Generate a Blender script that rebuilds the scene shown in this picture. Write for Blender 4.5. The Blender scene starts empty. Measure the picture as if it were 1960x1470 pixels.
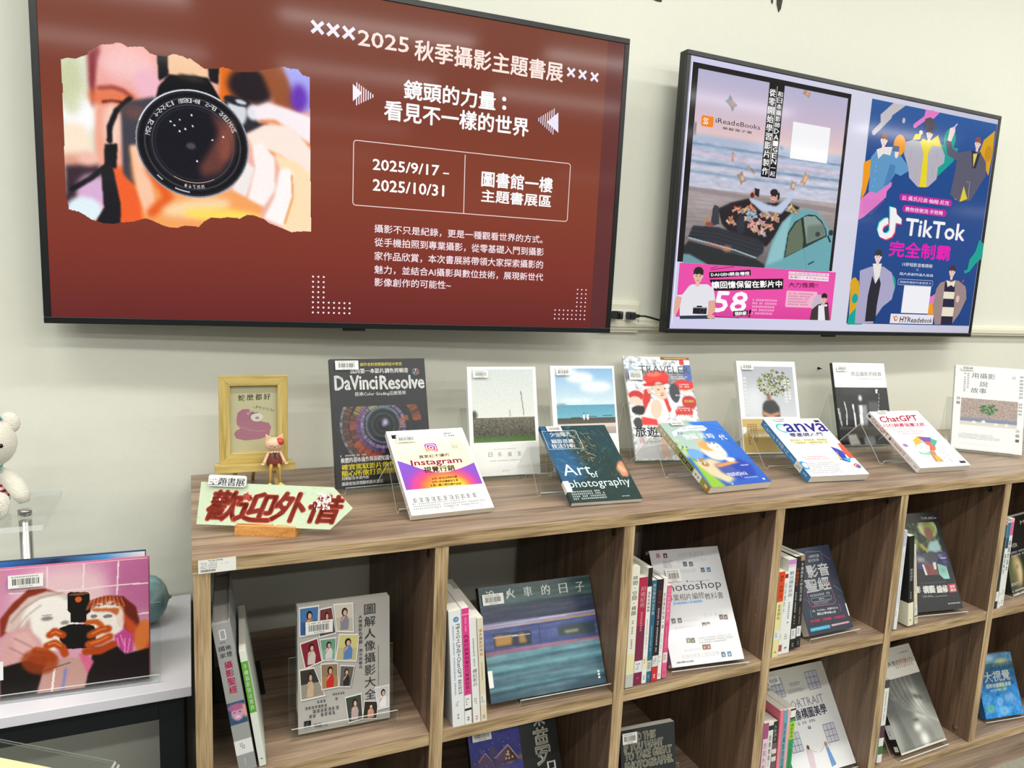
import bpy, math, random
import numpy as np
from mathutils import Matrix, Vector
random.seed(7); rng = np.random.RandomState(7)
C = bpy.context.scene.collection
S = 0.828            # height of the bookcase top above the floor; x along its front, y towards the wall

# ---------------- camera, world, lights, exposure ----------------
cam = bpy.data.objects.new('camera', bpy.data.cameras.new('camera')); C.objects.link(cam)
YAW, PIT, ROL = -0.41945, -0.14293, 0.04533
_r = Vector((math.cos(YAW), math.sin(YAW), 0)); _f = Vector((-math.sin(YAW)*math.cos(PIT), math.cos(YAW)*math.cos(PIT), math.sin(PIT)))
_u = _r.cross(_f)
R_ = _r*math.cos(ROL) + _u*math.sin(ROL); U_ = _u*math.cos(ROL) - _r*math.sin(ROL)
M = Matrix.Identity(4)
for i in range(3):
    M[i][0] = R_[i]; M[i][1] = U_[i]; M[i][2] = -_f[i]
M.translation = (0.00204, -1.10783, 0.42506 + S); cam.matrix_world = M
cam.data.sensor_width = 36; cam.data.lens = 1395.46/1960*36; cam.data.clip_start = 0.05
bpy.context.scene.camera = cam
sc = bpy.context.scene
vs = sc.view_settings; vs.view_transform = 'Standard'; vs.look = 'None'; vs.gamma = 1; vs.exposure = 0.0
vs.use_curve_mapping = False
sc.cycles.use_denoising = True
sc.cycles.max_bounces = 8; sc.cycles.transparent_max_bounces = 24
w = bpy.data.worlds.new('room_world'); sc.world = w; w.use_nodes = True
w.node_tree.nodes['Background'].inputs[0].default_value = (0.80, 0.85, 0.80, 1); w.node_tree.nodes['Background'].inputs[1].default_value = 0.27
CEIL = 2.75
for iy, y in enumerate((-0.45, -1.7, -2.95, -4.2, -6.5, -9.0, -12.0, -16.0)):
    for ix, x in enumerate((-2.6, -0.9, 0.8, 2.5, 4.2, 6.2) if y > -6 else (-3, 1, 5, 9, 13)):
        ld = bpy.data.lights.new('tube_light', 'AREA'); ld.shape = 'RECTANGLE'; ld.size = 1.2; ld.size_y = 0.10
        ld.energy = 16.3 if y > -6 else 9; ld.color = (1.0, 0.985, 0.93)
        lo = bpy.data.objects.new('tube_light', ld); C.objects.link(lo); lo.location = (x, y, CEIL - 0.06)

# ---------------- materials ----------------
def lin(h):
    if isinstance(h, tuple): c = [v/255 for v in h]
    else: c = [int(h[i:i+2], 16)/255 for i in (0, 2, 4)]
    return [v/12.92 if v <= .04045 else ((v+.055)/1.055)**2.4 for v in c]
_mc = {}
def mat(key, col=None, rough=.5, metal=0., spec=.5, bump=0, bscale=200, mottled=0, coat=0, trans=0, sheen=0):
    if key in _mc: return _mc[key]
    m = bpy.data.materials.new(key); m.use_nodes = True; nt = m.node_tree; b = nt.nodes['Principled BSDF']
    c = lin(col or 'cccccc') + [1]
    b.inputs['Base Color'].default_value = c; b.inputs['Roughness'].default_value = rough; b.inputs['Metallic'].default_value = metal
    b.inputs['Specular IOR Level'].default_value = spec; b.inputs['Coat Weight'].default_value = coat; b.inputs['Sheen Weight'].default_value = sheen
    b.inputs['Transmission Weight'].default_value = trans
    if bump or mottled:
        tc = nt.nodes.new('ShaderNodeTexCoord'); n = nt.nodes.new('ShaderNodeTexNoise'); n.inputs['Scale'].default_value = bscale; n.inputs['Detail'].default_value = 4
        nt.links.new(tc.outputs['Object'], n.inputs['Vector'])
        if bump:
            bp = nt.nodes.new('ShaderNodeBump'); bp.inputs['Strength'].default_value = bump; bp.inputs['Distance'].default_value = .002
            nt.links.new(n.outputs['Fac'], bp.inputs['Height']); nt.links.new(bp.outputs[0], b.inputs['Normal'])
        if mottled:
            mx = nt.nodes.new('ShaderNodeMix'); mx.data_type = 'RGBA'; mx.inputs[6].default_value = c; mx.inputs[7].default_value = [v*(1-mottled) for v in c[:3]] + [1]
            nt.links.new(n.outputs['Fac'], mx.inputs[0]); nt.links.new(mx.outputs[2], b.inputs['Base Color'])
    _mc[key] = m; return m
def vmat(key, rough=.4, emis=False, coat=0.):
    """print / screen: colour comes from the mesh's own 'Col' attribute"""
    if key in _mc: return _mc[key]
    m = bpy.data.materials.new(key); m.use_nodes = True; nt = m.node_tree; b = nt.nodes['Principled BSDF']
    a = nt.nodes.new('ShaderNodeAttribute'); a.attribute_name = 'Col'
    b.inputs['Roughness'].default_value = rough; b.inputs['Coat Weight'].default_value = coat
    if emis:
        b.inputs['Base Color'].default_value = (.008, .008, .009, 1)
        nt.links.new(a.outputs['Color'], b.inputs['Emission Color']); b.inputs['Emission Strength'].default_value = 1.0; b.inputs['Specular IOR Level'].default_value = .16
    else: nt.links.new(a.outputs['Color'], b.inputs['Base Color'])
    _mc[key] = m; return m
def wood(key, c1, c2, c3, axis, scale=1.0, rough=.45, spread=1.0):
    """laminate with long grain along the given axis (0 x, 2 z), fine pores and broad figure"""
    if key in _mc: return _mc[key]
    m = bpy.data.materials.new(key); m.use_nodes = True; nt = m.node_tree; b = nt.nodes['Principled BSDF']
    tc = nt.nodes.new('ShaderNodeTexCoord'); g = nt.nodes.new('ShaderNodeNewGeometry')
    def noise(sl, sc_, det, dist=0):
        mp = nt.nodes.new('ShaderNodeMapping'); s = [sc_]*3; s[axis] = sl; mp.inputs['Scale'].default_value = s
        nt.links.new(g.outputs['Position'], mp.inputs['Vector'])
        n = nt.nodes.new('ShaderNodeTexNoise'); n.inputs['Scale'].default_value = 1; n.inputs['Detail'].default_value = det; n.inputs['Distortion'].default_value = dist
        nt.links.new(mp.outputs[0], n.inputs['Vector']); return n
    n1 = noise(2.2*scale, 26*scale, 3, .6); n2 = noise(7*scale, 190*scale, 3, .2); n3 = noise(14, 700*scale, 2)
    cr = nt.nodes.new('ShaderNodeValToRGB'); e = cr.color_ramp
    e.elements[0].position = .5-.17*spread; e.elements[0].color = lin(c1)+[1]; e.elements[1].position = .5+.17*spread; e.elements[1].color = lin(c3)+[1]
    k = e.elements.new(.5); k.color = lin(c2)+[1]
    mm = nt.nodes.new('ShaderNodeMath'); mm.operation = 'MULTIPLY_ADD'; mm.inputs[1].default_value = .55
    m2 = nt.nodes.new('ShaderNodeMath'); m2.operation = 'MULTIPLY'; m2.inputs[1].default_value = .45
    nt.links.new(n2.outputs['Fac'], m2.inputs[0]); nt.links.new(n1.outputs['Fac'], mm.inputs[0]); nt.links.new(m2.outputs[0], mm.inputs[2])
    nt.links.new(mm.outputs[0], cr.inputs[0]); nt.links.new(cr.outputs[0], b.inputs['Base Color'])
    bp = nt.nodes.new('ShaderNodeBump'); bp.inputs['Strength'].default_value = .12; bp.inputs['Distance'].default_value = .001
    nt.links.new(n3.outputs['Fac'], bp.inputs['Height']); nt.links.new(bp.outputs[0], b.inputs['Normal'])
    b.inputs['Roughness'].default_value = rough
    _mc[key] = m; return m
def acrylic(key='clear_acrylic', tint=(.965, .975, .97), edge=False):
    if key in _mc: return _mc[key]
    m = bpy.data.materials.new(key); m.use_nodes = True; nt = m.node_tree; nt.nodes.clear()
    out = nt.nodes.new('ShaderNodeOutputMaterial'); mx = nt.nodes.new('ShaderNodeMixShader'); tr = nt.nodes.new('ShaderNodeBsdfTransparent'); gl = nt.nodes.new('ShaderNodeBsdfGlossy')
    tr.inputs[0].default_value = tint + (1,); gl.inputs['Roughness'].default_value = .06
    lw = nt.nodes.new('ShaderNodeLayerWeight'); lw.inputs['Blend'].default_value = .5; pw = nt.nodes.new('ShaderNodeMath'); pw.operation = 'POWER'; pw.inputs[1].default_value = 4.
    fr = nt.nodes.new('ShaderNodeMath'); fr.operation = 'MULTIPLY_ADD'; fr.inputs[1].default_value = .55; fr.inputs[2].default_value = .035
    nt.links.new(lw.outputs['Facing'], pw.inputs[0]); nt.links.new(pw.outputs[0], fr.inputs[0])
    nt.links.new(fr.outputs[0], mx.inputs[0]); nt.links.new(tr.outputs[0], mx.inputs[1]); nt.links.new(gl.outputs[0], mx.inputs[2])
    if edge:   # sawn, slightly frosted edge of the sheet
        df = nt.nodes.new('ShaderNodeBsdfDiffuse'); df.inputs[0].default_value = (.85, .88, .86, 1); m2 = nt.nodes.new('ShaderNodeMixShader'); m2.inputs[0].default_value = .62
        nt.links.new(mx.outputs[0], m2.inputs[1]); nt.links.new(df.outputs[0], m2.inputs[2]); nt.links.new(m2.outputs[0], out.inputs[0])
    else: nt.links.new(mx.outputs[0], out.inputs[0])
    _mc[key] = m; return m

# ---------------- object helpers ----------------
def tag(o, label=None, cat=None, group=None, kind=None):
    if label: o['label'] = label
    if cat: o['category'] = cat
    if group: o['group'] = group
    if kind: o['kind'] = kind
    return o
def empty(name, loc=(0, 0, 0), label=None, cat=None, group=None, mw=None):
    o = bpy.data.objects.new(name, None); C.objects.link(o); o.empty_display_size = .03
    if mw is not None: o.matrix_world = mw
    else: o.location = loc
    return tag(o, label, cat, group)
class MB:
    """collects primitives and links them as ONE mesh object"""
    def __init__(s): s.v = []; s.f = []; s.m = []; s.sm = []
    def add(s, vs_, fs, mi=0, smooth=False):
        k = len(s.v); s.v += [tuple(v) for v in vs_]; s.f += [tuple(i+k for i in f) for f in fs]; s.m += [mi]*len(fs); s.sm += [smooth]*len(fs); return s
    def box(s, a, b, mi=0, mis=None, X=None):
        x0, y0, z0 = a; x1, y1, z1 = b
        v = [(x0,y0,z0),(x1,y0,z0),(x1,y1,z0),(x0,y1,z0),(x0,y0,z1),(x1,y0,z1),(x1,y1,z1),(x0,y1,z1)]
        if X is not None: v = [tuple(X @ Vector(p)) for p in v]
        f = [(0,3,2,1),(4,5,6,7),(0,1,5,4),(2,3,7,6),(0,4,7,3),(1,2,6,5)]   # bottom top front back left right
        k = len(s.v); s.v += v; s.f += [tuple(i+k for i in q) for q in f]; s.m += (mis or [mi]*6); s.sm += [False]*6; return s
    def prism(s, pts, a, b, ax='y', mi=0, mis=None, smooth=False):
        """polygon (2D) extruded along ax from a to b"""
        def P(p, t): return {'y': (p[0], t, p[1]), 'x': (t, p[0], p[1]), 'z': (p[0], p[1], t)}[ax]
        n = len(pts); v = [P(p, a) for p in pts] + [P(p, b) for p in pts]
        f = [tuple(range(n)), tuple(range(2*n-1, n-1, -1))] + [(i, i+n, (i+1) % n+n, (i+1) % n) for i in range(n)]
        k = len(s.v); s.v += v; s.f += [tuple(i+k for i in q) for q in f]; s.m += [mi, mi] + [mi if mis is None else mis]*n; s.sm += [False, False] + [smooth]*n; return s
    def lathe(s, prof, c=(0, 0, 0), n=20, mi=0, X=None):
        v = []; f = []
        for (r, z) in prof:
            for i in range(n):
                a = 2*math.pi*i/n; p = Vector((c[0]+r*math.cos(a), c[1]+r*math.sin(a), c[2]+z)); v.append(tuple(X @ p) if X is not None else tuple(p))
        for j in range(len(prof)-1):
            for i in range(n): f.append((j*n+i, j*n+(i+1) % n, (j+1)*n+(i+1) % n, (j+1)*n+i))
        f.append(tuple(range(n-1, -1, -1))); f.append(tuple(range((len(prof)-1)*n, len(prof)*n)))
        return s.add(v, f, mi, True)
    def ball(s, c, r, n=16, mi=0, X=None):
        """ellipsoid, r = (rx, ry, rz)"""
        v = []; f = []; h = n//2
        for j in range(1, h):
            t = math.pi*j/h
            for i in range(n):
                a = 2*math.pi*i/n; v.append((r[0]*math.sin(t)*math.cos(a), r[1]*math.sin(t)*math.sin(a), r[2]*math.cos(t)))
        v += [(0, 0, r[2]), (0, 0, -r[2])]
        v = [tuple((X @ Vector(p) if X is not None else Vector(p)) + Vector(c)) for p in v]
        for j in range(h-2):
            for i in range(n): f.append((j*n+i, (j+1)*n+i, (j+1)*n+(i+1) % n, j*n+(i+1) % n))
        T, B = len(v)-2, len(v)-1
        for i in range(n): f.append((T, i, (i+1) % n)); f.append((B, (h-2)*n+(i+1) % n, (h-2)*n+i))
        return s.add(v, f, mi, True)
    def tube(s, pts, rad, n=10, mi=0):
        """tube along points, rad a number or a list"""
        P = [Vector(p) for p in pts]; rr = rad if isinstance(rad, (list, tuple)) else [rad]*len(P); v = []; f = []
        up = Vector((0, 0, 1)); prev = None
        for i, p in enumerate(P):
            d = (P[min(i+1, len(P)-1)] - P[max(i-1, 0)]).normalized()
            a = d.cross(up if prev is None else prev); 
            if a.length < 1e-3: a = d.cross(Vector((1, 0, 0)))
            a.normalize(); b = a.cross(d).normalized()
            for k in range(n):
                t = 2*math.pi*k/n; v.append(tuple(p + (a*math.cos(t)+b*math.sin(t))*rr[i]))
        for j in range(len(P)-1):
            for k in range(n): f.append((j*n+k, j*n+(k+1) % n, (j+1)*n+(k+1) % n, (j+1)*n+k))
        f.append(tuple(range(n-1, -1, -1))); f.append(tuple(range((len(P)-1)*n, len(P)*n)))
        return s.add(v, f, mi, True)
    def build(s, name, mats, parent=None, label=None, bevel=0, mw=None):
        me = bpy.data.meshes.new(name); me.from_pydata(s.v, [], s.f); me.update()
        for m in (mats if isinstance(mats, (list, tuple)) else [mats]): me.materials.append(m)
        me.polygons.foreach_set('material_index', s.m); me.polygons.foreach_set('use_smooth', s.sm)
        import bmesh
        bm = bmesh.new(); bm.from_mesh(me); bmesh.ops.recalc_face_normals(bm, faces=bm.faces); bm.to_mesh(me); bm.free()
        o = bpy.data.objects.new(name, me); C.objects.link(o)
        if parent: o.parent = parent
        elif mw is not None: o.matrix_world = mw
        if bevel:
            b = o.modifiers.new('bevel', 'BEVEL'); b.width = bevel; b.segments = 2; b.limit_method = 'ANGLE'; b.harden_normals = False
        return tag(o, label)

# ---------------- flat print: polygons and lettering, in millimetres from the top left corner of a face ----------------
_tc = {}
def glyphs(s, bold, res, sx=0):
    k = (s, res)
    if k not in _tc:
        c = bpy.data.curves.new('t', 'FONT'); c.body = s; c.resolution_u = res
        o = bpy.data.objects.new('t', c); m = bpy.data.meshes.new_from_object(o)
        n = len(m.vertices); a = np.zeros(n*3); m.vertices.foreach_get('co', a); a = a.reshape(-1, 3)[:, :2]
        f = [tuple(p.vertices) for p in m.polygons]
        _tc[k] = (a, f); bpy.data.objects.remove(o); bpy.data.curves.remove(c); bpy.data.meshes.remove(m)
    return _tc[k]
def clip(pts, w_, h_):
    out = [tuple(p) for p in pts]
    for ax, lim, sg in ((0, 0, 1), (0, w_, -1), (1, 0, 1), (1, h_, -1)):
        src, out = out, []
        for i in range(len(src)):
            a, b = src[i-1], src[i]; ia = (a[ax]-lim)*sg >= 0; ib = (b[ax]-lim)*sg >= 0
            if ia != ib:
                t = (lim-a[ax])/(b[ax]-a[ax]); q = [a[0]+(b[0]-a[0])*t, a[1]+(b[1]-a[1])*t]; q[ax] = lim; out.append(tuple(q))
            if ib: out.append(b)
        if not out: return out
    return out
class Art:
    def __init__(s, w_, h_, step=.012):
        s.w, s.h, s.step = w_, h_, step; s.v = []; s.f = []; s.c = []; s.z = 0; s.x0 = 0
    def _add(s, v, f, c):
        k = len(s.v); s.v += [(p[0], s.z, s.h-p[1]) for p in v]; s.c += c
        s.f += [tuple(i+k for i in q) for q in f]; s.z -= s.step
    def poly(s, pts, col, free=False):
        if not free: pts = clip(pts, s.w, s.h)
        if len(pts) < 3: return s
        c = lin(col); s._add(pts, [tuple(range(len(pts)))], [c]*len(pts)); return s
    def grad(s, x0, y0, x1, y1, cols, vert=True):
        """rectangle with colour stops (t, col)"""
        if not isinstance(cols[0], tuple) or not isinstance(cols[0][0], (float, int)) or isinstance(cols[0][1], int): cols = [(i/(len(cols)-1), c) for i, c in enumerate(cols)]
        v, f, c = [], [], []
        for i, (t, k) in enumerate(cols):
            if vert: v += [(x0, y0+(y1-y0)*t), (x1, y0+(y1-y0)*t)]
            else: v += [(x0+(x1-x0)*t, y0), (x0+(x1-x0)*t, y1)]
            c += [lin(k)]*2
            if i: f.append((2*i-2, 2*i-1, 2*i+1, 2*i))
        s._add(v, f, c); return s
    def rect(s, x0, y0, x1, y1, col): return s.poly([(x0, y0), (x1, y0), (x1, y1), (x0, y1)], col)
    def rrect(s, x0, y0, x1, y1, r, col, ln=0):
        p = []
        for cx, cy, a0 in ((x1-r, y0+r, -90), (x1-r, y1-r, 0), (x0+r, y1-r, 90), (x0+r, y0+r, 180)):
            for k in range(6): a = math.radians(a0+18*k); p.append((cx+r*math.cos(a), cy+r*math.sin(a)))
        return s.line(p+[p[0]], ln, col) if ln else s.poly(p, col)
    def ell(s, cx, cy, rx, ry, col, rot=0, n=28, a0=0, a1=360):
        ca, sa = math.cos(math.radians(rot)), math.sin(math.radians(rot)); p = []
        for i in range(n+(a1-a0 < 360)):
            t = math.radians(a0+(a1-a0)*i/n); x, y = rx*math.cos(t), ry*math.sin(t); p.append((cx+x*ca-y*sa, cy+x*sa+y*ca))
        return s.poly(p, col)
    def ring(s, cx, cy, r, wd, col, a0=0, a1=360, n=40):
        v, f = [], []
        for i in range(n+1):
            t = math.radians(a0+(a1-a0)*i/n)
            for q in (r-wd/2, r+wd/2): v.append((min(max(cx+q*math.cos(t), 0), s.w), min(max(cy+q*math.sin(t), 0), s.h)))
            if i: f.append((2*i-2, 2*i-1, 2*i+1, 2*i))
        s._add(v, f, [lin(col)]*len(v)); return s
    def line(s, pts, wd, col):
        v, f = [], []
        for i, p in enumerate(pts):
            a = pts[max(i-1, 0)]; b = pts[min(i+1, len(pts)-1)]
            if i in (0, len(pts)-1) and tuple(pts[0]) == tuple(pts[-1]) and len(pts) > 2: a, b = pts[-2], pts[1]
            dx, dy = b[0]-a[0], b[1]-a[1]; l = math.hypot(dx, dy) or 1; nx, ny = -dy/l*wd/2, dx/l*wd/2
            v += [(p[0]+nx, p[1]+ny), (p[0]-nx, p[1]-ny)]
            if i: f.append((2*i-2, 2*i-1, 2*i+1, 2*i))
        v = [(min(max(a, 0), s.w), min(max(b, 0), s.h)) for a, b in v]
        s._add(v, f, [lin(col)]*len(v)); return s
    def text(s, t, x0, y0, x1, y1, col, bold=0., res=2, rot=0, shear=0, col2=None):
        """lettering that fills the box; rot 90 reads downwards"""
        a, f = glyphs(t, bold, res); 
        if not len(a): return s
        mn, mx = a.min(0), a.max(0); u = (a-mn)/np.maximum(mx-mn, 1e-6)
        cx, cy = (x0+x1)/2, (y0+y1)/2; W_, H_ = x1-x0, y1-y0
        if rot in (90, -90): W_, H_ = H_, W_
        X = (u[:, 0]-.5)*W_ + shear*(u[:, 1]-.5)*H_; Y = -(u[:, 1]-.5)*H_
        r = math.radians(rot); px = cx+X*math.cos(r)-Y*math.sin(r); py = cy+X*math.sin(r)+Y*math.cos(r)
        c1 = np.array(lin(col)); c = [list(c1)]*len(a)
        if col2 is not None: c2 = np.array(lin(col2)); c = [list(c1*(1-q)+c2*q) for q in u[:, 0]]
        z = s.z
        if bold:   # heavier weight: the glyphs laid down again a hair to each side
            e = bold*min(abs(H_), abs(W_)/max(len(t), 1)*1.6)*.75
            for dx, dy in ([(e*f_*math.cos(k_*math.pi/4), e*f_*math.sin(k_*math.pi/4)) for f_ in (.5, 1) for k_ in range(8)] if bold > .06 else ((-e, 0), (e, 0), (0, -e), (0, e)) if res > 1 else ((-e, 0), (e, 0))):
                s.z = z; s._add(list(zip((px+dx).tolist(), (py+dy).tolist())), f, c)
        else: s._add(list(zip(px.tolist(), py.tolist())), f, c)
        return s
    def tq(s, t, q, col, bold=0., res=1):
        """lettering in a slanted box given by its top left, top right and bottom left corners"""
        (ax, ay), (bx, by), (cx, cy) = q; a, f = glyphs(t, bold, res); mn, mx = a.min(0), a.max(0); u = (a-mn)/np.maximum(mx-mn, 1e-6)
        px = cx+(bx-ax)*u[:, 0]+(ax-cx)*u[:, 1]; py = cy+(by-ay)*u[:, 0]+(ay-cy)*u[:, 1]; z = s.z; e = bold*abs(cy-ay)
        for dx, dy in (((-e, 0), (e, 0), (0, -e), (0, e)) if bold else ((0, 0),)):
            s.z = z; s._add(list(zip((px+dx).tolist(), (py+dy).tolist())), f, [lin(col)]*len(a))
        return s
    def vtext(s, t, x0, y0, x1, y1, col, bold=0., res=1):
        """characters one below the other"""
        n = len(t); d = (y1-y0)/n; z = s.z
        for i, ch in enumerate(t):
            if ch != ' ':
                g = .08*d; s.z = z
                if ch in '·．.': s.ell((x0+x1)/2, y0+d*(i+.5), d*.1, d*.1, col, n=8)
                elif ch in '一ー': s.rect(x0, y0+d*(i+.45), x1, y0+d*(i+.55), col)
                else: s.text(ch, x0, y0+i*d+g, x1, y0+(i+1)*d-g, col, bold, res)
        s.z = z-s.step; return s
    def scrib(s, x0, y0, x1, y1, col, n=1, vert=False, seed=0, fill=.62):
        """rows of print too small to read: short irregular strokes"""
        r = random.Random(seed+int(x0*7+y0*13)); v, f = [], []; x0, x1 = sorted((x0, x1)); y0, y1 = sorted((y0, y1))
        if min(x1-x0, y1-y0) < .5: return s
        for k in range(n):
            if vert: a, b = x0+(x1-x0)*(k+.5-fill/2)/n, x0+(x1-x0)*(k+.5+fill/2)/n; p, e = y0, y1
            else: a, b = y0+(y1-y0)*(k+.5-fill/2)/n, y0+(y1-y0)*(k+.5+fill/2)/n; p, e = x0, x1
            sz = (b-a); end = e if n == 1 else e-(e-p)*r.random()*.3
            while p+sz*.8 < end:
                if r.random() > .1:
                    for j in range(3):
                        q0 = a+sz*(j*.36); q1 = q0+sz*.2; l0 = p+sz*.1*r.random(); l1 = p+sz*(.6+.3*r.random())
                        i = len(v); v += ([(q0, l0), (q1, l0), (q1, l1), (q0, l1)] if vert else [(l0, q0), (l1, q0), (l1, q1), (l0, q1)]); f.append((i, i+1, i+2, i+3))
                    l0 = p+sz*(.1+.5*r.random()); i = len(v); v += ([(a, l0), (b, l0), (b, l0+sz*.18), (a, l0+sz*.18)] if vert else [(l0, a), (l0+sz*.18, a), (l0+sz*.18, b), (l0, b)]); f.append((i, i+1, i+2, i+3))
                p += sz*1.12
        if v: s._add(v, f, [lin(col)]*len(v))
        return s
    def bars(s, x0, y0, x1, y1, col='202022', seed=1, n=26):
        r = random.Random(seed); v, f = [], []; x = x0; u = (x1-x0)/n/1.9
        while x < x1-u:
            wd = u*r.choice((.7, 1, 1.6)); i = len(v); v += [(x, y0), (x+wd, y0), (x+wd, y1), (x, y1)]; f.append((i, i+1, i+2, i+3)); x += wd+u*r.choice((.7, 1, 1.5))
        s._add(v, f, [lin(col)]*len(v)); return s
    def pic(s, ras): 
        ny, nx = ras.a.shape[:2]; x0, y0, x1, y1 = ras.box
        X, Y = np.meshgrid(np.linspace(x0, x1, nx), np.linspace(y0, y1, ny)); k = len(s.v)
        s.v += list(zip(X.ravel().tolist(), [s.z]*(nx*ny), (s.h-Y.ravel()).tolist()))
        q = ras.a.reshape(-1, 3)/255; q = np.clip(q, 0, 1); q = np.where(q <= .04045, q/12.92, ((q+.055)/1.055)**2.4); s.c += q.tolist()
        I = (np.arange(ny-1)[:, None]*nx+np.arange(nx-1)[None, :]); F_ = np.stack([I, I+1, I+nx+1, I+nx], -1)
        if ras.mask is not None: F_ = F_[ras.mask[:-1, :-1] & ras.mask[1:, 1:]]
        s.f += [tuple(t) for t in (F_.reshape(-1, 4)+k).tolist()]; s.z -= s.step; return s
    def build(s, name, m, parent, mw=None, label=None):
        me = bpy.data.meshes.new(name); v = np.array(s.v)/1000.; me.from_pydata(v.tolist(), [], s.f)
        at = me.color_attributes.new('Col', 'FLOAT_COLOR', 'POINT'); c = np.ones((len(s.v), 4), dtype=np.float32); c[:, :3] = np.array(s.c)
        at.data.foreach_set('color', c.ravel()); me.materials.append(m)
        o = bpy.data.objects.new(name, me); C.objects.link(o); o.parent = parent
        if mw is not None: o.matrix_local = mw
        return tag(o, label)
class Ras:
    """a small continuous-tone picture (a printed or shown photograph), one colour per vertex"""
    def __init__(s, x0, y0, x1, y1, nx, col='808080', k=1.):
        s.k = k
        ny = max(4, int(nx*(y1-y0)/(x1-x0))); s.box = (x0, y0, x1, y1); s.mask = None
        s.X, s.Y = np.meshgrid(np.linspace(x0, x1, nx), np.linspace(y0, y1, ny)); s.a = np.zeros((ny, nx, 3)); s.a[:] = s.rgb(col); s.d = (x1-x0)/nx
    def rgb(s, c): return np.array(c if isinstance(c, tuple) else [int(c[i:i+2], 16) for i in (0, 2, 4)], dtype=float)
    def blur(s, m, r):
        k = int(round(r/s.d))
        if k < 1: return m
        for _ in range(2):
            for ax in (0, 1):
                p = np.pad(m, [(k+1, k) if i == ax else (0, 0) for i in range(m.ndim)], mode='edge'); c = np.cumsum(p, axis=ax)
                n = m.shape[ax]; m = (np.take(c, range(2*k+1, 2*k+1+n), axis=ax)-np.take(c, range(0, n), axis=ax))/(2*k+1)
        return m
    def inside(s, pts):
        m = np.zeros(s.X.shape, bool); n = len(pts)
        for i in range(n):
            (xa, ya), (xb, yb) = pts[i-1], pts[i]
            if ya == yb: continue
            c = ((ya > s.Y) != (yb > s.Y)) & (s.X < (xb-xa)*(s.Y-ya)/(yb-ya)+xa); m ^= c
        return m
    def put(s, m, col, soft, op=1.):
        m = s.blur(m.astype(float), soft*s.k)*op; s.a = s.a*(1-m[..., None])+s.rgb(col)*m[..., None]; return s
    def p(s, pts, col, soft=0, op=1.): return s.put(s.inside(pts), col, soft, op)
    def e(s, cx, cy, rx, ry, col, soft=0, rot=0, op=1.):
        c, n = math.cos(math.radians(rot)), math.sin(math.radians(rot)); x, y = s.X-cx, s.Y-cy
        return s.put(((x*c+y*n)/rx)**2+((-x*n+y*c)/ry)**2 < 1, col, soft, op)
    def l(s, pts, wd, col, soft=0, op=1.):
        m = np.zeros(s.X.shape, bool)
        for (xa, ya), (xb, yb) in zip(pts[:-1], pts[1:]):
            dx, dy = xb-xa, yb-ya; t = np.clip(((s.X-xa)*dx+(s.Y-ya)*dy)/(dx*dx+dy*dy+1e-9), 0, 1); m |= np.hypot(s.X-xa-t*dx, s.Y-ya-t*dy) < wd/2
        return s.put(m, col, soft, op)
    def vg(s, y0, y1, c0, c1, x0=-1e9, x1=1e9):
        t = np.clip((s.Y-y0)/(y1-y0), 0, 1)[..., None]; m = ((s.Y >= y0) & (s.Y <= y1) & (s.X >= x0) & (s.X <= x1))[..., None]
        s.a = np.where(m, s.rgb(c0)*(1-t)+s.rgb(c1)*t, s.a); return s
    def noise(s, amp, r=0, rx=None, m=None, seed=1):
        g = np.random.RandomState(seed).randn(*s.X.shape); 
        if r: g = s.blur(g, r)
        if rx: 
            k = max(1, int(rx/s.d)); c = np.cumsum(np.pad(g, ((0, 0), (k, k)), mode='wrap'), axis=1); g = c[:, 2*k:]-c[:, :-2*k]
        g = g/(g.std()+1e-9)*amp
        if m is not None: g = g*m
        s.a = s.a+g[..., None]; return s
# ================= the room =================
WY = 0.49            # back wall plane
wall_m = mat('cream_wall_paint', 'e6e7da', .62, bump=.25, bscale=60, mottled=.04)
def struct(name, mb, m): return tag(mb.build(name, m), kind='structure')
struct('wall_back', MB().box((-3.2, WY, 0), (7.2, WY+.12, CEIL)), wall_m)
struct('ceiling', MB().box((-3.2, -17, CEIL), (13, WY, CEIL+.05)), mat('ceiling_white', 'dcdccf', .8, mottled=.05, bscale=4))
fl = struct('floor', MB().box((-3.2, -17, -.05), (13, WY, -.004)), mat('tile_joint', '3b3a36', .8, mottled=.1))
tm = mat('mottled_grey_tile', 'a5a196', .35, mottled=.45, bscale=90)
tl = None
for i in range(12):
    for j in range(8):
        if tl is None:
            tl = MB().box((0, 0, -.004), (.296, .296, 0)).build('floor_tile', tm, fl)
            o = tl
        else: o = tl.copy(); C.objects.link(o)
        o.name = 'floor_tile'; o.location = (.36+i*.3, .19-j*.3, 0)
struct('trim_1', MB().box((.93, WY-.016, S+.3105), (3.4, WY, S+.318)).box((.93, WY-.02, S+.318), (3.4, WY, S+.330)).box((.93, WY-.014, S+.330), (3.4, WY, S+.336)), mat('cream_plastic', 'e6e4d0', .4))

# ================= bookcase =================
D = .4711; PT = .37; T = .024; TB = .0232; Z1 = -.3586; Z2 = -.7218; NC = 7; XE = NC*PT+T
w_top = wood('walnut_laminate_x', '6b584a', '967f6b', 'b09880', 0, 1.25, .36, .9)
w_side = wood('walnut_laminate_z', '4e3c2f', '735b48', '8b705a', 2, .8, .42)
e_x = wood('oak_edge_band_x', '806a4a', 'b09670', 'cdb48e', 0, 1.9, .45, .7)
e_z = wood('oak_edge_band_z', '806a4a', 'b09670', 'cdb48e', 2, 1.9, .45, .7)
bc = empty('bookcase', (0, 0, 0), 'long low walnut brown bookcase with open square cubbies below the two screens', 'bookcase')
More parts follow.
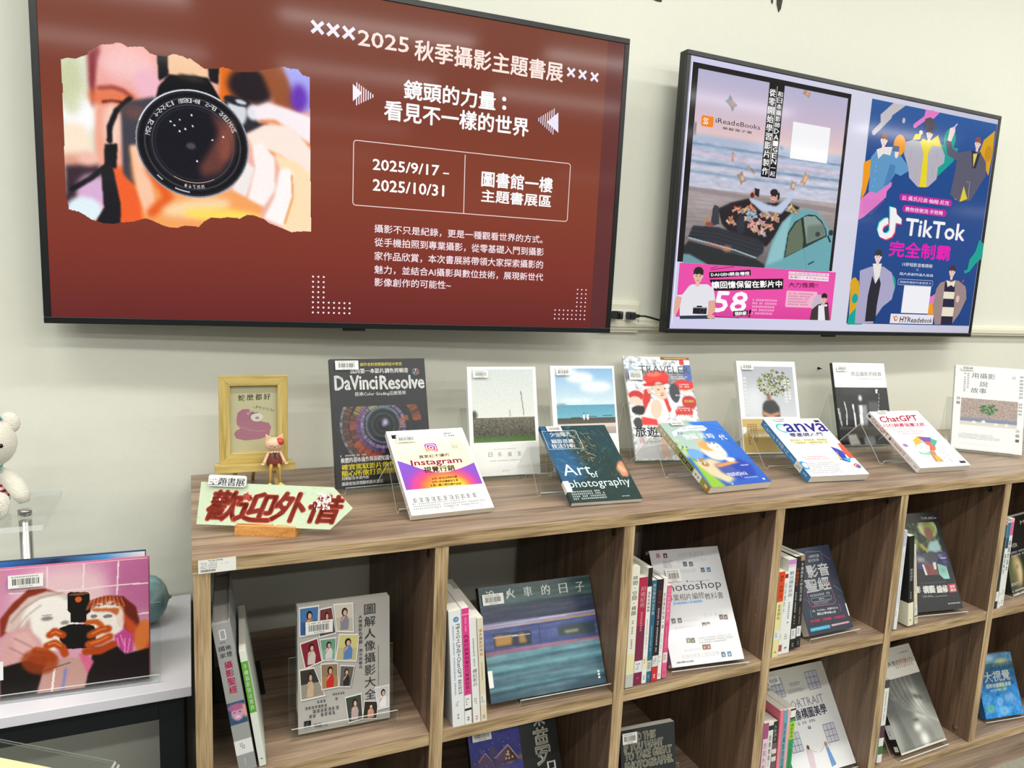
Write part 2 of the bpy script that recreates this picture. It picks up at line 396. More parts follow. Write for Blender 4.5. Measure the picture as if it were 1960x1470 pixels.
# faces: bottom top front back left right
fx = [0, 0, 1, 0, 0, 0]
def board(name, a, b, mats, bev=.0007):
    return MB().box((a[0], a[1], a[2]+S), (b[0], b[1], b[2]+S), mis=fx).build(name, mats, bc, bevel=bev)
board('top_board', (-.001, -.001, -TB), (XE, D, 0), [w_top, e_x])
dv_ = []
for k in range(NC+1):
    nm = 'side_panel' if k in (0, NC) else 'divider'
    dv_.append(board(nm, (k*PT, 0, Z2), (k*PT+T, D, -TB), [w_side, e_z]))
for k in range(NC): board('shelf', (k*PT+T, .001, Z1-T), ((k+1)*PT, D, Z1), [w_top, e_x])
board('bottom_board', (0, 0, Z2-T), (XE, D, Z2), [w_top, e_x])
board('plinth', (.003, .004, -S), (XE-.003, .022, Z2-T), [w_top, w_top])
fit = mat('dark_fitting', '4a4032', .4, .6); capm = mat('pale_plug', '94795f', .5)
for k in range(1, NC+1):
    for yy in (.036, D-.06):
        MB().lathe([(0, 0), (.0075, 0), (.0075, .0015), (.0045, .0015), (.004, .0005), (0, .0004)], n=16, X=Matrix.Translation((k*PT, yy, S-.0465)) @ Matrix.Rotation(-math.pi/2, 4, 'Y')).build('cam_fitting', fit, dv_[k])
    MB().lathe([(0, 0), (.008, 0), (.0078, .0012), (0, .0014)], n=16, X=Matrix.Translation((k*PT, .039, S-.704)) @ Matrix.Rotation(-math.pi/2, 4, 'Y')).build('plug_cap', mat('walnut_plug', '6b543f', .4), dv_[k])
    mb = MB()
    for r0 in (-.11, -.15, -.19, -.23, -.27, -.45, -.49, -.53, -.57, -.61):
        for yy in (.032, D-.05): mb.box((k*PT-.0005, yy-.0013, S+r0-.0013), (k*PT, yy+.0013, S+r0+.0013))
    mb.build('shelf_pin_plugs', capm, dv_[k])['kind'] = 'stuff'
lab = Art(52, 21); lab.rect(0, 0, 52, 21, 'f1f1ec').text('財產標籤', 14, 1.2, 34, 3.4, '222222', .02, 1)
for i in range(4): lab.scrib(3, 4.4+i*2.6, 12, 6.3+i*2.6, '333333', seed=i).scrib(14, 4.4+i*2.6, 26, 6.3+i*2.6, '333333', seed=i+9)
lab.scrib(32, 7, 44, 9, '333333').bars(3, 15.3, 24, 19, '222222', 4, 30)
lab.build('asset_sticker', vmat('matte_print', .55), bc, Matrix.Translation((.0075, -.0016, S-.0225)) @ Matrix.Rotation(-.01, 4, 'Y'))

# ================= wall screens =================
blk = mat('black_bezel', '141618', .32, bump=.03, bscale=300); blk2 = mat('black_casing', '1d1f20', .5)
def pose_m(P):
    x, y, z0, th, a, w_, h_, t = P
    W = Vector((math.cos(th), math.sin(th), 0)); N = Vector((-math.sin(th), math.cos(th), 0)); Zv = Vector((0, 0, 1))
    U = Zv*math.cos(a)+N*math.sin(a); B = N*math.cos(a)-Zv*math.sin(a)
    m = Matrix.Identity(4)
    for i in range(3): m[i][0] = W[i]; m[i][1] = B[i]; m[i][2] = U[i]
    m.translation = (x, y, z0+t*math.sin(a)+S); return m
def screen(name, P, label, art, bez, thick):
    x, y, z0, th, a, w_, h_, t = P; P = (x, y, z0, th, a, w_, h_, 0); m = pose_m(P)
    r = empty(name, mw=m, label=label, cat='television'); b = bez
    mb = MB()
    mb.prism([(0, 0), (w_, 0), (w_, h_), (0, h_)], .012, thick, 'y'); mb.build('casing', blk2, r, bevel=.002)
    fr = MB()
    for q0, q1 in (((0, 0), (w_, b)), ((0, h_-b), (w_, h_)), ((0, b), (b, h_-b)), ((w_-b, b), (w_, h_-b))):
        fr.box((q0[0], 0, q0[1]), (q1[0], .0125, q1[1]))
    fr.build('bezel', blk, r, bevel=.0012)
    MB().box((w_*.3, thick, h_*.3), (w_*.7, WY-y-.004-abs(math.sin(th))*w_*.55 if th < 0 else WY-y-.004-.0, h_*.7)).build('wall_mount', blk2, r)
    MB().box((w_*.46, .003, -.005), (w_*.5, .012, .0)).build('sensor_bump', blk, r)
    MB().box((b, .0022, b), (w_-b, .012, h_-b)).build('panel', mat('screen_black', '050506', .1), r)
    art.build('screen_image', vmat('screen_glow', .09, True), r, Matrix.Translation((0, .002, 0)))
    return r

# ---- left screen: announcement slide ----
A = Art(1143.8, 653.3, .012)
A.grad(12, 12, 1131.8, 641.3, [(0, '7c4434'), (.3, '7e3d2c'), (.55, '873f2a'), (.8, '803226'), (1, '6a2624')])
A.grad(1090, 12, 1131.8, 641.3, [(0, '6f3a35'), (1, '5c2a2c')])
ph = Ras(41.9,189.3, 464,465.4, 400, 'f2b4a4', .65)
ph.box = (ph.box[0], ph.box[1]-30, ph.box[2], ph.box[3]+6)
ph.X, ph.Y = np.meshgrid(np.linspace(ph.box[0], ph.box[2], ph.X.shape[1]), np.linspace(ph.box[1], ph.box[3], ph.X.shape[0]))
ph.p([(33.9,162.1),(86.7,154.1),(85.6,183),(90.3,281.6),(91.8,359.1),(70.1,394.3),(46,459.9),(22,455.6)], 'dfe4cf', 8)
ph.e(68.7,284.2, 28, 36, 'ffffff', 12).e(57,239, 18, 50, 'c9cc9a', 10, 0, .7).e(61.3,338.2, 24, 38, 'ffe9cf', 8).e(62.9,367.9, 30, 14, 'e0a088', 8)
ph.p([(85.2,180.1),(107.8,162.4),(124.1,159.9),(101.5,189.4),(95.2,257.4),(89.2,275.9),(85.2,235.3)], '8a3036', 5)
ph.p([(102.4,163.2),(140.9,145.8),(191.8,167.5),(196.3,220.7),(185.7,246.1),(143.2,257.4),(93.4,269.5),(96.6,216.2),(104.5,180.2)], 'f3aca4', 5)
ph.e(147.8,194.5, 45, 26, 'f9c9c8', 14).e(121.2,254.2, 40, 16, 'e8703c', 8, 0, .8).e(177.8,223.1, 22, 26, 'f4bccb', 8)
ph.l([(99.9,239.2),(121.8,234.9),(138.2,238.7),(151.8,248.9)], 7, 'a8423a', 3).l([(105.9,261.4),(121.1,257.8),(134.8,259)], 5, '6e2018', 2)
ph.p([(93.3,272.4),(134.7,264.4),(132,355.1),(106.1,385),(91.8,359.1)], 'f4a890', 5).p([(106.6,369.8),(162.8,367.5),(174.5,472.8),(103.1,477.5)], 'f3622a', 7).e(119.7,302.1, 14, 40, 'fbd3c0', 8)
ph.p([(43.8,375.7),(95.6,367.8),(97.2,404.1),(63.9,416),(57.1,453),(41.2,445.1)], '3b2630', 5).e(85.7,417.2, 26, 30, 'dcb0d6', 7).e(70.9,449, 28, 22, 'e4f3fa', 5).e(79.5,360.3, 16, 12, 'f6c0b0', 6)
ph.l([(147.6,251.5),(126.1,274.4),(114.8,302.6),(114,326.7)], 9, '15141a', 1.5).p([(105.5,333.6),(126.6,329.9),(123.1,374.3),(104.8,373)], '121116', 1).l([(112.2,366.2),(83.8,393.1),(53.1,415.4)], 9, '17151b', 1.5)
ph.p([(98.2,372.1),(117.6,371.8),(128.3,435.4),(127,479),(80.7,482.1),(101.4,443.6)], '17161c', 1.5)
ph.p([(296.4,170.6),(349.5,169.4),(343,226.4),(324.1,279),(295.7,232.3)], 'e8701a', 5).e(352.4,203.3, 42, 34, '241a20', 8).p([(365,167.2),(407.3,155),(444.4,213.7),(438,240.3),(393.1,232.9),(383.6,208.7)], '9a5432', 6)
ph.p([(405.1,152.2),(470.2,159),(470.8,249.4),(434.7,224.6)], 'a9a8f2', 6).e(437.9,214.5, 16, 26, '6a35b8', 8)
ph.p([(211.8,161.6),(277,176.4),(276.7,200.9),(212.4,203.5)], 'f7cba4', 3).p([(193.3,164.4),(210.3,163.4),(211.5,203.6),(195.5,214.8)], '100f12', 1).p([(277,176.4),(296.7,175.2),(294.5,207.8),(279.6,203.6)], '100f12', 1)
ph.p([(303.3,231.4),(349.1,238.2),(383.5,266),(342.6,289.7),(308.8,280.8)], '2c2c36', 3).e(325.9,253.6, 18, 26, 'd9dbe2', 4).e(327.6,233, 24, 8, '202026', 1, 10).e(333.7,233.9, 10, 4, 'd0d4dc', 1, 10).e(355.3,250.1, 12, 14, 'e8e8ee', 3)
ph.p([(148.9,254.3),(188.6,242.7),(185.4,380.9),(150.5,399.5),(134,382.5),(132.8,270.6)], '42414a', 4).e(156.7,273.7, 20, 12, '6a4a48', 8)
ph.p([(146.2,332.4),(160.9,329.4),(171.5,360.5),(199.5,398.4),(249.5,418),(320.1,394.6),(348.2,408.6),(373.6,419.7),(354.2,464.1),(218.4,482.7),(165.7,476.5),(161.2,429.7),(148.1,384.3)], 'f9a560', 5)
ph.p([(146.2,332.4),(159.5,329.5),(176.9,375.5),(184.3,427.9),(169.2,454.2),(156,408.3)], 'fcc9a8', 4).l([(177,369.3),(199.4,404.7),(207.9,416.6),(178,447.2)], 16, 'ea5f20', 6).e(255.3,432, 60, 16, 'fcd9a8', 8, -12).e(301,443.1, 70, 12, 'ffdf62', 7)
ph.p([(355.3,240.6),(380.4,228.7),(418.6,236.2),(470.8,249.4),(471.2,298.7),(421.9,281),(393,264.9),(361.5,265.3)], 'fbf0f4', 3).l([(367.7,264.6),(393,261.7),(421.9,277.8),(464.6,305.9)], 6, 'f08848', 3)
ph.p([(342.6,291.3),(374,270.9),(418.7,265.2),(438.2,279.2),(471.4,321.8),(471.8,381.9),(432,371.9),(405.8,334.8),(355,313.9)], 'feeade', 3).l([(355,317.2),(380.2,317.8),(405.8,328.2),(425.4,355.9),(465.1,375.7)], 7, 'f09058', 4)
ph.p([(393,319.8),(438.4,334.9),(471.7,361.8),(472.5,470),(405.9,470.8),(418.9,392.9)], 'ffe2b8', 4).p([(351.9,311.1),(370.8,302),(393,329.5),(394.5,388.3),(373.6,421.4),(345,408.8),(357.9,349.1)], 'fff5f2', 3)
ph.p([(402.6,349.8),(418.8,345),(429.3,358.9),(425.5,399.1),(409.2,457.1),(373.5,442.9),(392.9,401.7)], 'fff8f6', 3).l([(425.4,359.2),(427.1,398.9),(412.4,450.2)], 4, 'f0a868', 2).p([(336.1,335.1),(357.9,352.4),(341.9,405.8),(316.9,394.8)], 'f4ece8', 3)
ph.p([(212.4,201.1),(276.7,197.8),(297.2,232.2),(302.8,275.2),(179,289.3),(194.8,223.9)], '0b0a0e', 1.5).p([(229.8,198.1),(256,197.6),(279.6,206.7),(252.9,210.2),(223.9,205)], '2c2422', 3)
LX, LY = 251.1,318.4
for q, cl, so in [(a*.865, b, c) for a, b, c in ((111, '9a9ca4', .6), (108.5, '2a2a30', .6), (105, '0e0e12', 1), (95, '3a3a42', 1), (92, '101016', 1), (84, '24242c', 1), (80, '1a1a24', 2), (73, '12121c', 3))]: ph.e(LX, LY, q, q, cl, so)
ph.p([(281.8,258.9),(308.9,271.3),(320.7,323.8),(298.8,364.3),(265.2,376.9),(259.4,358.4),(277.9,328.2),(293.5,295.1)], '77423a', 8, .85).e(308.6,306, 12, 40, '8a4c3c', 8, 10).e(246.6,322, 8, 6, '4a4a50', 2)
for q in [(248.7,267.4),(228.6,277.5),(249.9,286.2),(237.4,292.8),(219.3,288.4),(301.9,300.1),(283.6,307.8),(227.9,297.6),(256.6,347.9),(213.6,282.3)]: ph.e(q[0], q[1], 1.6, 1.6, 'dfe8f0', .4)
mk = ph.inside([(43.6,199.1),(53.5,194.5),(66.6,194.3),(84.3,184.6),(87.1,179.3),(105,165.7),(124,162),(131,156.9),(140.5,160.4),(145.9,163.7),(157,161.4),(170.9,159.4),(181.9,169),(191.7,171.1),(210.2,169.9),(220.3,164.3),(236.1,166.5),(241.9,169.3),(247.7,168.4),(256.4,173.9),(271,182.7),(294.8,179.4),(301.5,175.5),(315.9,177.8),(326.5,180.3),(343.3,178.9),(355.7,176.3),(368.1,172.4),(393.1,164.9),(408.9,159.5),(421.7,161.9),(434.5,160.7),(444.2,170.5),(457.8,172.5),(462.3,463.1),(438.9,464.6),(425.6,466.9),(412.5,462),(392.9,455.5),(383.1,452.2),(373.5,444.9),(354.3,439.3),(344.8,439),(330.6,447.6),(310.2,446.1),(294.7,449.8),(279.3,449.5),(267,457.5),(257.7,467.9),(236.6,467),(227.6,469.2),(218.6,474.3),(198,469.6),(183.5,463.3),(174.8,459.5),(166.2,459.1),(148.7,465.7),(128.7,468.9),(111.7,472.9),(100.5,472.1),(92.2,469.6),(81.3,466.6),(70.5,458.8),(62.5,454.5),(46.3,451.4),(44.2,435.8),(42,423.9),(44.1,246.4)])
ph.mask = mk; ph.noise(3, 0, seed=3); A.pic(ph)
A.ring(LX, LY, 94.5, 1.8, '8c8e96').ring(LX, LY, 91.5, .9, '30323a').ring(LX, LY, 81, 1.0, '4a4c56').ring(LX, LY, 69, .8, '565862').ring(LX, LY, 64, .6, '34363e').ring(LX, LY, 94.5, 2.2, 'd8dae2', 200, 300).ring(LX, LY, 69, 1.2, 'c8a090', 60, 120).ring(LX, LY, 87, 2.4, 'b8bac4', 95, 112).ring(LX, LY, 86, 2.4, 'a8aab4', 128, 136)
# mirrored engraving round the lens
def arc_text(A, s, cx, cy, r, a0, a1, hh, col):
    n = len(s)
    for i, ch in enumerate(s):
        if ch == ' ': continue
        t = math.radians(a0+(a1-a0)*i/(n-1)); x, y = cx+r*math.sin(t), cy-r*math.cos(t); wd = hh*(.32 if ch in 'I1:.-' else .75)
        h2 = hh*(.25 if ch in '.-' else 1)
        A.text(ch, x+wd/2, y-h2/2, x-wd/2, y+h2/2, col, .02, 1, rot=math.degrees(t)+(.001))
arc_text(A, 'ZOOM LENS  EF-S  18-135mm  1:3.5-5.6  IS STM', LX, LY, 76.5, 66, -81, 8, 'c9c9c9')
arc_text(A, 'Φ67mm', LX, LY, -76.5, 11, -11, 6.5, 'c0c0c0')
Wt = 'ffffff'; Pk = 'ffe9e0'
for q in [(471.2,81),(500.3,81.6),(529.9,82.1),(1005.2,89.3),(1032.8,90.3),(1062,91.5)]:
    big = 10.5 if q[0] < 700 else 8.5
    for sx in (1, -1): A.line([(q[0]-big*sx, q[1]-big), (q[0]+big*sx, q[1]+big)], big*.62, 'f0ecff')
A.text('2025', 547.9,73.2, 647.7,101.3, Pk, .03).text('秋季攝影主題書展', 660.1,73.6, 985.7,112.6, Pk, .028)
A.text('鏡頭的力量', 640.5,152.9, 834.8,188.9, Wt, .032).ell(854.1,163.5, 4.6, 4.6, Wt).ell(855,180.8, 4.6, 4.6, Wt)
A.text('看見不一樣的世界', 601.9,196.7, 912.5,233.9, Wt, .032)
A.poly([(539,174.6),(539.5,206.8),(557.4,189.4)], 'fff4ff'); A.poly([(980.2,175.8),(982.8,217.8),(954.1,198.6)], 'eeeaff')
for i in range(8):
    X0, Y0 = 546.8,170.7; A.line([(X0+i*4.5, Y0+i*2.6), (X0+i*4.5, Y0+43-i*2.6)], 2, 'fff4ff')
    X0, Y0 = 970.1,168.7; A.line([(X0-i*5, Y0+i*3.3), (X0-i*5, Y0+54-i*3.3)], 2, 'eeeaff')
A.rrect(542.3,279.9, 1016.4,405.2, 6, 'f6e6e2', 1.5); A.line([(773,285.1),(774.4,405.1)], 1.6, 'f6e6e2')
A.text('2025/9/17', 581.1,312, 717.8,332.9, Wt, .035).line([(726.6,326.8),(739.5,326.6)], 2.6, Wt).text('2025/10/31', 581.9,351.3, 729.8,373.5, Wt, .035)
A.text('圖書館一樓', 811.6,314.3, 975.7,345.7, Wt, .03).text('主題書展區', 812.5,351.9, 974.3,377.6, Wt, .03)
for s_, a_, b_, c_, d_ in (('攝影不只是紀錄，更是一種觀看世界的方式。', 586.7,440, 959.2,456.9), ('從手機拍照到專業攝影，從零基礎入門到攝影', 587.3,466.8, 963.6,484.5),
        ('家作品欣賞，本次書展將帶領大家探索攝影的', 587.8,494.5, 963.4,512.4), ('魅力，並結合AI攝影與數位技術，展現新世代', 588.4,522.3, 965.1,539.6), ('影像創作的可能性~', 588.9,548.1, 751.9,564.9)):
    A.text(s_, a_, b_, c_, d_, 'fbeaf0', .012)
(dx0, dy0), (dx1, dy1) = [(466.2,550.7),(538.9,622.1)]
for i in range(8):
    for j in range(8):
        if i < 3 or j > 4: A.ell(dx0+(dx1-dx0)*i/7, dy0+(dy1-dy0)*j/7, 2, 2, 'ffeef0', n=8)
(dx0, dy0), (dx1, dy1) = [(999,554.9),(1073.7,622.3)]
for i in range(8):
    for j in range(8):
        if i > 4 or j > 4: A.ell(dx0+(dx1-dx0)*i/7, dy0+(dy1-dy0)*j/7, 1.7, 1.7, 'ffe8f0', n=8)
screen('television', (-0.2367,0.4221,0.3094,-0.0488,-0.0102,1.1438,0.6533,0.0300), 'left wall-mounted television showing a red-brown autumn book fair slide', A, .012, .03)

# ---- right screen: two posters ----
B_ = Art(1182.7, 672.7, .012)
B_.grad(12, 12, 1170.7, 660.7, [(0, 'cfcdec'), (.5, 'd3d3e4'), (1, 'c3c1d6')], False)
X0, Y0, X1, Y1 = 19.1,25.2, 550.6,493.1
XI, YI, XJ, YJ = 36.7,37.7, 547.7,492.7
YB = 645.

B_.rect(X0-5, Y0, X0-3.5, YB, '8a88b8').rect(X0-3, Y0, X0, YB, 'f4f2ff')
_p = [(548.1,26.1)]; X1 = _p[0][0]
B_.rect(X0, Y0, X1, YB-150, '1c1618')
bx0, by0 = XI, YI; bx1 = [(537,37.5)][0][0]; by1 = [(273.4,497.2)][0][1]
sk = Ras(bx0, by0, bx1, by1, 330, 'b8b6cc', .5)
yh = [(152.6,179.6)][0][1]; ys = [(249.9,312.5)][0][1]
sk.vg(by0, by0+(yh-by0)*.5, 'b5b2cf', 'c6b6cc').vg(by0+(yh-by0)*.5, yh, 'c6b6cc', 'e0c2c2').vg(yh, yh+12, 'e0c2c2', 'b4b8cc').vg(yh+12, ys, 'acb8d0', 'c4c4d4').vg(ys, by1, 'b0a4a4', '6a6462')
for yy, cl, wd in ((yh+30, '6d8ba6', 4), (yh+52, 'cdbfd0', 9), (yh+72, '7e97b0', 7), (yh+84, 'd4ccd8', 5), (yh+96, '8ca2ba', 6)): sk.l([(bx0, yy), (bx0+200, yy+2), (bx1, yy+1)], wd, cl, 3)
sk.noise(5, 1, 12, ((sk.Y > yh+20) & (sk.Y < ys)), seed=5); sk.noise(5, 1.5, 30, (sk.Y > ys), seed=6); sk.p([(bx0, ys), (bx1, ys+12), (bx1, ys+26), (bx0, ys+10)], '94888a', 4)
# convertible and the man in it
sk.p([(24.2,466.2),(50.1,442),(270.7,476),(304.4,490.3),(306.5,506.3),(29.5,518.8)], '2b2d30', 2).p([(25.2,476.1),(53.5,474.6),(114,497),(115.9,514.9),(29.5,518.8)], '6f9aa2', 3)
sk.p([(131.2,358.2),(171.9,339.7),(227.5,324.8),(239.2,336.7),(357.4,324.3),(406.2,333.6),(350,375.3),(326.4,414.2),(301.7,442.4),(181.3,418.4),(148.5,395)], '241f24', 2)
sk.p([(299.4,506.7),(320.8,425.2),(346.7,378.2),(379,349.1),(428.7,335),(471.1,341.5),(514.5,374.4),(547.6,411.1),(562.5,506.2),(300.8,517.4)], '6ba6ae', 2).p([(307.9,490.1),(322.2,435.8),(350.7,380.6),(379.4,351.8),(371.6,400.5),(363.1,471.2)], '8fc0c6', 6)
sk.p([(366.4,468.9),(372.3,400.5),(393.1,370.8),(434.6,349.7),(464.5,348.5),(489.5,362.5),(508.9,383.1),(514.9,402.1),(441.5,435.5)], '24342f', 1.2).p([(370.9,464),(376.3,402.9),(397.3,374.6),(413.4,362.6),(430.4,418.4),(429,440.4)], '64705c', 1.5).p([(421.6,358),(435.1,353.4),(463.6,352.4),(487,365.9),(503.5,383.5),(509.8,399.1),(442.7,425.9)], '8a9a94', 1.5)
sk.p([(439,379.7),(498.4,370.1),(509.8,399.1),(442.7,425.9)], '6c7c70', 6).l([(435.7,440),(452.8,499.8)], 1.2, '4f8088', .5).e(479.7,398.8, 9, 7, '3a4240', 1).l([(457.5,480.1),(475.4,472.3)], 4, '26383a', 1).e(528,391.5, 9, 8, '27363c', 1).l([(518.7,401.8),(528.6,415.1)], 6, '1f2a2e', 1)
sk.p([(46.2,434.7),(58.9,405.1),(136.3,403.5),(180.3,410.7),(274.8,425.4),(295.7,437.4),(293.2,458.8),(270.5,474.7),(200.2,464),(114.8,445.7)], '33363d', 2)
for k in range(4): sk.l([(53.3,411.7),(134.2,413.8),(286.9,437.9)] if k == 0 else ([(51.2,421.9),(135.3,423.9),(288.3,448.5)] if k == 1 else ([(48.8,429.6),(136.3,432.8),(286.1,459.2)] if k == 2 else [(62.2,406.1),(136.7,407.3),(289.7,432.4)])), 1.6, '24262b', .6)
sk.l([(47.8,435.1),(114.7,444.4),(199.4,457.5),(270.3,472.8)], 3.4, 'a6b4bc', .8).l([(105,445),(162.1,455.2)], 3, 'c4552a', .8).e(172.2,455.1, 14, 8, 'e0a070', 5, 0, .6)
sk.p([(115,359.5),(120.3,349),(133.8,352.9),(140.3,395.5),(113.3,402.5)], '3a3c46', 1.5).l([(113.2,372.2),(92.9,393.9)], 5, 'b88058', 1).e(107.9,397.9, 12, 5, '9c4a3c', 1.5).p([(194.3,386.5),(205.2,365.1),(219.6,371.8),(224.4,410.3),(201.3,417.1)], '2c2e3a', 1.5)
for i, (cx, cy, cl) in enumerate(zip(*[iter([193.7,353.2, 'b0583c', 177,382.7, 'c07850', 220.8,353.6, 'd0a070', 240.5,346.9, 'b86a3c', 233.2,370.8, '8fb4c8', 245.9,362, '7ca0c0', 283.7,359.1, 'b07048', 308.5,359.8, 'a86038', 290,353.4, 'd09868', 245.7,388, 'd08890', 276,380.6, 'c8a0a8', 282.5,403.8, 'd8a090', 305.3,389.1, 'c08078', 260.7,397.4, 'e0b0a0', 370,336.5, 'd8b070', 385.2,340.6, '7c8a50', 323.3,364, 'c8a080'])]*3)):
    for dx, dy, f_ in ((0, 0, 1), (9, 7, .7), (-10, 5, .6)):
        c_, s_ = math.cos(i*1.3+dx), math.sin(i*1.3+dx); rx, ry = 13*f_, 8*f_
        sk.p([(cx+dx+x*c_-y*s_, cy+dy+(x*s_+y*c_)*.8) for x, y in ((-rx, -ry), (0, -ry*.6), (rx, -ry*1.1), (rx*.8, 0), (rx, ry), (-.1*rx, ry*.7), (-rx, ry), (-rx*.8, 0))], cl if f_ == 1 else ('a87858', 'c8a088', '8c94a0')[i % 3], 1)
        sk.l([(cx+dx-rx*.5*c_, cy+dy-rx*.5*s_), (cx+dx+rx*.5*c_, cy+dy+rx*.5*s_)], 2, ('f0dcc8', '6c4434', 'e4e8ec')[(i+int(dx)) % 3], 1, .7)
sk.p([(228.8,322.1),(298.3,335.7),(323.1,336.3),(355.9,313.8),(367.7,294.3),(381.4,301),(368.5,326),(343.5,354.5),(272.5,353.5),(238.9,334.1)], 'bcc8e0', 2).p([(229.6,314.3),(244.9,300.1),(260.2,311.6),(237.6,323.9)], 'c88c78', 2).e(238.4,316.1, 7, 7, '5a2a2c', 1).p([(244.6,297.6),(260.3,298.7),(261.2,319.3),(246.9,315.4)], '26242a', 1.5)
sk.e(310.3,315.1, 11, 14, 'dba48e', 1).e(310.9,303.3, 13.5, 9.5, '2a1e1e', 1).e(326.9,311.1, 4, 10, '2a1e1e', 1).e(309.9,322.5, 5, 4.5, '8a3c38', .6).e(309.7,321.2, 4, 1.4, 'f4f0ee', .4).l([(298.8,313.5),(305.9,313.4)], 1.2, '30201e', .3).l([(314.6,312.6),(320,313.2)], 1.2, '30201e', .3)
for cx, cy, rx, ry, an, cl, c2 in ((145,103, 17, 11, 40, '7a8492', 'b08060'), (388.1,46.2, 13, 7, 20, 'b88870', 'd8a880'), (164.5,229, 4.5, 13, 0, 'c08878', 'e0b0a0'), (226.9,254.2, 17, 4.5, 28, 'b0988c', '8a8070'), (198.2,277, 15, 11, 55, 'a88c80', 'c8b898'), (412.3,258.9, 10, 19, 25, 'c09880', 'e0b890'), (372.7,279.9, 9, 13, 10, 'a89080', 'd8c0a0'), (321.9,190.5, 6, 5, 30, '6c98b0', '8fb8c8'), (41.6,174.9, 4, 18, 0, '9a8c94', '8a7c88')):
    c_, s_ = math.cos(math.radians(an)), math.sin(math.radians(an)); q = [(cx+x*c_-y*s_, cy+x*s_+y*c_) for x, y in ((-rx, -ry), (0, -ry*.7), (rx, -ry), (rx*.8, 0), (rx, ry), (0, ry*.75), (-rx, ry), (-rx*.85, 0))]
    sk.p(q, cl, .8); sk.e(cx+rx*.2, cy, rx*.45, ry*.5, c2, 1.2, an)
B_.pic(sk)
# the black title strips and the mark
vx0, vy0, vx1, vy1 = 258.6,32.2, 262.2,268.5; SX0 = [(261.3,150.2)][0][0]
q0 = [(259.1,41.3),(313.4,38),(317.5,267.5),(261.3,268.6)]
B_.rect(q0[3][0]-1, YI-4, q0[1][0]-2, q0[2][1], '14100f'); xa, xb = q0[3][0]-1, q0[1][0]-2; xm = xa+(xb-xa)*.52
B_.line([(xm, YI+5), (xm, q0[2][1])], 1.3, 'f0e8e8')
B_.vtext('從零開始學習影片製作', xa+3, YI+12, xm-3, q0[2][1]-4, Wt, .03).vtext('和日本攝影師DAIGEN一起', xm+4, YI+15, xb-4, q0[2][1]-3, Wt, .02)
ox0, oy0, ox1, oy1 = 57.8,142, 94.6,167.2; B_.rrect(ox0, oy0, ox1, oy1, 4, 'ef8420').text('S', ox0+6, oy0+5, ox0+14, oy1-5, 'fff4ea', .05, 1).text('S', ox0+13, oy0+6, ox0+21, oy1-5, 'fff4ea', .05, 1)
B_.text('iRead', 101.1,142.7, 160.6,154.5, '1c1a22', .0).text('eBooks', 165.3,143.2, 243.4,154.3, '1c1a22', .0).text('華藝電子書', 123.8,161.4, 218.5,167.6, '2c2a32', .01)
B_.rect(351.9,120.5, 484.8,212, 'f3f3f6')
# pink band
px0, py0, px1, py1 = 27.4,497.4, 564.1,631
B_.rect(px0, py0, px1, py1, 'ea4fa8').grad(px0, py0+(py1-py0)*.6, px1, py1, ['ea4fa8', 'dc4098'])
B_.line([(124.9,507.3),(147.9,500)], 1.2, '3a1020').line([(125.3,510.6),(200.9,498.5)], 1.4, '3a1020').line([(151.8,628.1),(234,630.8)], 1.4, '3a1020')
B_.poly([(121.4,516.7),(256.1,504.6),(258.6,519.2),(123.6,531.1)], '16100f').tq('DAIGEN親自傳授', [(126.8,518),(252.2,509.3),(129.2,527.3)], Wt, .03)
B_.poly([(124,534.8),(372.3,522.5),(374.7,550.4),(142.7,562.7)], '16100f').tq('讓回憶保留在影片中', [(131.2,539.7),(367.2,527.7),(134.5,557.3)], Wt, .035)
B_.text('58', 146.2,563.7, 253.1,615.5, 'fdf6fa', .05, 2, shear=.18).poly([(211.1,613),(259.5,610),(260.5,624),(212.8,626.6)], '16100f').tq('個訣竅', [(215.5,614.7),(255.5,612.2),(217.4,624.9)], Wt, .03).text('!', 263.5,608.2, 271.4,626.5, '2a1018', .05, shear=.1)
B_.scrib(273,577.7, 376.3,621.7, 'f6c4de', 5, seed=4)
B_.poly([(388.7,502.6),(538.2,502.2),(538.5,509.5),(389.7,509.7)], 'f8e4ee').tq('日本超受歡迎創作者', [(392.6,504.1),(534.5,504),(393.2,507.9)], '5a2038').poly([(390,511.6),(538,511.2),(539.1,523.6),(390.8,522.9)], 'f8e4ee').tq('高澤けーすけ(Keisuke)', [(393.3,514),(534.4,513.6),(394.3,521.6)], '2a1820')
B_.tq('大力推薦!!', [(392.7,531),(500.9,529.1),(393.9,544.8)], '3a1424', .01).rrect(388.4,553.5, 501.9,597.8, 4, 'f2b4cc').scrib(397.1,557.4, 493.5,593.8, 'c0648c', 5, seed=2)
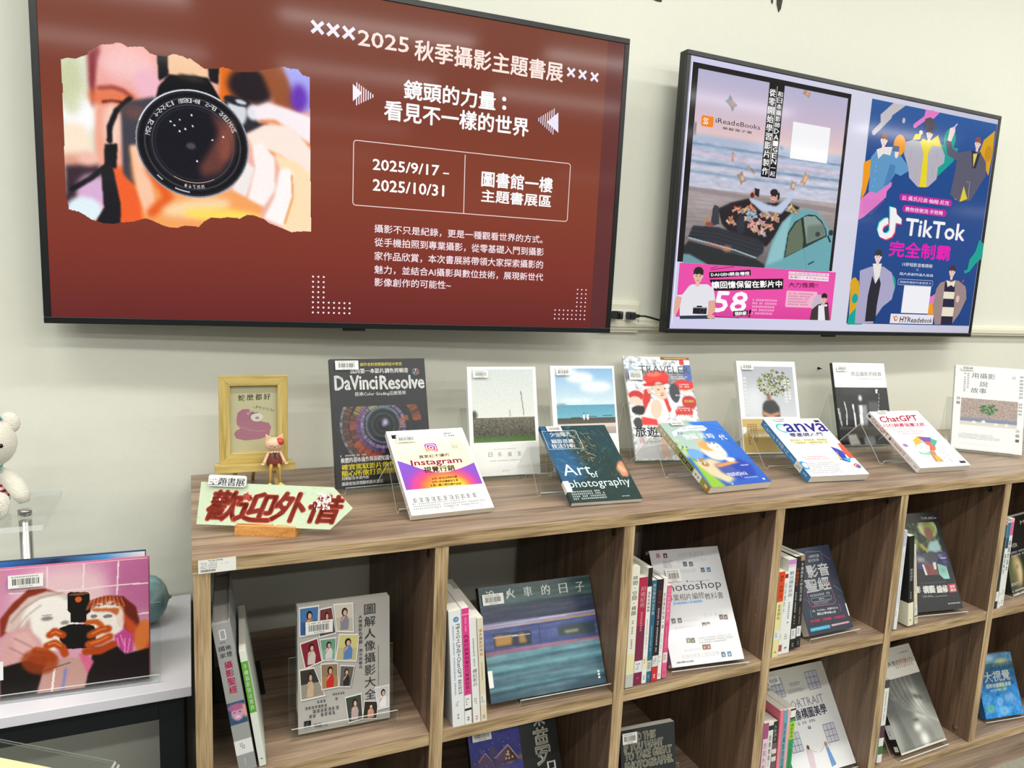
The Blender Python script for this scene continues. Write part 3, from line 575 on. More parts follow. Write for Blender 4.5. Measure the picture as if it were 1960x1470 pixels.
# men on the pink band
def bust(B, head, hr, skin, hair, shirt, sp, fringe=.55, jaw=1.22):
    B.poly(sp, shirt); x, y = head
    B.rect(x-hr*.38, y+hr*.6, x+hr*.38, y+hr*1.75, skin); B.ell(x, y, hr*.86, hr*jaw, skin); B.ell(x-hr*.88, y+hr*.1, hr*.14, hr*.28, skin, n=10); B.ell(x+hr*.88, y+hr*.1, hr*.14, hr*.28, skin, n=10)
    B.ell(x, y-hr*.55, hr*1.02, hr*.85, hair, a0=178, a1=362); B.poly([(x-hr, y-hr*.6), (x-hr*.95, y-hr*.1), (x-hr*.6, y-hr*.25), (x-hr*.2, y-hr*.15), (x+hr*.2, y-hr*.3), (x+hr*.6, y-hr*.12), (x+hr*.95, y-hr*.1), (x+hr, y-hr*.6)], hair)
    for sgn in (-1, 1): B.ell(x+sgn*hr*.36, y+hr*.12, hr*.15, hr*.07, '2a201e', n=8); B.line([(x+sgn*hr*.2, y-hr*.06), (x+sgn*hr*.55, y-hr*.08)], hr*.06, hair)
    B.line([(x, y+hr*.2), (x-hr*.08, y+hr*.5), (x+hr*.06, y+hr*.52)], hr*.05, 'b88878'); B.ell(x, y+hr*.78, hr*.24, hr*.07, 'b05c5a', n=10)
B_.poly([(43.2,575.6),(61.7,553.2),(70.9,549),(119.5,547.1),(140.5,558.1),(148.8,586.7),(127.5,589.9),(129.9,626.6),(40.6,628.4),(36.4,587.3),(24.4,577.5)], 'e4e2ea')
bust(B_, [(87.8,526.4)][0], 15.5, 'e8b8a0', '2a2426', 'e4e2ea', [(70.9,549),(119.5,547.1),(121.1,561.4),(72.3,563.1)])
B_.poly([(26.1,578.7),(42.3,582),(38.9,605.3),(27.8,627.4),(21.1,623.7),(21.4,595.4)], 'e0ac94').poly([(129,588.6),(147.8,586.7),(151.7,613),(138.2,626.5),(127.7,621.4)], 'e0ac94').poly([(40.6,628.4),(131.4,625.3),(152.4,634.1),(41.4,636.7)], '2c3848').ell(138.5,629.1, 12, 5, 'e0ac94').rrect(80,605.5, 123.9,622.8, 2, '1c1c20').ell(108.7,614, 7.5, 7.5, '34343a').ell(108.7,614, 4.5, 4.5, '0e0e12').rect(91,601.9, 107.8,605.6, '2a2a30').rect(80.8,606.3, 121.6,607.9, 'b8b8bc')
B_.ell(*(509,593.4), 23, 33, 'c9b6cc'); B_.poly([(483.5,631),(487,602.5),(508.1,587.7),(546.4,581),(558.9,631.1)], '3c342e').poly([(510.5,590.5),(532,590),(542.3,631.4),(514.8,631.9)], 'e6e4ec')
bust(B_, [(529.2,571.5)][0], 11, 'e2b8a8', '1e1a1c', 'e6e4ec', [(519.8,587.4),(543.4,586.8),(544.2,592.5),(520.7,593.1)])
# right poster
rx0, ry0, rx1, ry1 = 619.8,25.6, 1161.1,636.3
rx0 = [(625.8,509.2)][0][0]; ry1 = [(872.3,638.1)][0][1]; rx1 = [(1168.1,111.9)][0][0]
B_.grad(rx0, ry0, rx1, ry1, [(0, '2b5a9c'), (.25, '1f4a8c'), (.6, '21488a'), (1, '153f80')])
gr, pkk, tea, org, yel = 'c0bcc0', 'e07cc4', '14a092', 'ee9a1a', 'd8a41c'
def capl(p, q, wd, col): B_.line([p, q], wd, col).ell(p[0], p[1], wd/2, wd/2, col, n=16).ell(q[0], q[1], wd/2, wd/2, col, n=16)
a_ = [(676.7,67.7),(752.1,28.2),(647.4,112),(702.9,62)]; B_.poly([(664.9,62.4),(710.1,25.9),(761.9,24.6),(669.9,86.6)], gr); capl(a_[2], a_[3], 15, gr); B_.ell(759.2,66.3, 6, 7.5, gr)
a_ = [(806.8,74.6),(874.1,29.4)]; capl(a_[0], a_[1], 13, pkk); B_.poly([(844,25.2),(904.6,25.4),(881.1,46.1),(840.6,44.3)], pkk)
B_.ell(754.2,133.9, 24, 29, org).ell(961.9,93.4, 26, 30, tea).poly([(886.4,109.3),(1004.9,115.1),(989.8,153.4),(924.5,206.2),(867.6,144.7)], tea).poly([(1160.9,45.2),(1164.1,112.4),(1158.7,178.6),(1100.6,119.3),(1115.4,77.9)], yel).ell(1144.1,114.6, 17, 24, 'c88c1c')
B_.poly([(621.4,194.4),(649.4,182.3),(650.6,228),(641.4,272.7),(628.3,294.7)], org); a_ = [(640.5,307.6),(728.8,243.8)]; 
B_.poly([(625.3,336.7),(625,294.9),(657.6,269),(708.7,248),(741.3,235.6),(741.7,247.3),(725.3,262.9),(724.8,279.4),(691.3,305.8),(646,339.8),(624.2,350.7)], pkk)
for k in range(8): B_.line([(a_[0][0]-4, a_[0][1]+k*5.5-14), (a_[1][0]-8-k*6, a_[0][1]+k*5.5-18)], .8, 'b860b0')
B_.ell(1027.5,221.1, 25, 41, org); 
def rays(pts, col): B_.poly(pts, col)
# denim jacket man
B_.poly([(647,178),(665.4,157.7),(691.4,150.2),(725.1,146.4),(762.7,160.9),(799.3,185.2),(805.4,198.7),(773,216.1),(750.9,211.2),(728.8,243.8),(685.3,271.2),(652.6,269.4),(650.6,228),(648.5,196.1)], '5f97c4'); B_.poly([(665,155.4),(690.6,145.7),(727,141.6),(721.6,165.3),(693.8,163.7),(676,179.4)], 'e8e0dc').poly([(725.7,188.1),(747.1,190.5),(747.5,211.6),(728.8,243.8),(709.2,250.3)], '4a80b4').ell(746.4,158, 8, 12, 'f0d8d4').rect(726.9,137, 754.2,152.5, '5a6a90')
bust(B_, [(690,127.4)][0], 13.5, 'f2dcd8', '8a4a38', 'e8e0dc', [(684.7,151),(704.8,148.7),(705.6,153.2),(685.4,155.5)])
for q in [(669.6,200.8),(668.9,212.4),(670.5,235.3),(668.6,254)]: B_.ell(q[0], q[1], 1.2, 1.2, 'e0e8f0', n=8)
# grey jacket man with yellow hood
B_.poly([(776.7,122),(803.7,114.2),(846.9,113.9),(869.8,118.4),(885.5,104.7),(929.3,118.8),(949,140.7),(949.6,162.4),(926.1,177),(925.5,211),(893,235.9),(849.5,239.8),(808.9,217.4),(800.1,189.8),(775.8,154.8)], 'b4b0bc').poly([(845.1,104.7),(875.6,110.6),(908,87.8),(929.3,118.8),(888.3,118.6),(874.8,144),(886,237.7),(856.7,239.2),(856.9,145.9),(836.3,115.1)], 'e8d422').poly([(803.7,114.2),(811.1,97),(838.9,91.3),(834.9,108.2)], 'e8d422').ell(834.9,89.4, 8, 6, 'f2dcd8')
for q in [(803.7,151.7),(832.4,207.9),(911.2,140),(902.3,189)]: B_.line([(q[0], q[1]-14), (q[0]+3, q[1]+16)], .9, '8f8c9c')
bust(B_, [(871.2,88.6)][0], 13.5, 'f2d8cc', '4a4048', 'e8d422', [(860.3,107.6),(885.5,104.7),(886.4,109.3),(861.2,112.2)]); B_.poly([(846.8,76.2),(845.4,50.7),(865.9,43.4),(888.3,54.6),(891.2,77.9),(874.5,68.1),(858,77.2)], '564c54')
# grey cardigan man, arm up
B_.poly([(944.4,100.2),(966.1,95.3),(978.6,118.1),(1007.5,127),(1063.4,113.5),(1107.9,116),(1137.7,140.3),(1146.6,179.7),(1127.7,204.3),(1091.1,258.1),(1036.9,265.2),(994.4,248.9),(1003,179),(1004.5,149.4),(960.1,139.5)], '5c5a6e').poly([(1063.4,113.5),(1107.3,113.6),(1094.1,162.4),(1078.4,163.9)], '2e2e3a').poly([(1073.2,122.3),(1092.7,120.2),(1082.6,161)], 'd8cc60').poly([(1050.7,219),(1074.3,254.5),(1041,266.1)], 'e0c834').poly([(951.3,97),(955.6,62.9),(976.9,55.5),(979.8,69.5),(967.1,100)], 'f0d8d8').line([(969,63.6),(984.7,47.3)], 4.5, 'd8c8e0').line([(1059.7,205.7),(1075.3,204.2),(1078.2,254.2)], 1.2, 'c8c4a8')
bust(B_, [(1088.2,90.9)][0], 13.5, 'ecd0d0', '8c5448', '5c5a6e', [(1083.8,116.2),(1103.4,114),(1104.5,118.9),(1084.9,121)])
# pills and title
for a4, b4, tx, q in (([(778.3,264.1),(1007.3,282.6)], 0, '云·黃氏兄弟·柚榕·尼克', [(789.3,269.1),(995,279.9)]), ([(797.5,294.3),(988.7,314.5)], 0, '教你技術流·手勢舞', [(809.3,299.8),(972.4,310.3)])):
    (ax, ay), (bx, by) = a4; B_.rrect(ax, ay, bx, by, (by-ay)/2-.1, 'c31f9c'); B_.text(tx, q[0][0], q[0][1]-1, q[1][0], q[1][1]+1, 'f6e4f6', .02, 1)
def note(dx, dy, col):
    q = [(745.4,304.7),(770.5,306.9),(775.3,321.9),(798.5,334.1),(799,348.2),(775.8,347),(776.2,372.3),(766.4,387),(743.2,395.5),(717.7,390.1),(706.3,371.4),(710.9,351.7),(729,339.3),(742.7,335.5),(745.7,352),(728.7,360.1),(724.3,370.2),(734.1,379.3),(746.3,378.5),(755.2,370.9),(750.8,334.9)]
    B_.poly([(x+dx, y+dy) for x, y in q], col)
note(-4, -2, '40e0d0'); note(3.5, 3, 'f04868'); note(0, 0, 'f2eef0')
B_.text('TikTok', 819.8,331.1, 1084.7,378.5, 'f2eef0', .045).text('完全制霸', 763.4,397.9, 1028.4,441.5, 'e81cb4', .035)
B_.text('15秒短影音吸睛術', 826.2,456.1, 957.8,467.3, 'e6e8f2', .01, 1).line([(887.8,471.4),(898.8,478.8)], .8, 'd8dce8').line([(897.3,471),(889.3,479.2)], .8, 'd8dce8').text('超人氣創作達人寫真', 818.9,485.3, 966.2,493.6, 'e6e8f2', .01, 1)
B_.rrect(816.5,504.7, 968.5,521.2, 5, 'd8dcec', 1).text('隨機附贈創作者寫真卡', 824.7,509.6, 961.8,516.6, 'd0d6ea', 0, 1)
# lower figures
B_.ell(636.8,528.3, 15, 20, yel).poly([(623.7,520.4),(654.7,516.4),(673,577.8),(631.8,618.4)], yel).poly([(631.3,615.6),(673,577.8),(687.7,640.9),(627.7,641.8)], tea).ell(647.2,567.2, 12, 14, tea).ell(785.3,525.6, 22, 32, tea).ell(1106.2,544.3, 24, 34, yel).poly([(952.5,549.2),(971,551.6),(987.2,542.1),(999,577.9),(963.2,602.9)], pkk).poly([(956.2,579),(985.9,569.2),(990.9,605.3),(963.8,605.9)], org)
B_.poly([(654,488.4),(696,475.3),(748.7,472.8),(784.8,488.2),(805.2,530.6),(798.8,565.6),(764.8,586.8),(740.9,616.3),(732,636.7),(658.9,637.9),(655.4,592.4),(662.3,549.8)], 'a9a4c4').poly([(702.6,466.5),(739,464.7),(736.8,498.9),(722.4,522.2)], 'e6e2dc').poly([(706.3,500.2),(722.7,523.6),(735.5,503.2),(744.9,521.3),(739.5,584.6),(741.3,630.8),(698.3,631.5),(697.8,557.2)], '26242e')
bust(B_, [(721.4,445.9)][0], 14.5, 'ecd4d4', '3a3434', 'e6e2dc', [(714.7,465.9),(735,464.9),(736.4,473.4),(716.1,474.3)])
B_.poly([(1003.2,508.5),(1033.9,501.3),(1084.7,499.2),(1121.6,516.2),(1134.3,552.7),(1110.9,599.8),(1080.3,634.4),(1001.5,635.6),(980.9,578.4),(988.7,527)], '9c8684').poly([(1023.1,504.7),(1070.4,508.9),(1081.1,581.9),(1082.8,635),(1029.2,635.8),(1026.1,552.9)], '241f3c').poly([(1029,500),(1053.5,506.5),(1070.5,498.3),(1067.9,519.7),(1052.8,514.1),(1037.9,520.7)], 'ece2cc')
for a4, cl in (([(1024.5,540.9),(1074.8,559.1)], 'e8e0c8'), ([(1027.7,587.8),(1081.4,612.7)], 'e8e0c8')): B_.rect(a4[0][0], a4[0][1]-6, a4[1][0], a4[1][1]-3, cl)
B_.ell(1092.9,555.5, 8, 11, 'e4bcb4')
bust(B_, [(1050.3,473.5)][0], 14, 'eac8c4', '443034', '241f3c', [(1042.4,497.9),(1065.5,497),(1066.1,500),(1043,500.9)])
B_.poly([(1156.8,371),(1145.8,408.1),(1122.7,433.7),(1119.8,464.2),(1104,468),(1108.3,476.9),(1130.6,469.9),(1153.8,444.3),(1183.3,424.4),(1178.6,381.8)], tea)
B_.ell(1106.2,499.9, 3.5, 5, 'c8384c').rect(844.7,522.8, 963.3,603.5, 'eeeef2').rect(802.1,606.9, 991.3,635.1, 'e4e2ea')
B_.text('HY', 844,614.3, 876.3,631.5, '1c1a24', .03, shear=.15).text('Read', 877.9,616.6, 929.2,631.2, '1c1a24', .03, shear=.15).text('ebook', 932.3,617.1, 987.8,631.2, '1c1a24', .03, shear=.15).line([(868.3,616.8),(866.5,630.2),(874.3,613.7)], 1.5, 'c0302c').ell(825.9,620.5, 8, 8, 'd87838').ell(826.6,619.9, 4.5, 4.5, 'f4e4d4').line([(813.6,612),(822.9,627.9)], 2, 'a06030')
screen('television', (1.0889,0.4033,0.3084,0.0170,-0.0069,1.1827,0.6727,0.0450), 'right wall-mounted television showing a beach car poster and a dark blue poster', B_, .0115, .03)
# ================= books =================
paper_m = mat('book_pages', 'e4e0d4', .8, bump=.3, bscale=900)
pm_gloss = vmat('glossy_print', .32); pm_matte = vmat('matte_print', .55)
def book(name, P, label, col, art, group=None, hard=False, spine='L', face='cover', finish=pm_gloss, spine_art=None, cat='book', page='e4e0d4'):
    """face 'cover': front cover towards the room; face 'spine': upright on a shelf, spine towards the room. P = pose with w, h, t of the box"""
    w_, h_, t = P[5], P[6], P[7]; roll = P[8] if len(P) > 8 else 0
    m = pose_m(P[:8]) @ Matrix.Rotation(-roll, 4, 'Y')
    r = empty(name, mw=m, label=label, cat=cat, group=group)
    bm_ = mat('cover_'+col, col, .4); c = .0024 if hard else .0006; ov = .003 if hard else 0
    pg = mat('pages_'+page, page, .8, bump=.3, bscale=900)
    if face == 'cover':
        sx0, sx1 = (0, c) if spine == 'L' else (w_-c, w_)
        MB().box((0, 0, 0), (w_, c, h_)).box((0, t-c, 0), (w_, t, h_)).box((sx0, c, 0), (sx1, t-c, h_)).build('cover', bm_, r, bevel=.0003)
        a, b = (c, w_-ov-.0004) if spine == 'L' else (ov+.0004, w_-c)
        MB().box((a, c, ov), (b, t-c, h_-ov)).build('page_block', pg, r)
        if art: art.build('cover_print', finish, r, Matrix.Translation((0, -.0001, 0)))
        if spine_art:
            X = Matrix(((0, 1, 0, 0), (-1, 0, 0, t), (0, 0, 1, 0), (0, 0, 0, 1))); X[0][3] = -.0001
            spine_art.build('spine_print', finish, r, X)
    else:
        MB().box((0, 0, 0), (w_, c, h_)).box((0, c, 0), (c, t, h_)).box((w_-c, c, 0), (w_, t, h_)).build('cover', bm_, r, bevel=.0003)
        MB().box((c, c, ov), (w_-c, t-ov-.0005, h_-ov)).build('page_block', pg, r)
        if art: art.build('spine_print', finish, r, Matrix.Translation((0, -.0001, 0)))
    cv_ = [c for c in r.children if c.name.startswith('cover') and not c.name.startswith('cover_print')]
    if cv_:
        for c in list(r.children):
            if c.name.startswith(('cover_print', 'spine_print')): c.parent = cv_[0]
    r['h'] = 0; del r['h']
    return r
def sticker(r, h_, x0, y0, x1, y1, seed=1, rot=0, blank=False):
    a = Art(x1-x0, y1-y0); a.rect(0, 0, a.w, a.h, 'f3f3ef')
    if not blank:
        a.scrib(a.w*.1, a.h*.07, a.w*.9, a.h*.24, '2a2a2a', 1, seed=seed).bars(a.w*.12, a.h*.28, a.w*.88, a.h*.76, '202020', seed, 24)
        a.text('0%d' % (216000+seed*571), a.w*.3, a.h*.81, a.w*.7, a.h*.95, '303030', 0, 1)
    return a.build('barcode_sticker', pm_matte, [c for c in r.children if c.name.startswith('cover')][0], Matrix.Translation((x0/1000., -.0042, (h_-y1)/1000.)) @ Matrix.Rotation(math.radians(rot), 4, 'Y'))
clear = acrylic(); cedge = acrylic('acrylic_edge', edge=True)
def sheet(prof, x0, x1, th=.0024):
    """bent clear sheet: profile of (y, z) points, extruded x0..x1; returns MB with edges as slot 1"""
    mb = MB(); n = len(prof); L_, R2 = [], []
    for i, (y, z) in enumerate(prof):
        a = prof[max(i-1, 0)]; b = prof[min(i+1, n-1)]; dy, dz = b[0]-a[0], b[1]-a[1]; l = math.hypot(dy, dz); ny, nz = -dz/l*th/2, dy/l*th/2
        L_.append((y+ny, z+nz)); R2.append((y-ny, z-nz))
    v = []
    for x in (x0, x1): v += [(x, p[0], p[1]) for p in L_] + [(x, p[0], p[1]) for p in R2]
    f = []; mi = []
    for i in range(n-1):
        f.append((i, i+1, 2*n+i+1, 2*n+i)); mi.append(0); f.append((n+i, 3*n+i, 3*n+i+1, n+i+1)); mi.append(0)
        for o in (0, 2*n): f.append((o+i, o+n+i, o+n+i+1, o+i+1)); mi.append(1)
    for i in (0, n-1): f.append((i, 2*n+i, 3*n+i, n+i)); mi.append(1)
    mb.v, mb.f, mb.m, mb.sm = v, f, mi, [False]*len(f); return mb
def easel(x, wd, yf, yr, ya, za, th, label, group=None):
    m = Matrix.Translation((x, yf, S)) @ Matrix.Rotation(th, 4, 'Z')
    pr = [(-.015, .009), (-.012, .0014), (-.001, .0013), ((ya-yf)*.985, za*.985), (ya-yf, za), (ya-yf+.004, za*.985), (yr-yf, .0013)]
    o = sheet(pr, 0, wd).build('display_easel', [clear, cedge], mw=m); return tag(o, label, 'easel', group)
def holder(P, z0, x0, x1, lip, back, label, group=None, leg=False):
    """flat foot, front lip and a back plate that follows the lean of the book"""
    x, y, zz, th, a, w_, h_, t = P[:8]
    m = Matrix.Translation((x, y, S+z0)) @ Matrix.Rotation(th, 4, 'Z'); yb = t*math.cos(a)+.0035-math.sin(a)*.002
    pr = [(-.0065-lip*.1, lip), (-.006, .0014), (yb+.001, .0014), (yb+.001+back*math.sin(a), .0014+back*math.cos(a))]
    if leg: pr += [(pr[-1][0]+.004, pr[-1][1]-.001), (pr[-1][0]+.045, .0014)]
    o = sheet(pr, x0, x1).build('display_stand', [clear, cedge], mw=m); return tag(o, label, 'stand', group)

# ---- back row on top of the bookcase ----
P = (0.2555,0.2619,0.0060,0.0593,0.2778,0.1955,0.2536,0.0150); A = Art(P[5]*1000, P[6]*1000); W_, H_ = A.w, A.h
A.rect(0, 0, W_, H_, '26282c')
ra = Ras(4, 95, W_, 205, 150, '26282c')
cx, cy = 99.7,133.9
for i, (r0, r1, a0, a1, cl) in enumerate(((78, 92, 120, 215, '7a4a3a'), (80, 94, 215, 260, '4a6068'), (60, 76, 95, 200, '8a4638'), (55, 72, 200, 230, '9a8a4a'), (50, 62, 90, 280, '6a4a80'), (70, 90, 285, 355, '8a4a30'), (45, 52, 0, 360, '8a78a0'), (34, 42, 200, 330, '4f8f88'), (62, 72, 230, 275, 'b8b444'), (42, 50, 230, 290, '8fae50'), (30, 46, 340, 370, 'c08060'), (36, 60, 340, 352, '9a5838'), (92, 97, 130, 250, '8a9094'), (52, 58, 20, 80, '406a58'), (66, 80, 100, 150, 'a04830'))):
    rr = np.hypot(ra.X-cx, ra.Y-cy); an_ = np.degrees(np.arctan2(ra.Y-cy, ra.X-cx)) % 360
    mk = (rr > r0*.9) & (rr < r1*.9) & (((an_-a0) % 360) < (a1-a0)); q = np.random.RandomState(i).rand(120)[(an_/3).astype(int) % 120]
    ra.put(mk*(.25+.75*q), cl, .6)
for q, cl in ((52, '6c6a8c'), (47, '1c2024'), (34, '3a5a5a'), (31, '14181a'), (20, '2c3a44'), (17, '0c0e12')): ra.e(cx, cy, q*.7, q*.7, cl, .8)
ra.e(cx+4, cy-5, 6, 7, 'b8b0d0', 2).e(cx, cy, 3, 3, '8a78b0', 1); ra.noise(6, 0, seed=2); A.pic(ra)
A.text('創作者的實際範例當中學習', 59.6,7.7, 145.8,14.8, 'e8d840', .02, 1).text('我的第一本影片調色剪輯書', 38.7,19.4, 158.7,29.4, 'f4f4f4', .03, 1)
A.text('DaVinci', 7.2,33.8, 92.1,61.5, 'ffffff', .05).text('Resolve', 98.1,35.2, 191.1,62.1, 'ffffff', .05).text('原來Color Grading這麼簡單', 45.8,66.2, 150.8,75.9, 'dfe2e4', .02, 1)
ox, oy = 174.9,27.5; A.ring(ox, oy, 6.5, .8, '9ab0c0').ell(ox, oy-3, 2, 2.6, 'e0a040').ell(ox-2.8, oy+2, 2.2, 2, '50a0c0').ell(ox+2.8, oy+2, 2.2, 2, 'c05048')
A.scrib(9.6,188, 62.3,192.7, 'd8d8d8', 1).text('軟體的基本操作與基礎知識也有詳細說明', 10.6,194, 155.1,204.3, 'f0f0f0', .02, 1)
A.text('確實駕馭影片的色彩表現', 11.5,206.7, 160,217.8, 'f0e030', .03, 1).text('隨心所欲打造理想世界觀', 11.6,218.9, 160.5,230.6, 'f0e030', .03, 1).text('另附配合本書內容', 10.2,230.8, 63.6,237.2, 'f0f0f0', .02, 1).text('讓讀者加深理解的影片連結', 9.6,240.5, 91.7,247.7, 'f0f0f0', .02, 1)
b = book('paperback_book', P, 'large black film colour grading book with glowing camera lens on its cover', '26282c', A, 'books standing in the back row on the bookcase')
sticker(b, H_, 9, 4, 55, 22, 3)
# ---- field / sea photo books ----
P = (0.5377,0.2813,0.0060,-0.0407,0.2489,0.1587,0.2341,0.0120); A = Art(P[5]*1000, P[6]*1000); W_, H_ = A.w, A.h; A.rect(0, 0, W_, H_, 'f2f3f1')
x0, y0 = 8.7,5.7; x1, y1 = 151.3,162.4; ra = Ras(x0, y0, x1, y1, 90, 'd6dddb'); yq = y0+(y1-y0)*.66
ra.vg(y0, yq, 'ced6d6', 'e0e4de').vg(yq, y1-10, '6f6c5c', '4a473f').vg(y1-16, y1, '48563a', '567a3c').noise(4, 0, seed=3).noise(14, 0, 2, (ra.Y > yq) & (ra.Y < y1-14), seed=4)
ra.e(x0+4, yq-6, 6, 9, '4a5444', 1).l([(121.2,54.4),(126.4,106.9)], 1.6, '55504a', .4).l([(94,94.5),(93.3,107.5)], 1.5, '807a70', .4); A.pic(ra)
A.scrib(53.6,176.1, 104.1,179, 'a8a8a4', 1)
for ch, q in zip('日系攝影', [(44.9,188.5),(66.1,188.7),(88.7,189.1),(112.2,189.3)]): A.text(ch, q[0]-4.5, q[1]-5, q[0]+4.5, q[1]+5, '8a8a88')
A.scrib(40.4,200.2, 115.3,203.8, 'b0b0ac', 1).text('2019', 70.4,222.2, 86.5,225.6, 'a0a09c', 0, 1)
b = book('paperback_book', P, 'white photography book showing a grassy bank and leaning pole under pale sky', 'eceeec', A, 'books standing in the back row on the bookcase', finish=pm_matte)
sticker(b, H_, 12, 8, 46, 24, 4)
P = (0.7331,0.2728,0.0060,-0.0562,0.2740,0.1608,0.2365,0.0121); A = Art(P[5]*1000, P[6]*1000); W_, H_ = A.w, A.h; A.rect(0, 0, W_, H_, 'f2f3f1')
x0, y0 = 10.7,6.1; x1, y1 = 156,155.1; ra = Ras(x0, y0, x1, y1, 90, 'a8cbe4'); q = lambda t: y0+(y1-y0)*t
ra.vg(y0, q(.56), '86b4de', 'd4e6ee').vg(q(.56), q(.76), '5f9fc0', '6fb4c6').vg(q(.75), q(.84), '4c4a44', '5c5850').vg(q(.84), q(.9), 'd8d2c8', 'cfc4ba').vg(q(.9), y1, 'b8aaa2', 'a89c96')
ra.e(x0+W_*.38, q(.14), 34, 12, 'f4f4f4', 5).e(x0+W_*.62, q(.28), 40, 12, 'f0f2f4', 5).e(x0+W_*.15, q(.05), 30, 9, 'e8eef2', 5).e(x0+W_*.3, q(.48), 40, 4, 'f0f4f4', 3, 0, .6).e(x0+12, q(.555), 14, 3, '7a9ab0', 1).l([(x0, q(.76)), (x1, q(.72))], 1, '33434c', .4).noise(3, 0, seed=8)
for px_ in [(76.6,116),(85.9,116.2)]: ra.e(px_[0], px_[1], 2.4, 7, 'f4f4f4', .6).e(px_[0], px_[1]-8, 1.5, 1.8, '4a3a34', .4)
A.pic(ra)
b = book('paperback_book', P, 'white photography book showing a calm blue sea with two people at the railing', 'eceeec', A, 'books standing in the back row on the bookcase', finish=pm_matte)
sticker(b, H_, 13, 6, 47, 22, 5)
# ---- magazine with the red helmet ----
P = (0.9760,0.3247,0.0040,-0.2067,0.5315,0.1801,0.2741,0.0079); A = Art(P[5]*1000, P[6]*1000); W_, H_ = A.w, A.h
ra = Ras(0, 0, W_, H_, 150, 'dfe4ea', .5)
ra.vg(0, 30, 'eef2f6', 'c8d4e0').noise(26, 4, seed=1).noise(20, 1.5, seed=2).vg(28, 34, 'f0eeea', 'f0eeea').p([(0, 36), (W_, 40), (W_, 75), (0, 66)], '6a6e76', 5, .8).noise(10, 2, seed=5)
for q, cl in (((0.12, .39, 20, 14), 'c42a2c'), ((.86, .28, 30, 14), 'd8342c'), ((.9, .45, 20, 18), 'b82830'), ((.8, .55, 24, 16), 'c8302c'), ((.1, .44, 16, 12), 'e8c8b8'), ((.15, .53, 22, 12), '1c1c20'), ((.7, .36, 14, 26), '3c4048'), ((.95, .15, 14, 26), '5468b0'), ((.1, .17, 10, 20), 'a8c4dc'), ((.08, .27, 8, 14), 'e8e8e8'), ((.1, .65, 12, 14), '3a3a3c'), ((.85, .67, 26, 12), 'a8b4ac'), ((.78, .6, 20, 7), 'e4e4e0')): ra.e(q[0]*W_, q[1]*H_, q[2], q[3], cl, 3)
ra.e(82.8,58.9, 34, 21, 'e8352c', 1.2, -6).e(77.2,48.1, 20, 7, 'f4705c', 3, -6).e(78.9,73.5, 36, 7, 'c82a26', 1.5, -8)
ra.p([(46.4,88.4),(62.4,88.2),(57.8,120.4),(40.5,155.7),(36.6,120.6)], 'c8302a', 2).e(88.2,95, 17, 26, 'efc4ac', 1.5, -8).e(58.1,93.6, 5, 8, 'e8b8a0', 1).e(91.7,102.9, 7, 4, 'c05050', 1, -15).l([(81.5,104.1),(98,101.4)], 1.6, 'f4f0ec', .5, 1).e(83.6,89.7, 3.5, 1.6, '3a2420', .6).e(101.3,86.9, 3, 1.6, '3a2420', .6).l([(74.7,77.2),(100.1,75.4)], 3, '3a2420', 2, .6)
ra.p([(53.8,123.9),(83.7,113),(100.8,141.2),(94.4,183.3),(61.7,190.2),(28.3,180),(35.2,155.7)], 'f2ece8', 2).e(70.7,141.4, 15, 26, 'eec4b0', 2, 10).p([(29,162.7),(68.3,169.4),(69.5,185.1),(27.9,183.4)], 'd83430', 1.5).p([(93.9,116.4),(103.4,112.8),(111,144.7),(102.8,151.8)], 'd02c2c', 1.5).p([(74.3,176.4),(95.4,176.3),(85.6,217.7),(92.2,265.1),(67.5,268.3)], 'e8c4b4', 2).p([(5.9,217.6),(64.6,217.7),(70.4,271.7),(2.1,271.1)], 'd8d8de', 3)
A.pic(ra); A.rect(101,-0.7, 181.9,8.3, '8a5c20').scrib(112.4,1.1, 176,6, 'f0d890', 1).rect(151.6,6.4, 166.5,20.6, 'd8302c').rect(164.4,7.6, 179.3,21.1, 'f4f4f4')
A.text('TRAVELER', 39.7,25.4, 175.8,45.7, '4a4a50', .0, 1).scrib(123.1,52.3, 172.3,62.2, 'f4f4f4', 2, seed=3).scrib(142,72.3, 174.1,85.1, 'f0e8e8', 2).text('台灣火車', 145.3,91.2, 172,98.5, 'f0e060', .02, 1).scrib(127.4,101.4, 173.9,108.7, 'f0e0e0', 1).text('東京風光', 148.3,116.4, 175,124.3, 'f0e060', .02, 1).scrib(124.7,137.3, 173.3,147.9, 'f0e0e0', 2, seed=9).scrib(103.3,155.1, 175.7,170.9, 'e8ecf0', 2, seed=11)
A.text('旅遊攝影', 6.4,187.5, 129.1,214.3, '26262c', .02).text('台灣', 15.1,217.6, 27.2,231.1, 'c83848', .0, 1).scrib(27.2,224.4, 70.6,232.9, '808088', 2)
b = book('magazine', P, 'glossy travel photography magazine with a smiling child in a red helmet', 'e8eaee', A, 'books standing in the back row on the bookcase', cat='magazine')
sticker(b, H_, 9, 41, 44, 66, 6)
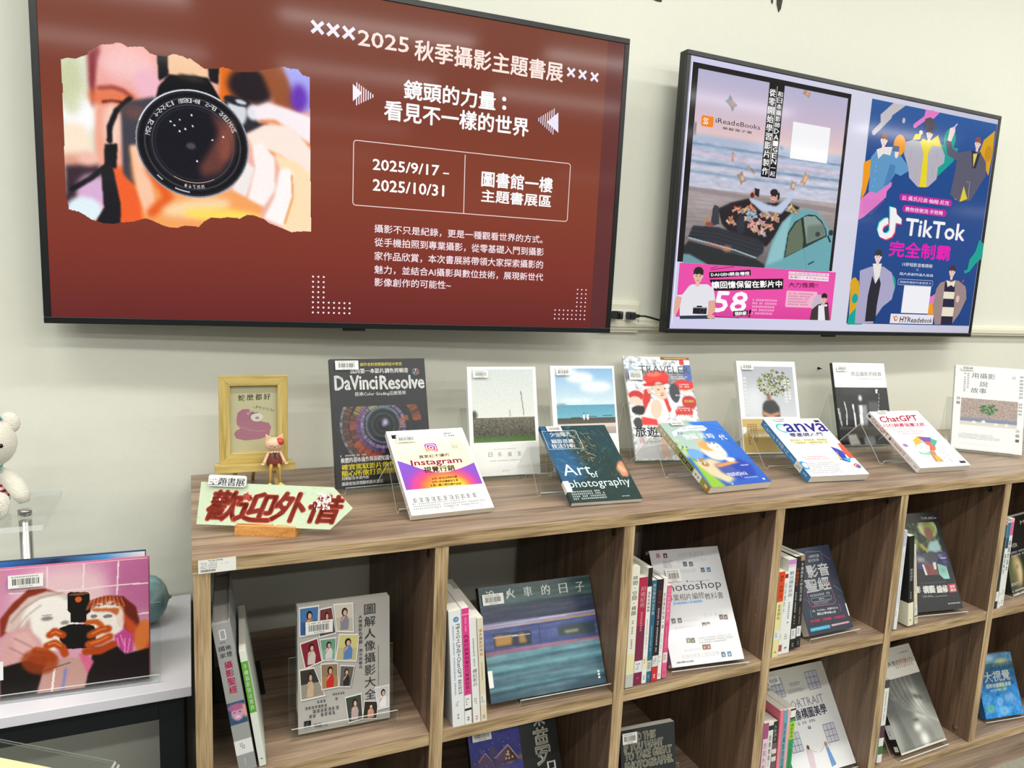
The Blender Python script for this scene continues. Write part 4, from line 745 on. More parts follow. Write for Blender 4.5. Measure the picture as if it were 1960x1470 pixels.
# ---- tree-headed man ----
P = (1.2884,0.3067,0.0060,-0.1706,0.3229,0.1734,0.2425,0.0150); A = Art(P[5]*1000, P[6]*1000); W_, H_ = A.w, A.h; A.rect(0, 0, W_, H_, 'f4f5f4')
x0, y0 = 12.9,14.1; x1, y1 = 164.9,147.3; ra = Ras(x0, y0, x1, y1, 90, 'b4b8c2'); ra.vg(y0, y1, 'a8acb8', 'c8ccd4').e(x0+30, y1-40, 30, 40, 'd4d8de', 12)
rg = np.random.RandomState(4); tx, ty = 105.8,59.1
for i in range(220):
    a_ = rg.rand()*6.28; q = rg.rand()**.5; ra.e(tx+math.cos(a_)*q*50, ty+math.sin(a_)*q*36, 3.5, 2.4, ('55603a', '78804e', '9aa070', '3e4a2c', 'a8a888')[i % 5], .6, i*40)
ra.p([(66.3,115.7),(75.3,105.1),(91.4,101.6),(102.8,105),(114.7,122.6),(113.8,150),(66.7,149.8),(63.8,140.1)], '26262a', 1).e(86,96.3, 6, 9, '8a5a44', 1).p([(64.7,131.4),(87.3,140.1),(111.6,133.1),(114.6,141.9),(86.2,149.9),(63.6,141.8)], 'c08a68', 1.2)
A.pic(ra); A.rect(2, y1+5, W_-2, H_-3, 'c6a868')
A.scrib(15.6,165, 44.5,222.6, '6a4c20', 4, True).rect(3, y1+26, 13, y1+44, 'f0f0ec').scrib(131.8,48, 154.9,129.6, 'f0f0f0', 2, True, seed=3).scrib(12.3,42.2, 26.5,146.9, 'e4e4e8', 1, True, seed=5)
b = book('paperback_book', P, 'photography book whose cover man has a leafy tree for a head', 'e8e8e6', A, 'books standing in the back row on the bookcase')
sticker(b, H_, 12, 8, 46, 24, 7)
# ---- product photography ----
P = (1.6422,0.3206,0.0060,-0.1650,0.3246,0.1724,0.2353,0.0120); A = Art(P[5]*1000, P[6]*1000); W_, H_ = A.w, A.h; A.rect(0, 0, W_, H_, 'f4f5f6')
y0 = [(84.9,70.5)][0][1]; ra = Ras(0, y0, W_, H_, 90, '17181b'); ra.e(W_*.4, y0+10, 60, 12, '2c2e32', 8)
for pts, wd in (([(25.1,112.5),(29.5,138.9),(25.4,176.3)], 3), ([(52.1,120),(54.2,150.2),(54.5,180.2)], 5)): ra.l(pts, wd, 'c8ccd0', .8).l(pts, 1.2, 'f8f8f8', .4)
ra.p([(69.3,120),(98.9,120),(96.2,180.4),(67.5,181)], '8a8d92', 1).p([(73,121.9),(82.2,121.9),(79.7,178.5),(69.9,179.5)], 'f2f4f4', .8).e(78.5,101.1, 6, 9, 'd8dcde', 1).p([(103.8,110.5),(135.9,110.4),(139.3,142.8),(103.6,143.5)], '4a4e54', 1.5).p([(133.2,76),(140,75.9),(138.3,87.4),(132,87.5)], 'e8ecec', .6).l([(143.4,89.3),(134.5,139)], 1.2, 'b0b4b8', .4).p([(-0.5,129.5),(6.8,129.5),(11,179.9),(6.7,179.9)], 'a8acb0', .8)
ra.vg([(69.5,182.1)][0][1], [(68.2,191.5)][0][1], '55585c', '2a2c30').p([(22.9,204.1),(51.5,201.8),(64.8,232.4),(29.8,233.8)], 'c0c0bc', 1).p([(76.6,210.2),(112.3,206.8),(113,233),(77.6,234.4)], '8a8c8e', 1.5).noise(5, 0, seed=3)
A.pic(ra); A.text('商品攝影的極致', 57.8,25, 160,38.1, '3c3e44', .0, 1).scrib(85.7,43.3, 159.1,48.4, '9a9aa0', 1).scrib(71.8,16.4, 157.6,20.3, 'c0c0c4', 1).scrib(7,61.9, 30.1,64.9, '909094', 1).ring(47.1,33.4, 6, .4, 'a0a0a4')
b = book('paperback_book', P, 'half white half black product photography book with gleaming silverware', '1d1f22', A, 'books standing in the back row on the bookcase')
sticker(b, H_, 10, 10, 44, 25, 8)
# ---- story book at the right end ----
P = (1.9652,0.2316,0.0040,-0.7393,0.2658,0.1727,0.2398,0.0151); A = Art(P[5]*1000, P[6]*1000); W_, H_ = A.w, A.h; A.rect(0, 0, W_, H_, 'eef1f1')
x0, y0 = 18.7,93.3; x1, y1 = 157.4,169.9; ra = Ras(x0, y0, x1, y1, 80, 'a89890'); ra.noise(16, .8, seed=3); q = lambda t: y0+(y1-y0)*t
ra.vg(q(.7), q(.84), '8a90a8', '7a86a4').vg(q(.84), y1, 'd0ccc4', 'dcd8d0')
rg = np.random.RandomState(2); tx, ty = 86.6,120.9
for i in range(70): a_ = rg.rand()*6.28; d_ = rg.rand()**.5; ra.e(tx+math.cos(a_)*d_*22, ty+math.sin(a_)*d_*15, 3, 2.2, ('3c7040', '5a9050', '2c5830')[i % 3], .5)
for q_ in [(52.6,160.4),(76.3,157.1),(107.4,162.1),(133.1,161.3)]: ra.e(q_[0], q_[1], 5, 4, 'ece8e4', .6)
A.pic(ra); A.text('用攝影', 41.4,19.4, 99.7,35.1, '3a3c40', .0).text('說', 61.8,42.2, 82.2,58, '3a3c40', .0).text('故事', 41,62.5, 79.9,77.2, '3a3c40', .0)
A.scrib(20.9,21.1, 37.2,78.1, '8a8c90', 2, True).scrib(17.3,192.6, 125.7,208.7, 'a0a2a4', 4).scrib(16.3,223, 155,222.1, '6a6c70', 2, seed=5).scrib(156.7,10.4, 170.4,140.6, '9a9ca0', 1, True, seed=7)
for (qx, qy), cl in zip([(11.5,95.1),(11.5,108.1),(144.6,26.6),(159.9,175.2),(159.8,188.2),(159.8,201.9)], ('b8b4b4', '9c8c88', 'c8cccc', 'c8c4c0', 'a89888', '4a6048')): A.rect(qx-4.5, qy-4, qx+4.5, qy+4, cl)
b = book('paperback_book', P, 'white photography book turned inwards with a small tree picture, right end of row', 'e6e9e9', A, 'books standing in the back row on the bookcase')
sticker(b, H_, 14, 2, 46, 14, 9)

# ---- front row, lying back on clear easels ----
P = (0.3479,0.0678,0.0020,0.0340,0.9800,0.1565,0.2037,0.0121); A = Art(P[5]*1000, P[6]*1000); W_, H_ = A.w, A.h
A.rect(0, 0, W_, H_, 'f4f4f4').grad(4, 22, W_-4, 160, ['fbf6d8', 'fdf4c4', 'fbeeb0'])
yb0, yb1 = [(61.8,123.8)][0][1], [(54.9,148.6)][0][1]
yw = [(7.4,76)][0][1]; yd = [(72.9,111.9)][0][1]; ym = [(149.3,99.1)][0][1]; ybb = [(155.6,146.6)][0][1]
import itertools
wave = [(4, yw)]+[(4+(W_-8)*t/20., yw+(yd-yw)*math.sin(min(1, t/11.)*math.pi/2)**1.2 if t <= 11 else yd-(yd-ym+6)*((t-11)/9.)**1.6) for t in range(1, 21)]
A.poly(wave+[(W_-4, ybb), (4, ybb)], '8a50c0'); ra = Ras(4, yw-6, W_-4, ybb, 80, '7c52c8'); ra.vg(yw, ybb, '7c58cc', '8e44b8')
ra.e(W_*.5, ybb-4, 62, 44, 'ec3f88', 8).e(W_*.52, ybb-2, 48, 34, 'f47a3c', 6).e(W_*.55, ybb+2, 36, 26, 'f8c440', 6).e(W_*.6, ybb-6, 16, 8, 'f8dc50', 5)
ra.mask = ra.inside([(3, yw)]+wave+[(W_-3, ym), (W_-3, ybb+5), (3, ybb+5)]); A.pic(ra); A.rect(4, ybb, W_-4, H_-3, 'f6f6f6')
cx, cy = 77.7,48.7; ra = Ras(cx-14, cy-12, cx+14, cy+12, 30, 'd83a80'); ra.vg(cy-12, cy+12, '8040c8', 'f04858').e(cx-8, cy+9, 12, 8, 'f8a040', 4); ra.mask = ra.inside([(cx-13, cy-8), (cx-9, cy-11), (cx+9, cy-11), (cx+13, cy-8), (cx+13, cy+8), (cx+9, cy+11), (cx-9, cy+11), (cx-13, cy+8)]); A.pic(ra)
A.rrect(cx-9, cy-8, cx+9, cy+8, 4, 'fbeef4', 1.6).ring(cx, cy, 4, 1.6, 'fbeef4').ell(cx+5.8, cy-5, 1, 1, 'fbeef4')
A.tq('買氣紅不讓的', [(48.1,66.2),(108.2,65.2),(47.7,74.6)], '6a4448', .02).tq('Instagram', [(29.4,77.3),(129.5,77.4),(28.2,95.1)], 'c02c70', .03, 2).tq('視覺行銷', [(49.2,95.8),(110.1,95.5),(47.9,110.1)], '5a3a3c', .03, 2)
A.tq('★用IG創造品牌與改變', [(58.2,122.8),(108.2,122),(57.6,128.5)], '8a2838', .02).tq('★把IG粉絲變顧客生意', [(56.1,130.3),(107.5,130.4),(55.5,136.3)], '8a2838', .02).tq('★靠IG圖片翻倍爆利秘訣', [(51,137.7),(111.9,138.7),(50.4,143.7)], '8a2838', .02)
A.ring(129.7,48.7, 11, .6, '8a8a80').ring(129.7,48.7, 8.5, .4, '8a8a80').scrib(120.8,45.2, 138.4,53.9, '8a8a80', 2).rect(7.6,10.7, 18.1,20.4, '1a1a1c').ell(26.2,16.9, 4, 3, 'b8b8b4').scrib(113.3,10.6, 140.4,23.1, '5a5a5a', 2)
for i, q in enumerate([(13.3,155.8),(24.4,157),(34.6,156.3)]): A.ring(q[0], q[1], 4, .5, 'a0a0a0')
A.scrib(10.4,163.7, 152.9,180, '9a9a9a', 1).scrib(6.8,177, 147.8,193.2, '8a8a8a', 3).line([(6, H_-19), (W_-6, H_-19)], .4, 'b8b8b8').line([(142.5,153.3),(140.2,160.4),(144.8,157.7),(147.6,160.6),(150.1,153.1),(142.5,153.3)], .5, 'a0a0a0')
for q, k in zip([(21.4,196.5),(49.3,195.7),(77.2,194.9),(105.2,195.3),(133.5,195)], range(5)):
    if k == 0: A.line([(q[0]-4, q[1]+4), (q[0]-4, q[1]-1), (q[0], q[1]-4), (q[0]+4, q[1]-1), (q[0]+4, q[1]+4), (q[0]-4, q[1]+4)], .6, '909090')
    elif k == 2: A.rrect(q[0]-4, q[1]-4, q[0]+4, q[1]+4, 1.5, '909090', .6).poly([(q[0]-1.3, q[1]-2), (q[0]+2.2, q[1]), (q[0]-1.3, q[1]+2)], '909090')
    elif k == 3: A.line([(q[0], q[1]+4), (q[0]-4.5, q[1]-1), (q[0]-2.5, q[1]-4), (q[0], q[1]-2), (q[0]+2.5, q[1]-4), (q[0]+4.5, q[1]-1), (q[0], q[1]+4)], .6, '909090')
    else: A.ring(q[0], q[1]-1.5, 2.6, .6, '909090').line([(q[0]+2, q[1]+1), (q[0]+4.4, q[1]+4)] if k == 1 else [(q[0]-4, q[1]+4.5), (q[0], q[1]+1.6), (q[0]+4, q[1]+4.5)], .6, '909090')
sp = Art(P[7]*1000, H_); sp.rect(0, 0, sp.w, H_, 'eeeeec').scrib(sp.w*.25, 30, sp.w*.75, H_-14, '3a3a3c', 1, True, seed=3)
b = book('paperback_book', P, 'white social media marketing book with purple and orange wave, lying back leftmost', 'ececea', A, 'books lying back on easels along the front edge', spine_art=sp)
sticker(b, H_, 14, 17, 52, 34, 10)
easel(.3385, .125, .1331, .2856, .1924, .074, .034, 'clear acrylic easel under the purple and orange social media book', 'clear easels under the front row books')
# art of photography
P = (0.6588,0.0625,0.0020,-0.0746,1.0293,0.1529,0.2137,0.0090); A = Art(P[5]*1000, P[6]*1000); W_, H_ = A.w, A.h; ra = Ras(0, 0, W_, H_, 110, '22393c')
ra.vg(0, H_, '24424a', '203634'); ra.p([(0, 0), (30, 0), (60, 130), (40, 160), (0, 170)], '2c6090', 10, .8); rg = np.random.RandomState(6)
for i in range(260):
    x_, y_ = rg.rand()*W_, rg.rand()*150; a_ = math.atan2(y_-60, x_-70)+1.2+rg.rand()*.7; l_ = 5+rg.rand()*12; b_ = x_ < 62
    cl = ('3f7cb4', '5a98c8', '2a5890', '7fb0d0')[i % 4] if b_ else ('2c5a5c', '14282c', '3a6a68', '8a8a60')[i % 4]
    ra.l([(x_, y_), (x_+l_*math.cos(a_), y_+l_*math.sin(a_))], .9, cl, .5, .6)
for i in range(90):
    x_, y_ = 78+rg.randn()*13, 62+rg.randn()*26; a_ = 1.2+rg.randn()*.5; ra.l([(x_, y_), (x_+9*math.cos(a_), y_+9*math.sin(a_))], 1, ('c0a468', 'dcc890', '3a3420', '8a7040', '1c1c18')[i % 5], .5, .8)
ra.e(118, 118, 14, 24, '24342c', 8, 0, .5).p([(128.6,130.9),(139.2,112.5),(149,107.3),(151.1,120.9),(149.9,149),(144.7,154.3),(133.7,151.7)], 'd08a68', 1.5).e(140.5,131.6, 5, 12, 'e8b090', 2, -20).noise(4, 0, seed=2)
A.pic(ra); A.rrect(1,14.6, 78.2,68.7, 1, 'dce8ec', .8); A.text('少量曝光', 16.1,16.5, 63.5,32.5, 'f0f4f4', .02, 1).text('攝影思維', 12.9,39.9, 63.2,51.7, 'f4f6f6', .03, 1).text('技法分析', 9.4,53.3, 60.9,66.1, 'f4f6f6', .03, 1)
A.text('Art', 9.6,112.8, 72,143.4, 'cfe8ee', .0).text('of', 65.7,135.1, 82.1,151.2, 'cfe8ee', 0).text('photography', 10.7,155.2, 144,181.7, 'd4e8e4', .0).scrib(7.6,183.1, 88.7,207.2, 'd0d8d4', 4).scrib(111.3,202.1, 127.2,206.1, 'd0d8d4', 1)
q = [(0.1,157.2),(13.8,157.1),(10,185.9),(-0.2,186.8)]; A.rect(0, q[0][1], 12, q[2][1], 'f0f0ee')
sp = Art(P[7]*1000, H_); sp.rect(0, 0, sp.w, H_, '20497a').rect(0, H_*.6, sp.w, H_, '203a3c').rect(0, q[0][1], sp.w, q[2][1], 'f0f0ee').scrib(sp.w*.25, 14, sp.w*.75, H_*.55, 'a0c0d8', 1, True)
b = book('paperback_book', P, 'dark teal photography art book with brushed portrait, lying back on its easel', '20383c', A, 'books lying back on easels along the front edge', spine_art=sp)
sticker(b, H_, 12, 4, 46, 20, 11)
easel(.633, .14, .1562, .3039, .2217, .083, -.07, 'clear acrylic easel under the dark teal art book', 'clear easels under the front row books')
# cat book
P = (0.9810,0.0575,0.0020,0.0091,1.1064,0.1648,0.2146,0.0174); A = Art(P[5]*1000, P[6]*1000); W_, H_ = A.w, A.h; ra = Ras(0, 0, W_, H_, 140, '2f74d0', .6)
ra.vg(0, H_, '2c78d8', '2858b8'); ra.p([(0, 0), (80, 0), (100, 40), (60, 110), (0, 120)], 'a8c0b8', 8); ra.p([(8.6,24.9),(13,81.9),(2.7,214.8),(41.5,219.2),(16.5,131.8),(13,81.9)], '8ab83c', 4); rg = np.random.RandomState(9)
for i in range(110):
    t_ = rg.rand(); x_ = t_*58+rg.rand()*18-4; y_ = 70+t_*128+rg.randn()*7; ra.e(x_, y_, 3.6, 1.8, ('a8d44c', '5c8c24', 'd4ec80', '3c6818')[i % 4], .5, i*33)
for k in range(5): ra.l([(112+k*8, 6+k*16), (W_, 26+k*22)], 2.2, '1c4c98', 1, .7)
ra.p([(10.4,135.6),(56,126.6),(96.4,152.6),(102.6,179.5),(56.2,208.5),(26.5,180.2)], 'd8c4a0', 5).p([(55.4,148.7),(132.7,133.6),(152.3,158),(141.3,192.1),(84.7,199),(58.6,175)], '2038a0', 5, .8)
ra.e(84.6,106.4, 30, 30, 'ece4d4', 4, 20).e(75.5,87.1, 20, 17, 'd8a060', 4, 20).e(96.7,88.9, 17, 14, 'f4f0ea', 3).e(91,78.1, 3, 2.2, '1c1c1c', .6).e(101.7,78.9, 3, 2, '1c1c1c', .6).e(103,91.8, 3, 2, 'e08878', .6).e(66.3,67.6, 8, 4, 'e0b078', 2, -40).e(30.4,110.8, 18, 18, '6aa0e0', 2).p([(54,150.7),(105.4,140.1),(126.9,146.6),(63.2,158.2)], 'd89050', 2).e(108.5,135.9, 13, 7, 'f4f0ea', 3)
A.pic(ra)
q = [(14.8,32.6),(44.8,20.1),(79.8,12.6),(112.9,14.8),(119.4,25.3),(107.4,34.4),(69,29.2),(39.5,34.4),(11.9,49.1)]; A.poly(q, 'f4f6f4'); A.text('AI', 25.7,31.7, 41,41.9, '2c6cb0', .02, 1).scrib(51.1,19.1, 118.3,27.1, '2c6cb0', 1)
for ch, q in zip('物攝美時代', [(45.2,51.6),(64.4,50.7),(86.8,50.9),(110.3,52.7),(139.9,59.8)]): A.text(ch, q[0]-9, q[1]-9, q[0]+9, q[1]+10, 'f6fafc', .03, 1)
A.ell(34.1,138.7, 12, 14, '9a7030').ring(34.1,138.7, 11, .6, 'e8d8a8').text('9週', 20,131.7, 49,146.2, 'f4f0e0', .02, 1).scrib(121.8,154.3, 146.8,159.7, 'f0f0f8', 1).text('masterpiece', 68.8,172.9, 120.2,192.9, 'e8ecff', .0, 1).scrib(103.8,192.7, 143.2,198.6, 'c8d4f8', 1).ell(150.9,203.9, 3.4, 3, 'd0e0f8')
sp = Art(P[7]*1000, H_); sp.grad(0, 0, sp.w, H_, [(0, 'cfc4a4'), (.35, 'b8a878'), (.5, '8aa03c'), (.8, '9ab050'), (1, 'a87c34')]).vtext('物攝美時代', sp.w*.25, 8, sp.w*.8, 78, 'f4f0e4', .03).rect(sp.w*.2, 96, sp.w*.75, 150, '26241c').scrib(sp.w*.3, 98, sp.w*.66, 148, 'd8d0b8', 1, True).rect(0, 154, sp.w, 182, 'f0f0ec').scrib(sp.w*.3, 158, sp.w*.7, 178, '505050', 2).rect(sp.w*.35, H_-18, sp.w*.7, H_-8, 'e8d8a0')
b = book('paperback_book', P, 'thick bright blue book with a fluffy cat on its cover, lying back', 'b0903c', A, 'books lying back on easels along the front edge', spine_art=sp)
sticker(b, H_, 26, 1, 60, 14, 12)
easel(.975, .14, .207, .3442, .2635, .084, .009, 'clear acrylic easel under the blue cat book', 'clear easels under the front row books')
# white beginners' design book
P = (1.2675,0.0675,0.0020,-0.1125,1.1001,0.1621,0.2078,0.0177); A = Art(P[5]*1000, P[6]*1000); W_, H_ = A.w, A.h; A.rect(0, 0, W_, H_, 'f6f6f8')
A.ring(33.7,36, 15, 4.5, '20b8b0', 40, 320).text('anva', 40.2,19.8, 161,51.6, '3848c0', .04, 2, shear=.15, col2='5a30b8').tq('零基礎入門', [(38.6,56.1),(133.5,55),(35,70.1)], '303878', .03, 1)
A.rect(24.9,78.7, 130.7,86.5, 'f8ecb0').text('圖文設計、影音動畫、簡報報告', 26.3,78.3, 131.8,86.5, '5a4c38', .01, 1).rect(30.5,87.7, 127.6,96.4, 'f8ecb0').text('社群素材、AI應用快速上手', 32.7,87.8, 126.8,96.5, '5a4c38', .01, 1).scrib(71,97.7, 93.7,102.5, '606060', 1)
A.poly([(122.6,108.1),(137.2,117.5),(145.4,127.6),(137.2,167.7),(117.8,155.1),(123.3,131.5)], '2840b0').poly([(151,98.3),(168.1,96.4),(162,152.4),(147.1,151.7),(145.4,127.6)], 'e85838').poly([(130.1,122.1),(117.4,150.3),(125.2,155.4),(124.1,141.1)], 'f0c830').poly([(128.5,150.9),(150.8,151.9),(139,167.8)], '40a8d8').poly([(164.1,93.8),(172,90),(166.5,101.4)], 'f09040').ell(143.3,134.8, 4, 4, '6a48b8')
A.ring(149.7,179.1, 7, 3.5, 'd84838').ell(151.3,181, 6, 6, '2878b8').scrib(20,139.5, 104.9,153.2, 'd86060', 2).scrib(7.4,161.5, 119.2,199.8, '8a8a90', 6).ell(6.6,170.6, 12, 14, '2890d8').ell(10.1,170.7, 7, 9, 'f4f4f8').rect(141.7,7.5, 157,16.5, '1c2430')
q = [(-10.5,160.6),(6.8,153.6)][0][1]
sp = Art(P[7]*1000, H_); sp.rect(0, 0, sp.w, H_, '2f8cd0').text('Canva', sp.w*.2, 8, sp.w*.82, 62, 'f2f6fa', .02, 1, rot=90).vtext('零基礎入門', sp.w*.25, 66, sp.w*.78, 122, 'f2f6fa', .02).scrib(sp.w*.3, 126, sp.w*.7, 146, 'e0ecf8', 1, True).rect(0, 150, sp.w, 176, 'f2f2f0').scrib(sp.w*.25, 154, sp.w*.75, 172, '505458', 3).scrib(sp.w*.3, 184, sp.w*.7, 200, 'e8f0f8', 1, True)
b = book('paperback_book', P, 'white design software beginner book with blue spine and coloured triangles, lying back', '2f8cd0', A, 'books lying back on easels along the front edge', spine_art=sp)
sticker(b, H_, 25, 1, 58, 13, 13)
easel(1.27, .14, .2123, .380, .285, .078, -.11, 'clear acrylic easel under the blue-spined design book', 'clear easels under the front row books')
# white book with a cartoon figure
P = (1.6161,0.0612,0.0020,-0.0745,1.0219,0.1656,0.2040,0.0169); A = Art(P[5]*1000, P[6]*1000); W_, H_ = A.w, A.h; A.rect(0, 0, W_, H_, 'f8f8f8')
A.tq('ChatGPT', [(15.2,20.3),(145.5,17.4),(7.1,41.5)], 'd8285c', .04, 2).tq('IG行銷最強魔法師', [(9.7,46.6),(147.5,47.3),(2.9,60.4)], 'd8486c', .03, 1).scrib(4.5,64.9, 100,72.1, 'c06070', 1).scrib(31.5,73.7, 133.7,90.5, 'c06070', 2, seed=3)
A.rrect(-29.6,99.9, 201.5,181.8, 22, 'f0c0cc', 1.2)
for col_, pts in (('8fc8b4', [(44.7,130.4),(77.9,112.7),(104.4,123.6),(92.6,151.7),(63.5,164.2),(38,158.2)]), ('e8b040', [(56.3,109.3),(83.7,95.8),(103.5,99.1),(69.8,122),(48.8,128.2)]), ('7a4ca0', [(81.6,98.2),(123.3,102.4),(119.5,121.9),(86.8,117.9)]), ('e86850', [(88.9,115.6),(119.5,121.9),(100.9,147.4),(79.7,151)]), ('40a898', [(119,104.7),(134.7,115.2),(107,135.8),(105.2,123.6)]), ('f8f4ee', [(50.9,128.3),(80.4,120.1),(91.8,132.6),(77.6,150.9),(53.7,155.3),(39.3,146.6)]), ('b08860', [(75.5,150.8),(92.6,151.7),(81.3,183.7),(64.7,187.3),(67.9,169.1)]), ('d8a850', [(78.2,162.7),(91.1,168),(91.9,186.6),(72.3,188.7)])): A.poly(pts, col_)
A.ell(60,138.2, 1.6, 1.2, '4a3a50').ell(78.2,136.7, 1.6, 1.2, '4a3a50').ell(17,126.6, 8, 6, '9a7ca8')
for q in [(116.2,152.9),(120.7,157.9),(120.9,165),(121.1,172),(106.3,175.9),(117.2,183.4),(85.5,183.9),(117.4,190.4)]: A.line([(q[0], q[1]+5), (q[0]+2, q[1]), (q[0]-2, q[1]-3)], .7, '5a4878').ell(q[0], q[1]-3, 1.3, 1.3, '7a5898')
A.rect(139.7,187.8, 158.9,195.7, '1c1c1e')
sp = Art(P[7]*1000, H_); sp.rect(0, 0, sp.w, H_, 'f0eeee').rect(sp.w*.3, 4, sp.w*.7, 14, '404040').text('ChatGPT', sp.w*.22, 18, sp.w*.8, 84, 'c82858', .04, 1, rot=90).vtext('IG行銷最強魔法師', sp.w*.28, 90, sp.w*.75, 152, 'd0506c', .02).scrib(sp.w*.3, 158, sp.w*.7, 178, '707070', 2, True).scrib(sp.w*.35, 186, sp.w*.65, 198, '707070', 1, True)
b = book('paperback_book', P, 'white book with magenta lettering and cartoon child in a hood, lying back rightmost', 'efefef', A, 'books lying back on easels along the front edge', spine_art=sp)
sticker(b, H_, 24, 1, 56, 11, 14)
easel(1.615, .14, .1759, .3416, .2478, .088, -.07, 'clear acrylic easel under the magenta-lettered white book', 'clear easels under the front row books')
# stands of the back row
for P, lab, x0, x1 in (((0.2555,0.2619,0.0060,0.0593,0.2778,0.1955,0.2536,0.0150), 'clear acrylic stand holding the black lens cover book', .015, .17), ((0.5377,0.2813,0.0060,-0.0407,0.2489,0.1587,0.2341,0.0120), 'clear acrylic stand holding the grassy bank photo book', -.014, .12), ((0.7331,0.2728,0.0060,-0.0562,0.2740,0.1608,0.2365,0.0121), 'clear acrylic stand holding the blue sea photo book', -.014, .12),
        ((0.9760,0.3247,0.0040,-0.2067,0.5315,0.1801,0.2741,0.0079), 'clear acrylic stand holding the red helmet magazine', -.008, .15), ((1.2884,0.3067,0.0060,-0.1706,0.3229,0.1734,0.2425,0.0150), 'clear acrylic stand holding the tree-headed man book', -.012, .165), ((1.6422,0.3206,0.0060,-0.1650,0.3246,0.1724,0.2353,0.0120), 'clear acrylic stand holding the silverware book', -.012, .165), ((1.9652,0.2316,0.0040,-0.7393,0.2658,0.1727,0.2398,0.0151), 'clear acrylic stand holding the inward turned white book', -.012, .150)):
    holder(P, 0, x0, x1, .014, .15, lab, 'clear stands of the back row books', True)
# ================= face-out books in the cubbies =================
G1 = 'books shown face out in the upper cubbies'; G2 = 'books shown face out in the lower cubbies'
P = (0.1582,0.0617,-0.3547,-0.0236,0.1081,0.1566,0.2182,0.0222); A = Art(P[5]*1000, P[6]*1000); W_, H_ = A.w, A.h; A.rect(0, 0, W_, H_, 'b9b4ae').grad(0, 0, W_, H_, ['b4afaa', 'c2beb8', 'b8b5b2'])
def snap(q, bg, fig, hair, skin='e0b098', top=None, k=0):
    cx = sum(p[0] for p in q)/4; cy = sum(p[1] for p in q)/4; sc_ = lambda f: [(cx+(x-cx)*f, cy+(y-cy)*f) for x, y in q]
    A.poly([(x+1.2, y+1.4) for x, y in sc_(1.0)], '8c8884'); A.poly(sc_(1.0), 'f0eee8'); A.poly(sc_(.9), bg)
    h = math.hypot(q[3][0]-q[0][0], q[3][1]-q[0][1]); w2 = math.hypot(q[1][0]-q[0][0], q[1][1]-q[0][1])
    if top: A.poly([(cx+(x-cx)*.88, cy+(y-cy)*.88-h*0) for x, y in (q[0], q[1], ((q[1][0]+q[2][0])/2, (q[1][1]+q[2][1])/2), ((q[0][0]+q[3][0])/2, (q[0][1]+q[3][1])/2))], top)
    A.poly([(cx-w2*.2, cy+h*.42), (cx-w2*.18, cy), (cx-w2*.05, cy-h*.08), (cx+w2*.15, cy-h*.06), (cx+w2*.24, cy+h*.1), (cx+w2*.2, cy+h*.42)], fig)
    A.ell(cx+w2*.02, cy-h*.2, w2*.15, h*.15, hair).ell(cx+w2*.04, cy-h*.17, w2*.09, h*.1, skin).line([(cx-w2*.12, cy+h*.02), (cx-w2*.2, cy+h*.16), (cx+w2*.02, cy-h*.05)], w2*.07, skin)
for q, bg, fig, hair, top in (([(3,0.8),(36.3,0.4),(34.1,51.3),(3.4,51.5)], '3a66a0', 'c08050', '20181c', '4a7ab0'), ([(36.3,7.1),(57.4,5.1),(64.4,53.9),(35,57.2)], '4a5060', 'c03844', '3a2020', '7a3a40'), ([(59.2,1.5),(93.4,3.1),(94.4,56.3),(64.5,51)], 'c8c0b0', '8a8c98', '2c2024', 'd8d0c0'),
        ([(3.3,61.9),(33.2,55.4),(41.1,99.1),(11.9,107.6)], '8a2438', 'd8ccc8', '1c1418', None), ([(35.9,59.2),(64.4,59.6),(62.8,99.7),(41.1,98.1)], '86b09c', 'e0d8dc', '2c2024', '70a088'), ([(68.7,54.5),(103.9,59.6),(98.5,108.3),(61.7,101.4)], 'c8c08c', '5c88c8', '1c1a20', 'd8d088'),
        ([(2,106),(27.3,105.4),(46.1,159.3),(4.3,161.3)], 'a09a90', 'd8b898', '241c18', '3a3834'), ([(37.4,101.3),(66.9,104.2),(68.1,147.8),(38.5,148.4)], 'b08a60', 'd03028', '241818', '988060'), ([(70.2,109),(95.4,114.3),(88.2,151.3),(68.1,147.8)], '6a6660', '2c2a2c', '2c2420', None),
        ([(77.7,166.9),(106.6,164.3),(109.8,211.9),(83.5,214.7)], '3c4440', 'b8a8a8', '181818', None), ([(110.9,178.8),(136,183.4),(133.9,216),(107.5,211.5)], '2c2826', 'c89880', '1c1414', None), ([(129.3,158.5),(155.7,157.2),(155.6,198.9),(135,200)], 'd8d8dc', 'f2f0f0', '2a1c1c', 'ccd0d4')):
    snap(q, bg, fig, hair, top=top)
q = [(121.3,7.7),(120.5,179.6)]; A.vtext('圖解人像攝影大全', q[0][0]-9, q[0][1], q[0][0]+10, q[1][1], '2c2c30', .0, 2)
q = [(105.4,26.5),(104.9,122)]; A.vtext('人物攝影的構圖·測光與曝光', q[0][0]-3, q[0][1], q[0][0]+3, q[1][1], '4c4c50', .01)
A.scrib(135.2,85, 137.8,155.8, '7c7c80', 1, True)
for a4 in ((53.5,155.4, 81.2,161.8), (31.4,163, 70.2,170.7), (11.7,171, 50.6,179), (24,177.7, 70.1,187.4), (18.1,185.3, 64.5,194.9)): A.scrib(a4[0], a4[1]+.2, a4[2], a4[3]-.2, '5c5c60', 1)
A.rect(9.7,196.3, 21,206.2, '1e1e22').poly([(10.7,205.3),(15.7,197.1),(16.5,206.4)], '48484c').text('Well', 25.6,203.5, 36.6,210.8, '202024', .03, 1).text('Book', 37.1,205.5, 49.1,211.6, '6c6c70', .0, 1).scrib(9.6,207.2, 20.9,209.4, '4c4c50', 1)
